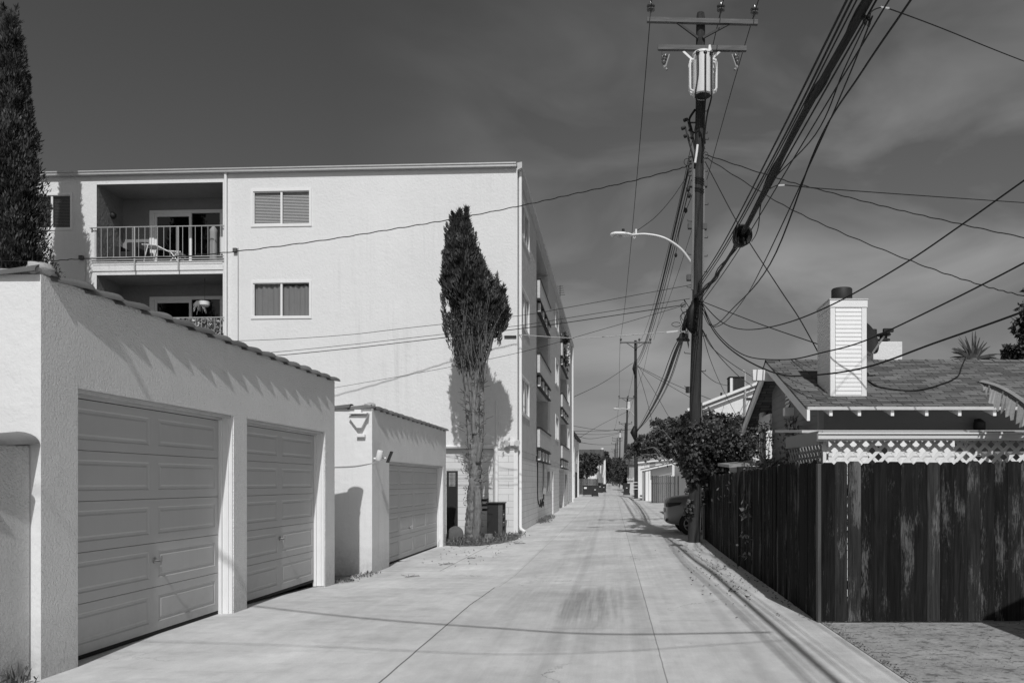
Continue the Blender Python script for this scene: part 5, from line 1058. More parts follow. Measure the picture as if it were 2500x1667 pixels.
for y in (11, 17.2, 20.3): mb = MB(); mb.tint = 1; mb.box(fx(y) + .07, fx(y) + .16, y - .05, y + .05, 0, 1.66); mb.build('post', M['fence'], t)
# ivy poking through the side fence
rnd = random.Random(77)
iv = MB()
for c, r, n in (((2.20, 12.9, 1.02), (.07, .22, .12), 46), ((2.18, 12.9, .45), (.06, .3, .2), 26)):
    for i in range(n): p = Vector((c[0] + rnd.uniform(-1, 1) * r[0], c[1] + rnd.uniform(-1, 1) * r[1], c[2] + rnd.uniform(-1, 1) * r[2])); iv.tint = rnd.uniform(1.2, 3.5); leaf(iv, p, rv(rnd), (Vector((-1, 0, .6)) + rv(rnd) * .6).normalized(), rnd.uniform(.05, .10), .045)
tag(iv.build('ivy', M['leaf'], None), 'small ivy sprig pushing through the side fence', 'plant')

# ================================================================ patio cover with lattice
t = thing('patio_cover', (4.5, 9.8, 0), 'flat patio roof with gutter and white diagonal lattice behind the front fence', 'patio cover')
LY = 9.62; LX0 = 2.61
mb = MB(); mb.add([(2.60, 10.7, 2.18), (12, 10.7, 2.18), (12, 12.55, 2.30), (2.50, 12.0, 2.27), (2.60, 10.7, 2.215), (12, 10.7, 2.215), (12, 12.55, 2.335), (2.50, 12.0, 2.305)], [(0, 3, 2, 1), (4, 5, 6, 7), (0, 1, 5, 4), (1, 2, 6, 5), (2, 3, 7, 6), (3, 0, 4, 7)]); mb.build('roof', M['trim_old'], t)
mb = MB(); mb.box(2.58, 12, LY - .06, LY - .02, 2.02, 2.13); mb.build('fascia', M['trimg'], t)
mb = MB(); mb.beam((2.56, LY - .02, 2.05), (2.62, 11.7, 2.09), .04, .17); mb.build('side_fascia', M['trimg'], t)
mb = MB(); 
for x0, x1, z in ((2.50, 5.05, 2.055), (5.04, 12, 2.075)):
    mb.add([(x0, LY - .15, z - .03), (x1, LY - .15, z - .02), (x1, LY - .08, z - .045), (x0, LY - .08, z - .055), (x0, LY - .16, z + .045), (x1, LY - .16, z + .055), (x1, LY - .08, z + .055), (x0, LY - .08, z + .045)], [(0, 3, 2, 1), (0, 1, 5, 4), (1, 2, 6, 5), (2, 3, 7, 6), (3, 0, 4, 7), (4, 5, 6, 7)])
mb.box(2.495, 5.06, LY - .175, LY - .161, 2.085, 2.105); mb.box(5.0, 5.1, LY - .175, LY - .16, 2.02, 2.13)
mb.build('gutter', M['trim'], t, bevel=.004)
def lattice(name, Mp, u0, u1, z0, z1, sp, w, m, par):
    mb = MB(); hgt = z1 - z0
    for s in (1, -1):
        d0 = 0 if s == 1 else .012; k = u0 - hgt - sp
        while k < u1 + hgt:
            a, b = (k, z0), (k + hgt, z1)
            if s == -1: a, b = (k + hgt, z0), (k, z1)
            # clip to u range
            def cl(p, q_):
                out = []
                for (ux, zx), (vx, wz_) in ((p, q_), (q_, p)):
                    if ux < u0: f_ = (u0 - ux) / (vx - ux) if vx != ux else 0; ux, zx = u0, zx + (wz_ - zx) * f_
                    if ux > u1: f_ = (u1 - ux) / (vx - ux) if vx != ux else 0; ux, zx = u1, zx + (wz_ - zx) * f_
                    out.append((ux, zx))
                return out
            if not (max(a[0], b[0]) <= u0 or min(a[0], b[0]) >= u1):
                (ax, az), (bx, bz) = cl(a, b); L = math.hypot(bx - ax, bz - az)
                if L > .02:
                    nx, nz = -(bz - az) / L * w / 2, (bx - ax) / L * w / 2
                    q_ = [(ax + nx, az + nz), (bx + nx, bz + nz), (bx - nx, bz - nz), (ax - nx, az - nz)]
                    mb.add([Mp(x, d0, z) for x, z in q_] + [Mp(x, d0 + .010, z) for x, z in q_], [(0, 1, 2, 3), (7, 6, 5, 4), (0, 4, 5, 1), (1, 5, 6, 2), (2, 6, 7, 3), (3, 7, 4, 0)])
            k += sp
    return mb.build(name, m, par)
lattice('lattice_panel', lambda u, d, z: (u, LY + d, z), 2.64, 9.5, 1.30, 2.02, .155, .042, M['siding_w'], t)
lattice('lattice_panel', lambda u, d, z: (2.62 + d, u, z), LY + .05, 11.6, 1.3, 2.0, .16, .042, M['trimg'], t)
mb = MB(); mb.box(2.60, 2.64, LY, LY + .05, 0, 2.03); mb.build('post', M['trim'], t)
for x in (4.4, 6.3): mb = MB(); mb.box(x, x + .09, LY + .03, LY + .12, 0, 2.03); mb.build('post', M['trimg'], t)
# white sided storage wall right behind the lattice
t = thing('garden_shed', (4.0, 10.8, 0), 'white lap-sided shed half hidden behind the lattice', 'shed')
def clap(mb, Mp, u0, u1, z0, z1, e, out=.012):
    n = int(round((z1 - z0) / e))
    for i in range(n):
        a = z0 + i * (z1 - z0) / n; b = z0 + (i + 1) * (z1 - z0) / n
        mb.quad(Mp(u0, -out, a), Mp(u1, -out, a), Mp(u1, 0, b), Mp(u0, 0, b)); mb.quad(Mp(u0, 0, a), Mp(u1, 0, a), Mp(u1, -out, a), Mp(u0, -out, a))
SY = 10.25; S = lambda u, d, z: (u, SY + d, z)
mb = MB(); clap(mb, S, 2.84, 3.36, 0, 2.09, .12); clap(mb, S, 3.62, 4.5, 0, 2.09, .12); mb.box(2.85, 4.5, SY + .01, SY + .4, 0, 2.09); mb.build('wall', M['siding_w'], t)
mb = MB(); mb.box(3.37, 3.61, SY - .02, SY + .005, 0, 1.98); mb.build('door', M['dark'], t)

# ================================================================ bungalow
EY, EZ, RY, RZ, BY = 12.0, 2.66, 15.2, 3.88, 18.0; HX0, HX1 = 2.98, 16.0
BZ = RZ - (BY - RY) * (RZ - EZ) / (RY - EY)
t = thing('bungalow', (9, 15.2, 0), 'low grey bungalow with shingled gable roof, white sided chimney and satellite dish', 'house')
mb = MB()
for (y0, z0), (y1, z1) in (((EY, EZ), (RY, RZ)), ((RY, RZ), (BY, BZ))):
    mb.add([(HX0, y0, z0), (HX1, y0, z0), (HX1, y1, z1), (HX0, y1, z1), (HX0, y0, z0 - .035), (HX1, y0, z0 - .035), (HX1, y1, z1 - .035), (HX0, y1, z1 - .035)], [(0, 1, 2, 3), (7, 6, 5, 4), (0, 4, 5, 1), (2, 6, 7, 3), (3, 7, 4, 0), (1, 5, 6, 2)])
rf = mb.build('roof', M['shingle'], t)
mb = MB(); x = HX0; rnd = random.Random(1)
while x < HX1:                                   # overlapping ridge caps
    mb.tint = 1; mb.add([(x, RY - .13, RZ - .045), (x, RY, RZ + .022), (x, RY + .13, RZ - .045), (x + .3, RY - .13, RZ - .05), (x + .3, RY, RZ + .006), (x + .3, RY + .13, RZ - .05)], [(0, 3, 4, 1), (1, 4, 5, 2), (0, 1, 2), (3, 5, 4)]); x += .26
mb.build('ridge_cap', M['shingle'], rf)
mb = MB(); mb.box(HX0 + .02, HX1, EY - .022, EY + .0, EZ - .045, EZ + .004); mb.build('drip_edge', M['trim_old'], t)
def rake(x, name, m, h=.17, y0=EY - .02, y1=BY, th=.045):
    mb = MB(); s = (RZ - EZ) / (RY - EY)
    for a, b in ((y0, RY), (RY, y1)):
        za = (EZ + (a - EY) * s) if a < RY else RZ; zb = RZ if b <= RY + 1e-6 else RZ - (b - RY) * s
        if a >= RY: za = RZ
        mb.add([(x - th, a, za - .036), (x, a, za - .036), (x, b, zb - .036), (x - th, b, zb - .036), (x - th, a, za - .036 - h), (x, a, za - .036 - h), (x, b, zb - .036 - h), (x - th, b, zb - .036 - h)], [(0, 1, 2, 3), (7, 6, 5, 4), (0, 4, 5, 1), (2, 6, 7, 3), (3, 7, 4, 0), (1, 5, 6, 2)])
    return mb.build(name, m, t)
rake(HX0 + .055, 'bargeboard', M['trim'], .17)
mb = MB(); mb.box(2.72, 3.36, RY - .06, RY + .06, RZ - .40, RZ - .19); mb.build('ridge_beam', M['trim'], t, bevel=.004)
for y in (EY + .55,): mb = MB(); z = EZ + .55 * .38 - .2; mb.box(2.93, 3.36, y - .05, y + .05, z - .14, z); 
for x in (3.37, 3.81, 4.32, 4.85, 5.36, 5.9, 6.4, 6.9, 7.4):
    mb = MB(); mb.add([(x - .025, EY + .02, EZ - .045), (x + .025, EY + .02, EZ - .045), (x + .025, EY + .6, EZ + .18), (x - .025, EY + .6, EZ + .18), (x - .025, EY + .02, EZ - .135), (x + .025, EY + .02, EZ - .135), (x + .025, EY + .6, EZ + .05), (x - .025, EY + .6, EZ + .05)], [(0, 1, 2, 3), (7, 6, 5, 4), (0, 4, 5, 1), (2, 6, 7, 3), (3, 7, 4, 0), (1, 5, 6, 2)]); mb.build('rafter_tail', M['trim'], t)
mb = MB(); GX = 3.36; FWY = 12.6
clap(mb, lambda u, d, z: (u, FWY + d, z), GX, HX1, 0, 2.85, .13); gz = lambda y: RZ - abs(y - RY) * .38 - .06
mb.quad((GX, FWY + .005, 0), (HX1, FWY + .005, 0), (HX1, FWY + .005, 2.85), (GX, FWY + .005, 2.85))
# gable siding, boards clipped to the roof slope
z = 0
while z < 3.8:
    z2 = z + .13; ya, yb = FWY, 16.4
    def lim(zz): q_ = (RZ - .06 - zz) / .38; return max(ya, RY - q_), min(yb, RY + q_)
    a0, b0 = lim(z); a1, b1 = lim(z2)
    if b0 > a0: 
        if b1 < a1: a1 = b1 = (a0 + b0) / 2
        mb.quad((GX - .012, a0, z), (GX - .012, b0, z), (GX, b1, z2), (GX, a1, z2)); mb.quad((GX, a0, z), (GX, b0, z), (GX - .012, b0, z), (GX - .012, a0, z))
    z = z2
mb.quad((GX + .01, FWY, 0), (GX + .01, 16.4, 0), (GX + .01, 16.4, gz(16.4)), (GX + .01, RY, gz(RY)), (GX + .01, FWY, gz(FWY))); mb.quad((GX, 16.4, 0), (HX1, 16.4, 0), (HX1, 16.4, 3.4), (GX, 16.4, 3.4))
mb.build('wall', M['siding_g'], t)
mb = MB(); mb.box(GX - .03, GX + .05, FWY - .03, FWY + .0, 0, 2.8); mb.box(GX - .03, GX - .001, FWY, FWY + .08, 0, 2.8); mb.build('corner_board', M['trimg'], t)
mb = MB(); mb.box(GX - .02, GX + .2, 16.4, 17.6, 0, 2.0); mb.box(GX - .05, GX, 16.4, 17.7, 2.62, 2.95); mb.build('porch_wall', M['trim'], t)
mb = MB(); mb.tube([(3.34, 17.35, 0), (3.34, 17.35, 3.1)], .075, 14); mb.build('porch_post', M['trim'], t, smooth='angle')
mb = MB()
vy, vz = 14.9, 2.93
for i in range(5): mb.add([(GX - .03, vy - .17, vz + i * .075), (GX - .03, vy + .17, vz + i * .075), (GX - .008, vy + .17, vz + .06 + i * .075), (GX - .008, vy - .17, vz + .06 + i * .075)], [(0, 1, 2, 3)])
mb.build('louvre', M['siding_w'], t); mb = MB(); mb.box(GX - .007, GX + .0, vy - .19, vy + .19, vz - .02, vz + .42); mb.build('vent_shade', M['dark'], t)  # dark panel behind the slats stands in for the vent's inner shade
p = W(1927, 1006, 14.5); mb = MB(); mb.box(p.x - .11, GX, 14.38, 14.55, p.z - .07, p.z + .08); mb.build('wall_box', M['trim'], t, bevel=.01)
p = W(2395, 1030, 12.4); mb = MB(); mb.lathe((p.x, 12.45, p.z - .1), [(.05, -.08), (.09, -.02), (.09, .1), (.03, .15)], 12); mb.box(p.x - .02, p.x + .02, 12.45, 12.6, p.z + .02, p.z + .06); mb.build('porch_lamp', M['iron'], t, smooth='angle')
# chimney
CXa, CXb, CYa, CYb, CT = 3.53, 4.12, 12.63, 13.40, 4.475
mb = MB(); clap(mb, lambda u, d, z: (u, CYa + d, z), CXa + .085, CXb - .085, 2.92, 4.33, .0665, .010); clap(mb, lambda u, d, z: (CXa + d, u, z), CYa + .085, CYb - .085, 2.92, 4.33, .0665, .010)
mb.box(CXa + .01, CXb - .01, CYa + .01, CYb - .01, 2.7, 4.40); ch = mb.build('chimney', M['siding_w'], t)
mb = MB()
for x0, x1, y0, y1 in ((CXa, CXa + .08, CYa - .006, CYa + .04), (CXb - .08, CXb, CYa - .006, CYa + .04), (CXa - .006, CXa + .04, CYa + .042, CYa + .085), (CXa - .006, CXa + .04, CYb - .08, CYb)): mb.box(x0, x1, y0, y1, 2.75, 4.335)
mb.box(CXa + .081, CXb - .081, CYa - .004, CYa + .009, 2.87, 2.93); mb.build('chimney_trim', M['trim'], ch, bevel=.003)
mb = MB(); mb.box(CXa - .012, CXb + .012, CYa - .018, CYb + .012, 4.336, 4.45); mb.build('chimney_band', M['trim'], ch, bevel=.004)
mb = MB(); mb.box(CXa - .02, CXb + .02, CYa - .026, CYb + .02, 4.452, CT); mb.build('chimney_flashing', M['galv'], ch)
mb = MB(); mb.lathe(((CXa + CXb) / 2, 13.0, CT), [(.14, 0), (.14, .05), (.168, .055), (.17, .07), (.17, .235), (.16, .25), (.05, .262)], 28); mb.build('chimney_cap', M['iron'], ch, smooth='angle')
# satellite dish clamped behind the chimney
c = W(2117, 826, 13.6); dn = Vector((.62, -.74, .28)).normalized()
mb = MB(); mb.lathe(c, [(.02, -.05), (.14, -.035), (.24, -.005), (.30, .03), (.305, .03), (.243, -.015), (.14, -.048), (.02, -.062)], 28, dn); ds = mb.build('satellite_dish', M['iron'], t, smooth='angle')
mb = MB(); e = c + dn * .38 + Vector((0, 0, -.07)); mb.tube([c + Vector((0, 0, -.28)), c + Vector((.05, -.05, -.31)), e], .018, 6); mb.build('dish_arm', M['galv'], ds)
mb = MB(); mb.lathe(e, [(.03, -.05), (.045, -.03), (.045, .04), (.03, .06)], 10, dn); mb.box(e.x - .05, e.x + .12, e.y - .03, e.y + .03, e.z + .02, e.z + .08); mb.build('receiver', M['black'], ds)
mb = MB(); mb.beam(c + Vector((-.25, .05, -.28)), c + Vector((-.02, 0, -.3)), .06, .14); mb.tube([c + Vector((-.06, .1, -.05)), c + Vector((-.16, .14, -.5))], .022, 6); mb.build('bracket', M['galv'], ds)
# rear chimney stack
a = W(2132, 833, 16.6); b_ = W(2203, 833, 16.6)
mb = MB(); mb.box(a.x, b_.x, 16.6, 17.2, 3.2, 4.50); c2 = mb.build('rear_chimney', M['facade'], t, bevel=.01)
mb = MB(); mb.lathe((a.x + .32, 16.9, 4.50), [(.09, 0), (.09, .06), (.14, .07), (.14, .10), (.08, .11), (.08, .17), (.15, .18), (.16, .21), (.03, .25)], 16); mb.lathe((a.x + .06, 16.85, 4.50), [(.08, 0), (.08, .2), (.1, .21), (.1, .3)], 12); mb.build('flue_cap', M['iron'], c2, smooth='angle')
roofz = lambda y: EZ + (y - EY) * (RZ - EZ) / (RY - EY)
pts = []
for px, py in ((2119, 932), (2150, 948), (2233, 956), (2303, 939), (2338, 921), (2347, 900), (2357, 876)):
    # solve for the point on the roof slope
    s = (HY - py) / F; y = (EZ - H - EY * .38125) / (s - .38125); pts.append(Vector(((px - CX) * y / F, y, roofz(y) + .02)))
line(pts, .012, 'loose black cable lying across the bungalow shingles')

# banana leaf hanging in at the right edge
t = thing('banana_plant', (5.35, 9.2, 0), 'single torn banana leaf arching in from the right edge over the patio', 'plant')
mb = MB(); rib = spline([W(2520, 1016, 9.2), W(2500, 990, 9.2), W(2462, 962, 9.2), (W(2425, 943, 9.2)), W(2386, 932, 9.2)], 10); rnd = random.Random(3); n = len(rib)
vs = []; fs = []
for i, p in enumerate(rib):
    u = i / (n - 1); w = .21 * min(1, (1 - u) * 3.2 + .05) * (1 + .12 * math.sin(i * 2.1)) ; w *= (1 if i % 7 else .75)
    vs += [p + Vector((-.02, -.05, .02 * (1 - u))), p, p + Vector((-.35 * w, -.06 + rnd.uniform(-.02, .02), -w * 1.15)), p + Vector((.1, .06, .03))]
for i in range(n - 1):
    b0 = 4 * i; fs += [(b0, b0 + 1, b0 + 5, b0 + 4), (b0 + 1, b0 + 3, b0 + 7, b0 + 5)]
    if i % 9 != 5: fs.append((b0 + 1, b0 + 2, b0 + 6, b0 + 5))
mb.add(vs, fs); lf_ = mb.build('leaf_blade', M['banana'], t)
mb = MB(); mb.tube(rib, [lerp(.014, .004, i / (n - 1)) for i in range(n)], 6); mb.build('leaf_rib', M['trimg'], t)
mb = MB(); mb.tube(spline([Vector((5.6, 9.4, 0)), Vector((5.6, 9.35, 1.6)), Vector((5.35, 9.25, 2.25)), rib[0]], 5), [lerp(.09, .015, i / 15) for i in range(16)], 8); mb.build('stem', M['bark'], t, smooth=True)

# small plants against the gable wall
rnd = random.Random(15)
for (x, y, z0, z1, r, n), lab in (((3.12, 13.6, 1.2, 2.62, .13, 420), 'thin leafy shrub reaching up the gable wall near the eave'), ((3.15, 16.2, 1.3, 2.75, .14, 330), 'slender climbing shrub beside the porch post'), ((2.95, 14.9, 1.1, 1.95, .38, 700), 'low dark bushy plant behind the side fence')):
    t = thing('garden_shrub', (x, y, 0), lab, 'shrub'); mb = MB()
    for i in range(n): u = rnd.random(); p = Vector((x, y, lerp(z0, z1, u))) + Vector((rnd.gauss(0, r), rnd.gauss(0, r * 1.5), 0)) * (1.1 - u * .6); mb.tint = rnd.uniform(.8, 2.6); leaf(mb, p, (rv(rnd) + Vector((0, 0, .4))).normalized(), rv(rnd), .09, .035)
    mb.build('foliage', M['leaf'], t); mb = MB()
    for i in range(4): limb(mb, [(x, y, 0), (x + rnd.uniform(-.1, .1), y, z0), (x + rnd.uniform(-r, r), y + rnd.uniform(-r, r), z1 - .05)], .015, .005, 5, .01, rnd, 4)
    mb.build('stem', M['twig'], t)

# low white roof edge just over the side fence
t = thing('garden_shed', (3.4, 17.6, 0), 'low white shed roof edge seen over the side fence below the vine', 'shed')
a = W(1778, 1137, 16.0); b_ = W(1850, 1137, 16.0)
mb = MB(); mb.box(a.x + .25, b_.x + .3, 16.0, 17.5, 0, 1.83); mb.build('wall', M['trim'], t)
mb = MB(); mb.add([(a.x, 15.9, 1.86), (b_.x + .3, 15.9, 1.93), (b_.x + .3, 17.6, 2.0), (a.x, 17.6, 1.93), (a.x, 15.9, 1.80), (b_.x + .3, 15.9, 1.87), (b_.x + .3, 17.6, 1.94), (a.x, 17.6, 1.87)], [(0, 1, 2, 3), (7, 6, 5, 4), (0, 4, 5, 1), (2, 6, 7, 3), (3, 7, 4, 0), (1, 5, 6, 2)]); mb.build('roof', M['trimg'], t)

# palm and dark tree beyond the bungalow
rnd = random.Random(6); PY_ = 30; pc = W(2376, 872, PY_)
t = thing('palm_tree', (pc.x, PY_, 0), 'spiky fan of palm fronds rising behind the bungalow ridge', 'palm')
mb = MB()
for i in range(30):
    a = R(rnd.uniform(-8, 188)); L = rnd.uniform(.75, 1.05) * (1 if 45 < math.degrees(a) < 135 else .95); dy = rnd.uniform(-.35, .35)
    o = pc + Vector((math.cos(a) * .05, 0, -.1)); d = Vector((math.cos(a), dy, math.sin(a) + .15)); pts = [o + d * (L * s) + Vector((0, 0, -.28 * abs(math.cos(a)) * s * s)) for s in (0, .25, .5, .75, 1)]
    sd_ = Vector((-math.sin(a), 0, math.cos(a)))
    for k in range(4):
        w0 = .075 * (1 - k * .2); w1 = .075 * (1 - (k + 1) * .22); mb.tint = rnd.uniform(.6, 2.0); mb.add([pts[k] - sd_ * w0, pts[k] + sd_ * w0, pts[k + 1] + sd_ * w1, pts[k + 1] - sd_ * w1], [(0, 1, 2, 3)])
mb.build('frond', M['palm'], t); mb = MB(); mb.tube([(pc.x, PY_, -.2), (pc.x, PY_, pc.z - .05)], [.2, .14], 10); mb.build('trunk', M['bark'], t)
def tree(name, label, base, crowns, n, L, mat_, trunk=.2, seed=1, cat='tree', w=.55, group=None):
    rnd = random.Random(seed); t = thing(name, base, label, cat, group); mb = MB()
    for c, r, f_ in crowns: blob_leaves(mb, c, r, int(n * f_), rnd, L=L, w=L * w)
    mb.build('crown', mat_, t); mb = MB(); b = Vector(base)
    for c, r, f_ in crowns[:4]: limb(mb, [b + Vector((0, 0, -.1)), b.lerp(Vector(c), .5) + Vector((rnd.uniform(-.2, .2), 0, .1)), Vector(c)], trunk, trunk * .25, 7, .01, rnd, 4)
    mb.build('trunk', M['bark'], t, smooth=True); return t
c = W(2505, 770, 24)
tree('broadleaf_tree', 'tall dark broadleaf tree cut off by the right edge', (c.x + 1.2, 24, 0), [((W(2550, 795, 24)), (.85, .8, .75), 1), ((W(2560, 745, 24)), (.8, .8, .7), 1), ((W(2490, 858, 24)), (.42, .5, .3), .35), ((W(2560, 860, 24)), (1.1, .9, .8), 1), ((W(2600, 780, 24)), (1.0, .9, .9), .9)], 3600, .15, M['leaf2'], .18, 4)

# ================================================================ white house with rooftop unit
t = thing('white_house', (7, 30, 0), 'bright white stucco house wall with sloping roofline behind the vine', 'house')
a = W(1690, 1000, 30); b_ = W(1852, 938, 30); c = W(2000, 880, 30)
mb = MB(); sl_ = (b_.z - a.z) / (b_.x - a.x); x1 = 10; z1 = a.z + (x1 - a.x) * sl_; xr = 7.5; zr = a.z + (xr - a.x) * sl_
pr = [(a.x, 0), (12.2, 0), (12.2, a.z), (xr, zr), (a.x, a.z)]
mb.add([(x, 30, z) for x, z in pr] + [(x, 36, z) for x, z in pr], [tuple(range(5)), tuple(reversed(range(5, 10)))] + [(i, 5 + i, 5 + (i + 1) % 5, (i + 1) % 5) for i in range(5)]); mb.build('wall', M['facade'], t)
mb = MB()
for dz, yy, th in ((.05, 29.85, .10), (-.14, 29.95, .045)): mb.beam((a.x - .2, yy, a.z + dz - .2 * sl_), (xr, yy, zr + dz), .2, th)
mb.beam((xr, 29.85, zr + .05), (12.4, 29.85, a.z + .0), .2, .1)
mb.build('verge', M['trim'], t)
mb = MB(); mb.add([(a.x - .2, 29.8, a.z - .05), (xr, 29.8, zr + .1), (12.4, 29.8, a.z), (a.x - .2, 36, a.z - .05), (xr, 36, zr + .1), (12.4, 36, a.z)], [(0, 1, 4, 3), (1, 2, 5, 4)]); mb.build('roof', M['roofgr'], t)
c0 = W(1781, 958, 31); c1 = W(1819, 921, 31)
mb = MB(); mb.box(c0.x, c1.x, 31, 31.6, c0.z - .12, c1.z)
ac = mb.build('air_conditioner', M['terra'], t, bevel=.02)
mb = MB()
for i in range(9): x = lerp(c0.x + .18, c1.x - .01, i / 8); mb.box(x, x + .035, 30.96, 30.998, c0.z + .02, c1.z - .04)
mb.box(c0.x - .02, c1.x + .02, 30.95, 31.62, c1.z + .001, c1.z + .03); mb.build('coil_grille', M['iron'], ac)
mb = MB(); mb.box(c0.x + .02, c0.x + .12, 30.97, 30.999, c0.z, c1.z - .03); mb.build('access_panel', M['trim'], ac)
mb = MB(); m0 = W(1820, 1012, 29.8); m1 = W(1819, 908, 29.8); mb.tube([m0, m1], .035, 8); mb.tube(spline([m1, m1 + Vector((-.06, 0, .06)), m1 + Vector((-.1, 0, -.03))], 4), .02, 6); mb.build('service_mast', M['galv'], t, smooth='angle')
mb = MB(); p = W(1761, 966, 30.3); mb.tube([p - Vector((0, 0, .3)), p + Vector((0, 0, .12))], .04, 8); mb.build('vent_pipe', M['iron'], t)
mb = MB(); q0 = W(1822, 972, 29.97); q1 = W(1860, 974, 29.97); mb.box(q0.x, q1.x, 29.96, 29.998, q1.z - .02, q0.z + .02); mb.build('window_head', M['iron'], t)

# ================================================================ parked car
CYc = 23.1; x0 = 1.52; L = 4.35
t = thing('parked_car', (x0 + L / 2, CYc, 0), 'silver sedan parked nose-in across the driveway, rear poking out past the pole', 'car')
st = [(0.00, .42, .86, .62), (.03, .34, .97, .74), (.12, .28, 1.06, .80), (.35, .24, 1.11, .855), (.62, .22, 1.13, .865), (.80, .22, 1.16, .87), (1.25, .20, 1.36, .87), (1.6, .20, 1.44, .875), (2.1, .20, 1.46, .875), (2.6, .20, 1.42, .875), (3.0, .20, 1.22, .87), (3.35, .22, 1.02, .865), (3.8, .24, .95, .84), (4.15, .27, .86, .78), (4.32, .32, .72, .66), (4.35, .40, .6, .55)]
def carring(s_, zb, zt, hw):
    n = 20; out = []; belt = .92; 
    for i in range(n):
        a = 2 * math.pi * i / n; cs, sn = math.cos(a), math.sin(a); zc = (zb + min(zt, belt + .05)) / 2
        yy = hw * math.copysign(abs(cs) ** .45, cs); z = zb + (zt - zb) * (.5 + .5 * math.copysign(abs(sn) ** .55, sn))
        if z > belt: yy *= 1 - .24 * (z - belt) / .5
        out.append((x0 + s_ + (.03 * abs(cs) if s_ < .1 else 0), CYc + yy, z))
    return out
mb = MB(); vs = []; n = 20
for s_ in st: vs += carring(*s_)
mb.add(vs, [(i * n + k, (i + 1) * n + k, (i + 1) * n + (k + 1) % n, i * n + (k + 1) % n) for i in range(len(st) - 1) for k in range(n)] + [tuple(range(n)), tuple(reversed(range((len(st) - 1) * n, len(st) * n)))])
o = mb.build('body', M['carp'], t, smooth=True, merge=True); md = o.modifiers.new('s', 'SUBSURF'); md.levels = md.render_levels = 1
mb = MB(); yn = CYc - .872
def sidequad(mb, pts, off=.006):
    out = []
    for x, z in pts: hw = .875 * (1 - .24 * max(0, z - .92) / .5); out.append((x0 + x, CYc - hw - off, z))
    mb.quad(*out)
sidequad(mb, [(.98, .97), (3.05, .97), (2.72, 1.33), (2.2, 1.38), (1.6, 1.37), (1.28, 1.28)], -.012); mb.build('side_window', M['glassd'], t)
mb = MB(); mb.add([(x0 + .005, CYc - .60, .80), (x0 + .005, CYc - .60, .90), (x0 + .06, CYc - .77, .92), (x0 + .45, CYc - .868, .93), (x0 + .40, CYc - .874, .86), (x0 + .08, CYc - .775, .79)], [(0, 1, 2, 5), (2, 3, 4, 5)]); mb.build('tail_light', M['black'], t)
mb = MB(); mb.add([(x0 + .02, CYc - .7, .36), (x0 + .05, CYc + .7, .36), (x0 + .05, CYc + .7, .46), (x0 + .02, CYc - .7, .46)], [(0, 1, 2, 3)]); mb.build('bumper_trim', M['rubber'], t)
mb = MB(); mb.tube([(x0 + 1.25, CYc - .882, .95), (x0 + 1.25, CYc - .882, .5), (x0 + 1.1, CYc - .882, .38)], .004, 4); mb.build('door_seam', M['rubber'], t)
mb = MB(); mb.box(x0 - .012, x0 + .01, CYc - .16, CYc + .16, .62, .74); mb.build('number_plate', M['trim'], t)
for wx in (.72, 3.45):
    for s in (-1, 1):
        c = Vector((x0 + wx, CYc + s * .80, .31))
        mb = MB(); mb.lathe(c, [(.345, .0), (.345, .083), (.33, .088)], 28, (0, s, 0)); mb.build('arch_shade_disc', M['dark'], t)  # dark disc painted in for the shade round the wheel
        mb = MB(); mb.lathe(c - Vector((0, s * .06, 0)), [(.22, .0), (.29, 0), (.31, .03), (.31, .14), (.295, .165), (.215, .17), (.205, .13)], 28, (0, s, 0)); w = mb.build('wheel', M['rubber'], t, smooth='angle')
        mb = MB(); cc = c + Vector((0, s * .10, 0))
        for k in range(6):
            a = k * math.pi / 3 + .3; mb.beam(cc + Vector((math.cos(a) * .03, 0, math.sin(a) * .03)), cc + Vector((math.cos(a) * .2, 0, math.sin(a) * .2)), .045, .03, (0, 1, 0))
        mb.tube([cc + Vector((math.cos(a) * .205, 0, math.sin(a) * .205)) for a in [i * math.pi / 12 for i in range(25)]], .014, 6); mb.lathe(cc, [(.05, -.01), (.045, .02), (.01, .025)], 12, (0, s, 0)); mb.build('rim', M['metal'], w, smooth='angle')

# ================================================================ clutter under the cypress
def iron_gate():
    a, b_ = W(1090, 1286, 22.4), W(1117, 1286, 22.4); t = thing('metal_gate', (a.x + .15, 22.4, -.14), 'narrow black metal gate between the second garage and the apartment wall', 'gate')
    z1 = W(1100, 1149, 22.4).z; mb = MB()
    for x in (a.x, b_.x - .05): mb.box(x, x + .05, 22.4, 22.45, -.14, z1)
    mb.box(a.x + .051, b_.x - .051, 22.405, 22.445, z1 - .05, z1); mb.box(a.x + .051, b_.x - .051, 22.405, 22.445, -.05, .0); mb.build('frame', M['iron'], t)
    mb = MB(); mb.box(a.x + .05, b_.x - .05, 22.43, 22.44, -.04, z1 - .45); mb.build('panel', M['iron'], t); mb = MB()
    for i in range(6): x = lerp(a.x + .07, b_.x - .07, i / 5); mb.box(x - .01, x + .01, 22.41, 22.43, .0, z1 - .05)
    mb.build('bars', M['iron'], t)
iron_gate()
t = thing('cabinet', (W(1207, 1298, 23.2).x, 23.5, -.13), 'discarded dark wooden cabinet with open side shelves beside the cypress', 'cabinet')
a, b_ = W(1189, 1298, 23.2), W(1221, 1298, 23.2); z1 = W(1200, 1229, 23.2).z; z0 = -.13
mb = MB(); mb.box(a.x, b_.x - .06, 23.2, 23.9, z0 + .03, z1); mb.build('body', M['iron'], t, bevel=.01)
mb = MB(); mb.box(a.x - .03, b_.x + .09, 23.15, 23.95, z1 + .001, z1 + .035); mb.build('top', M['iron'], t, bevel=.008)
mb = MB()
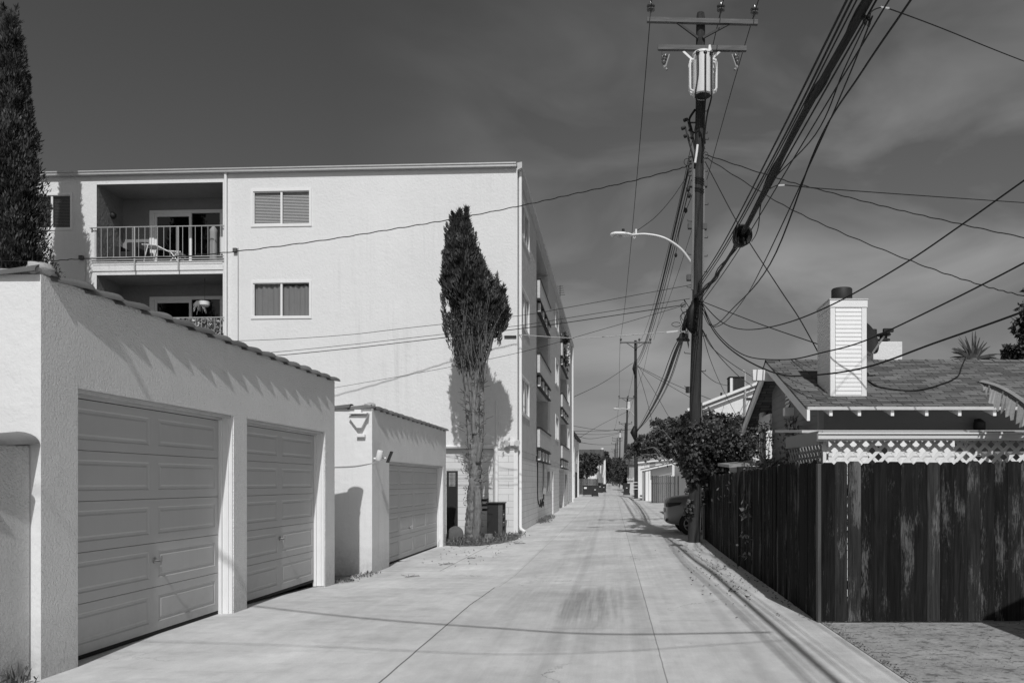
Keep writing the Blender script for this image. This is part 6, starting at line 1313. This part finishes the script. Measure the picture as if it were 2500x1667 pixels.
for zz in (.02, .30, .56, .78): mb.box(b_.x - .059, b_.x + .06, 23.22, 23.88, z0 + zz, z0 + zz + .025)
for yy in (23.2, 23.55, 23.86): mb.box(b_.x - .059, b_.x + .07, yy, yy + .03, z0 + .03, z1 - .002)
mb.build('shelf', M['terra'], t)
mb = MB()
for zz in (.42, .66): mb.box(b_.x + .071, b_.x + .085, 23.3, 23.5, z0 + zz, z0 + zz + .025)
mb.build('bracket', M['galv'], t)
t = thing('shelf_rack', (W(1180, 1270, 23.6).x, 23.6, -.13), 'dark slatted rack half hidden between the cypress trunk and the cabinet', 'rack')
a, b_ = W(1171, 1290, 23.6), W(1189, 1290, 23.6)
for i, yy in enumerate((1220, 1232, 1243)): mb = MB(); p = W(1180, yy, 23.6); mb.box(a.x, b_.x, 23.6, 23.65, p.z - .045, p.z + .03); mb.build('slat', M['iron'], t)
mb = MB(); mb.box(a.x - .04, a.x, 23.6, 23.66, -.13, W(1180, 1216, 23.6).z); mb.box(b_.x, b_.x + .04, 23.6, 23.66, -.13, W(1180, 1216, 23.6).z); mb.build('upright', M['iron'], t)
p = W(1193, 1310, 21.9); mb = MB(); mb.lathe((p.x, 21.9, -.15), [(.14, 0), (.125, .05), (.115, .2), (.11, .205)], 14); tag(mb.build('tree_stump', M['bark'], None, smooth='angle'), 'short sawn stump beside the cabinet', 'stump')
p = W(1112, 1300, 21.1); mb = MB(); mb.lathe((p.x, 21.1, p.z - .02), [(.20, -.03), (.21, -.01), (.205, .01), (.12, .03), (.03, .035)], 24, (.15, -1, .3)); tag(mb.build('planter_lid', M['terra'], None, smooth='angle'), 'round dull plastic lid leaning in the weeds left of the cypress', 'lid')
rnd = random.Random(21)
def weeds(pts, label, name='weeds', hh=.12, m='leaf', n=15, spread=.12, kind='stuff'):
    mb = MB()
    for x, y, s in pts:
        z = g(x, y) + .005
        for i in range(n):
            p = Vector((x + rnd.gauss(0, spread * s), y + rnd.gauss(0, spread * s), z)); mb.tint = rnd.uniform(.8, 3.2); d = Vector((rnd.uniform(-.5, .5), rnd.uniform(-.5, .5), 1)).normalized(); Lx = hh * s * rnd.uniform(.4, 1.2)
            leaf(mb, p, d, rv(rnd), Lx, .016)
            if rnd.random() < .6: leaf(mb, p + d * Lx * .6, rv(rnd), rv(rnd), .05 * s, .03)
    o = mb.build(name, M[m], None); return tag(o, label, name, None, kind)
pp = [(rnd.gauss(c[0], .16), rnd.gauss(c[1], .2), rnd.uniform(.4, 1.9)) for c in ((-4.2, 20.4), (-4.0, 20.9), (-3.75, 20.5), (-3.6, 21.2), (-3.3, 21.3), (-4.1, 21.6), (-3.1, 22.3), (-3.2, 23.2)) for _ in range(13)] + [(rnd.uniform(-4.25, -3.7), rnd.uniform(20.1, 21.0), rnd.uniform(1, 2.2)) for _ in range(26)]
weeds(pp, 'weeds and dry grass growing round the cypress foot')
weeds([(-2.93 + rnd.uniform(-.02, .06), rnd.uniform(30.5, 36.5), rnd.uniform(.8, 1.8)) for _ in range(40)], 'weeds along the foot of the apartment side wall')
weeds([(-4.38, 5.55 + rnd.uniform(0, .3), 1.0) for _ in range(3)], 'dry grass tuft at the foot of the low wall', hh=.17, n=12, spread=.04)
weeds([(-4.33 + rnd.uniform(-.3, 0) * 0, rnd.uniform(12.2, 13.9), .6) for _ in range(12)], 'low weeds in the gap between the two garages', hh=.1)
# fallen leaves along the right strip and by the tree
mb = MB(); rnd = random.Random(44)
for i in range(170):
    y = rnd.choice((rnd.uniform(8.5, 18.5), rnd.uniform(10, 14))); x = min(2.15, rnd.gauss(1.75, .28)); mb.tint = rnd.uniform(.3, 1.4); s = rnd.uniform(.010, .028); p = Vector((x, y, g(x, y) + .012)); leaf(mb, p, Vector((rnd.uniform(-1, 1), rnd.uniform(-1, 1), .2)).normalized(), Vector((rnd.uniform(-.3, .3), rnd.uniform(-.3, .3), 1)).normalized(), s * 2, s * 1.6, .01)
for i in range(60):
    x = rnd.uniform(-4.1, -2.6); y = rnd.uniform(15, 21); mb.tint = rnd.uniform(.3, 1.4); s = rnd.uniform(.010, .03); leaf(mb, Vector((x, y, g(x, y) + .012)), Vector((rnd.uniform(-1, 1), rnd.uniform(-1, 1), .2)).normalized(), Vector((0, 0, 1)), s * 2.5, s * 1.2, .01)
for i in range(40):
    x = 2.2 - rnd.uniform(0, .15); y = rnd.uniform(8.4, 20); mb.tint = rnd.uniform(.3, 1.2); leaf(mb, Vector((x, y, .012)), Vector((rnd.uniform(-1, 1), rnd.uniform(-1, 1), .3)).normalized(), Vector((0, 0, 1)), .05, .03, .01)
for i in range(260):                             # grit and litter along the edge of the slab by the fence
    y = rnd.uniform(4.5, 8.3); x = 2.225 + abs(rnd.gauss(0, .06)); mb.tint = rnd.uniform(.3, 1.6); s = rnd.uniform(.005, .014); leaf(mb, Vector((x, y, .008)), Vector((rnd.uniform(-1, 1), rnd.uniform(-1, 1), .3)).normalized(), Vector((0, 0, 1)), s * 2, s * 1.5, .004)
for i in range(420):
    y = rnd.uniform(5, 8.3); x = rnd.uniform(2.3, 4.6); mb.tint = rnd.uniform(.3, 1.8); s = rnd.uniform(.003, .010); leaf(mb, Vector((x, y, .004)), Vector((rnd.uniform(-1, 1), rnd.uniform(-1, 1), .3)).normalized(), Vector((0, 0, 1)), s * 2, s * 1.5, .003)
tag(mb.build('fallen_leaves', M['wood'], None), 'scattered dry leaves on the concrete', 'leaves', None, 'stuff')
mb = MB()
for x, y, L_, a in ((-3.35, 15.4, .22, .3), (-3.1, 16.6, .18, -.4), (-3.55, 13.3, .25, .1), (-2.75, 21.0, .35, .6), (-2.6, 20.6, .3, -.3)):
    p = Vector((x, y, g(x, y) + .02))
    for k in range(5): mb.tube([p + Vector((rnd.uniform(-.05, .05), rnd.uniform(-.1, .1), 0)), p + Vector((math.cos(a + k * .5) * L_, math.sin(a + k * .5) * L_, .01))], .004, 4)
tag(mb.build('fallen_twigs', M['twig'], None), 'small dead twigs lying on the driveway', 'twigs', None, 'stuff')

# ================================================================ far end of the alley
def simple_window(par, M_, u0, u1, z0, z1):
    mb = MB(); mb.fbox(M_, u0, u1, -.03, .0, z0, z1); w = mb.build('window', M['trim'], par); mb = MB(); um = (u0 + u1) / 2
    for a, b in ((u0 + .08, um - .04), (um + .04, u1 - .08)): mb.fbox(M_, a, b, -.036, -.031, z0 + .08, z1 - .08)
    mb.build('pane', M['glassd'], w); mb = MB(); mb.fbox(M_, u0 + .08, u1 - .08, -.0305, -.03, z0 + .08, z1 - .08); mb.build('shade_backing', M['dark'], w)  # thin dark sheet behind the panes imitates an unlit room
# two-storey block beyond the apartments
t = thing('apartment_building', (-9, 66, .1), 'lower two-storey stucco building just beyond the tall apartment block', 'building')
mb = MB(); mb.box(-16, -3.3, 58.5, 76, -.2, 5.35); mb.build('wall', M['facade'], t, bevel=.03)
mb = MB(); mb.box(-16.2, -3.1, 58.3, 76.3, 5.36, 5.6); mb.build('roof', M['iron'], t)
Mx2 = lambda u, d, z: (-3.3 - d * 1.0 if d >= 0 else -3.3 - d, u, z)
for u in (62, 66, 70.5): simple_window(t, lambda u_, d, z: (-3.3 - d, u_, z), u, u + 1.3, 3.2, 4.5)
mb = MB(); mb.fbox(lambda u_, d, z: (-3.3 - d, u_, z), 60, 63, -.04, .0, 0, 2.4); mb.fbox(lambda u_, d, z: (-3.3 - d, u_, z), 68.5, 71, -.04, .0, 0, 2.4); mb.build('garage_door', M['dark'], t)
mb = MB(); mb.fbox(lambda u_, d, z: (-3.3 - d, u_, z), 65, 65.2, -.1, -.002, 0, 5.3); mb.fbox(lambda u_, d, z: (-3.3 - d, u_, z), 73, 73.2, -.1, -.002, 0, 5.3); mb.build('downpipe', M['trim'], t)
# dumpster and bins
def bin_(x, y, label, s=1.0):
    z = g(x, y) + .01; t = thing('wheelie_bin', (x, y, z), label, 'trash bin', 'wheeled trash bins standing in the alley'); w = .30 * s; h = 1.0 * s
    mb = MB(); mb.add([(x - w * .8, y - w * .8, z + .05), (x + w * .8, y - w * .8, z + .05), (x + w * .8, y + w, z + .05), (x - w * .8, y + w, z + .05), (x - w, y - w, z + h), (x + w, y - w, z + h), (x + w, y + w, z + h), (x - w, y + w, z + h)], [(0, 3, 2, 1), (4, 5, 6, 7), (0, 1, 5, 4), (1, 2, 6, 5), (2, 3, 7, 6), (3, 0, 4, 7)]); mb.build('body', M['bin'], t, bevel=.03)
    mb = MB(); mb.box(x - w - .02, x + w + .02, y - w - .03, y + w + .03, z + h + .001, z + h + .06); mb.build('lid', M['bin'], t, bevel=.02)
    mb = MB(); mb.box(x - .08, x + .08, y - w - .012, y - w + .05, z + h * .62, z + h * .68); mb.build('sticker', M['trim'], t)
    for sx_ in (-1, 1): mb = MB(); mb.lathe((x + sx_ * w * .9, y + w, z + .12), [(.11, -.03), (.12, 0), (.11, .03)], 12, (1, 0, 0)); mb.build('wheel', M['rubber'], t)
DY = 76
t = thing('dumpster', (W(1435, 1210, DY).x, DY + .5, .13), 'large dark metal dumpster with a white sticker beside the far wall', 'dumpster')
a, b_ = W(1423, 1210, DY), W(1447, 1210, DY); z1 = W(1435, 1186.5, DY).z; z0 = g(-2.5, DY)
mb = MB(); mb.box(a.x, b_.x, DY, DY + 1.3, z0 + .12, z1); mb.build('body', M['bin'], t, bevel=.03)
mb = MB(); mb.box(a.x - .04, b_.x + .04, DY - .04, DY + 1.34, z1 + .001, z1 + .07); mb.build('lid', M['iron'], t, bevel=.02)
mb = MB()
for i in range(3): x = lerp(a.x, b_.x, (i + .5) / 3.5); mb.box(x, x + .06, DY - .05, DY - .001, z0 + .15, z1 - .02)
mb.box(a.x, b_.x, DY - .04, DY - .001, z0 + .12, z0 + .22); mb.build('rib', M['bin'], t)
mb = MB(); mb.box(a.x + .12, a.x + .38, DY - .055, DY - .052, z1 - .25, z1 - .08); mb.build('sticker', M['trim'], t)
for x in (a.x + .1, b_.x - .1): mb = MB(); mb.lathe((x, DY + .1, z0 + .06), [(.06, -.02), (.06, .03)], 10, (1, 0, 0)); mb.build('caster', M['rubber'], t)
bin_(W(1453, 1208, 73).x, 73, 'dark wheeled trash bin in front of the dumpster', 1.0); bin_(W(1465, 1200, 94).x, 94, 'smaller-looking dark trash bin behind the dumpster by the pale column', 1.15); bin_(W(1470, 1200, 95).x + .2, 95.6, 'trash bin tucked against the pale column', 1.0)
bin_(W(1530, 1206, 80).x, 80, 'dark trash bin on the right of the alley beyond the second pole', 1.15)
def fence_run(x0, x1, y, z0, h, label, m='wood', slat=.14, side=False):
    t = thing('wooden_fence', ((x0 + x1) / 2, y, z0), label, 'fence'); mb = MB(); u = x0; rnd = random.Random(int(y))
    while u < x1: board(mb, lambda a, d, z: (a, y + d, z), u, slat, z0, z0 + h + rnd.uniform(-.02, .02), 0, .02, tint=rnd.uniform(.5, 1.6)); u += slat
    mb.build('boards', M[m], t); mb = MB(); mb.box(x0, x1, y + .03, y + .08, z0 + h * .7, z0 + h * .7 + .1); mb.build('rail', M[m], t)
a, b_ = W(1413, 1205, 84), W(1459, 1205, 84); fence_run(a.x, b_.x, 84, .15, 1.75, 'brown board fence behind the dumpster')
a, b_ = W(1590, 1229, 54), W(1640, 1229, 54); fence_run(a.x, b_.x + 1, 54, .05, 1.9, 'weathered board gate section right of the second pole')
# pale arcade building far left
t = thing('parking_structure', (-5, 112, .3), 'far building with dark upper band and pale columns at the alley bend', 'building')
a, b_ = W(1405, 1100, 112), W(1474, 1100, 112); zt = W(1440, 1097, 112).z; zb_ = W(1440, 1113, 112).z
mb = MB(); mb.box(a.x - 4, b_.x, 112, 126, zb_, zt); mb.build('upper_band', M['terra'], t, bevel=.03)
mb = MB(); mb.box(a.x - 4, W(1462, 0, 112).x, 113, 126, 0, zb_ - .01); mb.build('wall', M['facade'], t)
for px0, px1, y in ((1459, 1464, 111.8), (1465, 1468, 113), (1470, 1473.5, 109), (1473.8, 1478.5, 106)):
    mb = MB(); q0, q1 = W(px0, 1197, y), W(px1, 1197, y); mb.box(q0.x, q1.x, y, y + .6, .1, W(px0, 1121, y).z); mb.build('column', M['facade'], t)
mb = MB(); q0 = W(1462, 1119, 106); mb.box(q0.x, W(1475, 0, 106).x, 106, 111, q0.z - .15, q0.z + .1); mb.build('canopy', M['terra'], t)
mb = MB(); mb.box(W(1467, 0, 112).x, W(1473, 0, 112).x, 113, 114, zt, zt + .3); mb.build('rooftop_box', M['trim'], t)
tree('broadleaf_tree', 'dark tree over the fence behind the dumpster', (-4.0, 92, .2), [((W(1430, 1128, 92)), (1.3, 1.2, 1.1), 1), ((W(1450, 1122, 92)), (1.1, 1.2, .7), .8), ((W(1418, 1150, 92)), (.9, 1, 1.1), .8), ((W(1442, 1148, 92)), (.8, .9, .6), .4)], 2600, .24, M['leaf2'], .16, 11)
tree('broadleaf_tree', 'bushy tree behind the pale columns left of the vanishing point', (-1.6, 150, .4), [((W(1482, 1125, 150)), (1.1, 1.5, 1.1), 1), ((W(1484, 1150, 150)), (1.0, 1.5, 1.6), 1), ((W(1476, 1108, 150)), (.7, 1, .6), .5)], 1500, .35, M['leaf2'], .16, 12)
tree('broadleaf_tree', 'dark rounded tree closing the far end of the alley', (.2, 210, .55), [((W(1492, 1140, 210)), (1.9, 2, 2.6), 1), ((W(1500, 1155, 210)), (1.6, 2, 1.9), 1), ((W(1486, 1160, 210)), (1.2, 2, 1.6), .6)], 1700, .5, M['leaf2'], .25, 13)
tree('broadleaf_tree', 'dense dark tree on the right behind the far poles', (2.2, 120, .3), [((W(1518, 1140, 120)), (1.0, 1.5, 1.5), 1), ((W(1514, 1160, 120)), (.8, 2, 1.1), 1), ((W(1524, 1165, 110)), (.7, 2, 1.0), .8), ((W(1510, 1128, 130)), (.7, 1.5, .8), .5)], 2000, .30, M['leaf2'], .16, 14)
tree('broadleaf_tree', 'narrow ivy-clad tree wrapped round the leaning poles', (2.0, 100, .25), [((W(1529, 1165, 100)), (.45, .8, 1.7), 1), ((W(1524, 1140, 100)), (.4, .8, .9), .6), ((W(1536, 1108, 84)), (.5, .8, .5), .4)], 1600, .26, M['leaf2'], .12, 15)
for i in range(7):
    px = (1487, 1489, 1491, 1503, 1506, 1509, 1512)[i]; Y = (190, 230, 280, 260, 220, 180, 150)[i]
    tree('roadside_shrub', ['leftmost of the small dark shrubs at the far alley end', 'second small shrub from the left at the far alley end', 'tiny shrub just left of the far vanishing point', 'tiny shrub just right of the far vanishing point', 'small shrub below the farthest poles', 'dark shrub below the double-armed far pole', 'dark shrub at the foot of the fourth pole'][i], ((px - CX) * Y / F, Y, .4), [((W(px, 1172, Y)), (.35 + Y * .0015, 1, .9), 1)], 420, .35, M['leaf2'], .05, 30 + i, 'shrub', group='far roadside shrubs')
# houses on the right beyond the second pole
t = thing('white_garage', (4.5, 64, .1), 'plain white garage wall just right of the second pole', 'garage')
a, b_ = W(1558, 1200, 70), W(1606, 1200, 70); mb = MB(); pr = [(a.x, .1), (b_.x + 1.5, .1), (b_.x + 1.5, W(1602, 1124, 70).z + .1), (a.x, W(1558, 1131, 70).z)]
mb.add([(x, 70, z) for x, z in pr] + [(x, 76, z) for x, z in pr], [(0, 1, 2, 3), (7, 6, 5, 4), (0, 4, 5, 1), (1, 5, 6, 2), (2, 6, 7, 3), (3, 7, 4, 0)]); mb.build('wall', M['facade'], t)
mb = MB(); mb.beam((a.x - .1, 69.9, pr[3][1] + .05), (b_.x + 1.5, 69.9, pr[2][1] + .05), .3, .12); mb.build('roof', M['trim'], t)
mb = MB(); mb.box(a.x + .15, W(1574, 0, 70).x, 69.95, 69.999, .25, .35); mb.build('base_trim', M['iron'], t); mb = MB(); mb.box(W(1586, 0, 70).x, W(1600, 0, 70).x, 69.95, 69.999, .3, 4); mb.build('side_panel', M['trimg'], t)
t = thing('white_shed', (3.4, 58, .05), 'small white lap-sided shed with a sloping dark-edged roof beyond the board gate', 'shed')
a, b_ = W(1567, 1220, 60), W(1622, 1220, 60); mb = MB(); zl, zr_ = W(1567, 1147, 60).z, W(1622, 1133, 60).z
clapw = MB(); pr = [(a.x + .25, 0), (b_.x + .6, 0), (b_.x + .6, zr_), (a.x + .25, zl)]
clapw.add([(x, 60, z) for x, z in pr] + [(x, 64, z) for x, z in pr], [(0, 1, 2, 3), (7, 6, 5, 4), (0, 4, 5, 1), (1, 5, 6, 2), (2, 6, 7, 3), (3, 7, 4, 0)]); clapw.build('wall', M['siding_w'], t)
mb = MB(); mb.beam((a.x - .1, 59.7, zl + .02), (b_.x + .8, 59.7, zr_ + .14), .9, .08); mb.build('roof', M['iron'], t); mb = MB(); mb.beam((a.x - .1, 59.2, zl - .06), (b_.x + .8, 59.2, zr_ + .06), .04, .1); mb.build('fascia', M['trim'], t)
for px in (1568, 1576, 1584): mb = MB(); p = W(px, 1210, 59.3); mb.box(p.x, p.x + (.12 if px != 1576 else .22), 59.3, 59.4, .05, zl); mb.build('post', M['trim' if px != 1568 else 'trimg'], t)
t = thing('grey_house', (5, 90, .2), 'grey sided house with dark shingle roof behind the second pole', 'house')
a, b_ = W(1534, 1165, 92), W(1560, 1165, 92); mb = MB(); mb.box(a.x, b_.x + 2, 92, 98, 0, W(1540, 1134, 92).z); mb.build('wall', M['trimg'], t)
mb = MB(); z1_, z2_ = W(1540, 1134, 92).z, W(1540, 1115, 95).z; mb.add([(a.x - .3, 91.7, z1_), (b_.x + 2.3, 91.7, z1_), (b_.x + 2.3, 95, z2_), (a.x - .3, 95, z2_), (b_.x + 2.3, 98.3, z1_), (a.x - .3, 98.3, z1_)], [(0, 1, 2, 3), (3, 2, 4, 5), (0, 3, 5), (1, 4, 2)]); mb.build('roof', M['shingle'], t)
mb = MB(); mb.box(W(1532, 0, 86).x, W(1546, 0, 86).x, 86, 88, .1, W(1540, 1172, 86).z); mb.box(W(1531, 0, 86).x, W(1548, 0, 86).x, 85.8, 88.2, W(1540, 1172, 86).z, W(1540, 1165, 86).z); mb.build('porch', M['trim_old'], t)
# shrubs / hedge on the right side by the vine posts
tree('hedge_bush', 'ivy-covered stub of fence behind the parked car', (2.9, 27, 0), [((2.75, 27, 1.0), (.35, .5, .9), 1), ((3.3, 27.2, 1.3), (.5, .5, .7), 1)], 1300, .10, M['leaf'], .05, 51, 'bush')
# gabled garage outside the frame at the right, whose shade falls on the fence and lot
t = thing('gabled_garage', (6.6, 1.5, 0), 'gabled garage right of the camera, casting the dark triangle on the fence', 'garage')
GXa, GXb, GYa, GYb, GE = 4.42, 9.2, -6.0, 5.75, 2.55; gx = (GXa + GXb) / 2; gr = GE + (gx - GXa) * .50
mb = MB(); pr = [(GXa, 0), (GXb, 0), (GXb, GE), (gx, gr), (GXa, GE)]
mb.add([(x, GYa, z) for x, z in pr] + [(x, GYb, z) for x, z in pr], [tuple(range(5)), tuple(reversed(range(5, 10)))] + [(i, 5 + i, 5 + (i + 1) % 5, (i + 1) % 5) for i in range(5)]); mb.build('wall', M['stucco'], t)
mb = MB(); e = .18
mb.add([(GXa - e, GYa, GE - e * .5), (gx, GYa, gr), (GXb + e, GYa, GE - e * .5), (GXa - e, GYb + .1, GE - e * .5), (gx, GYb + .1, gr), (GXb + e, GYb + .1, GE - e * .5), (GXa - e, GYa, GE - e * .5 + .08), (gx, GYa, gr + .09), (GXb + e, GYa, GE - e * .5 + .08), (GXa - e, GYb + .1, GE - e * .5 + .08), (gx, GYb + .1, gr + .09), (GXb + e, GYb + .1, GE - e * .5 + .08)], [(6, 7, 10, 9), (7, 8, 11, 10), (0, 3, 4, 1), (1, 4, 5, 2), (3, 9, 10, 4), (4, 10, 11, 5), (0, 6, 9, 3), (2, 5, 11, 8)]); mb.build('roof', M['shingle'], t)
# plants on the apartment balconies
rnd = random.Random(61)
t = thing('balcony_planter', on(bxa(500), 0) - Vector((0, 0, 2.93)), 'leafy plants massed along the rail of the second-floor balcony', 'planter')
mb = MB(); f1 = FL[1]
for i in range(2200):
    u = rnd.uniform(bxa(418), bxa(543)); zz = f1 + rnd.uniform(.45, 1.02); p = Vector(Mf(u, rnd.uniform(-.04, .25), zz)); mb.tint = rnd.uniform(2.0, 9.0); leaf(mb, p, rv(rnd), (Vector((0, -.6, .6)) + rv(rnd) * .6).normalized(), .13, .085)
mb.build('foliage', M['leaf'], t); mb = MB(); mb.fbox(Mf, bxa(425), bxa(543), .0, .28, f1 + .2, f1 + .55); mb.build('trough', M['terra'], t)
t = thing('hanging_plant', Mf(bxa(485), .25, f1 + 1.55), 'white hanging pot with trailing spider plant on the second balcony', 'plant')
o = Vector(Mf(bxa(490), .25, f1 + 1.50)); mb = MB(); mb.lathe(o, [(.09, 0), (.15, .05), (.16, .16), (.14, .17)], 14); mb.build('pot', M['trim'], t, smooth='angle')
mb = MB()
for i in range(60):
    a = rnd.uniform(0, 6.28); d = Vector((math.cos(a) - .5, math.sin(a) * .6, rnd.uniform(.6, 1.2))); P_ = [o + Vector((-.06, 0, .17)) + d * (.20 * s) - Vector((0, 0, .55 * s * s * rnd.uniform(.5, 1))) for s in (0, .33, .66, 1)]; mb.tint = rnd.uniform(2, 6); mb.tube(P_, .010, 3)
mb.build('leaves', M['leaf'], t); mb = MB(); mb.tube([o + Vector((0, 0, .2)), o + Vector((0, 0, .92))], .006, 4); mb.build('hanger', M['iron'], t)
# hanging flower baskets on the far balcony corner
t = thing('hanging_plant', (-2.85, 44.6, 8.6), 'flowering basket hanging off the far side balcony of the apartments', 'plant')
mb = MB(); blob_leaves(mb, (-2.80, 46.5, 9.0), (.28, 1.3, .5), 500, rnd, L=.16, w=.1); blob_leaves(mb, (-2.75, 45.0, 9.9), (.2, .6, .5), 260, rnd, L=.16, w=.1); mb.build('foliage', M['leaf'], t)
mb = MB()
for i in range(80): mb.tint = rnd.uniform(.8, 1.2); leaf(mb, Vector((-2.66 + rnd.uniform(-.1, .1), 46.3 + rnd.gauss(0, .8), 9.1 + rnd.gauss(0, .28))), rv(rnd), rv(rnd), .12, .1)
mb.build('flowers', M['trim'], t)
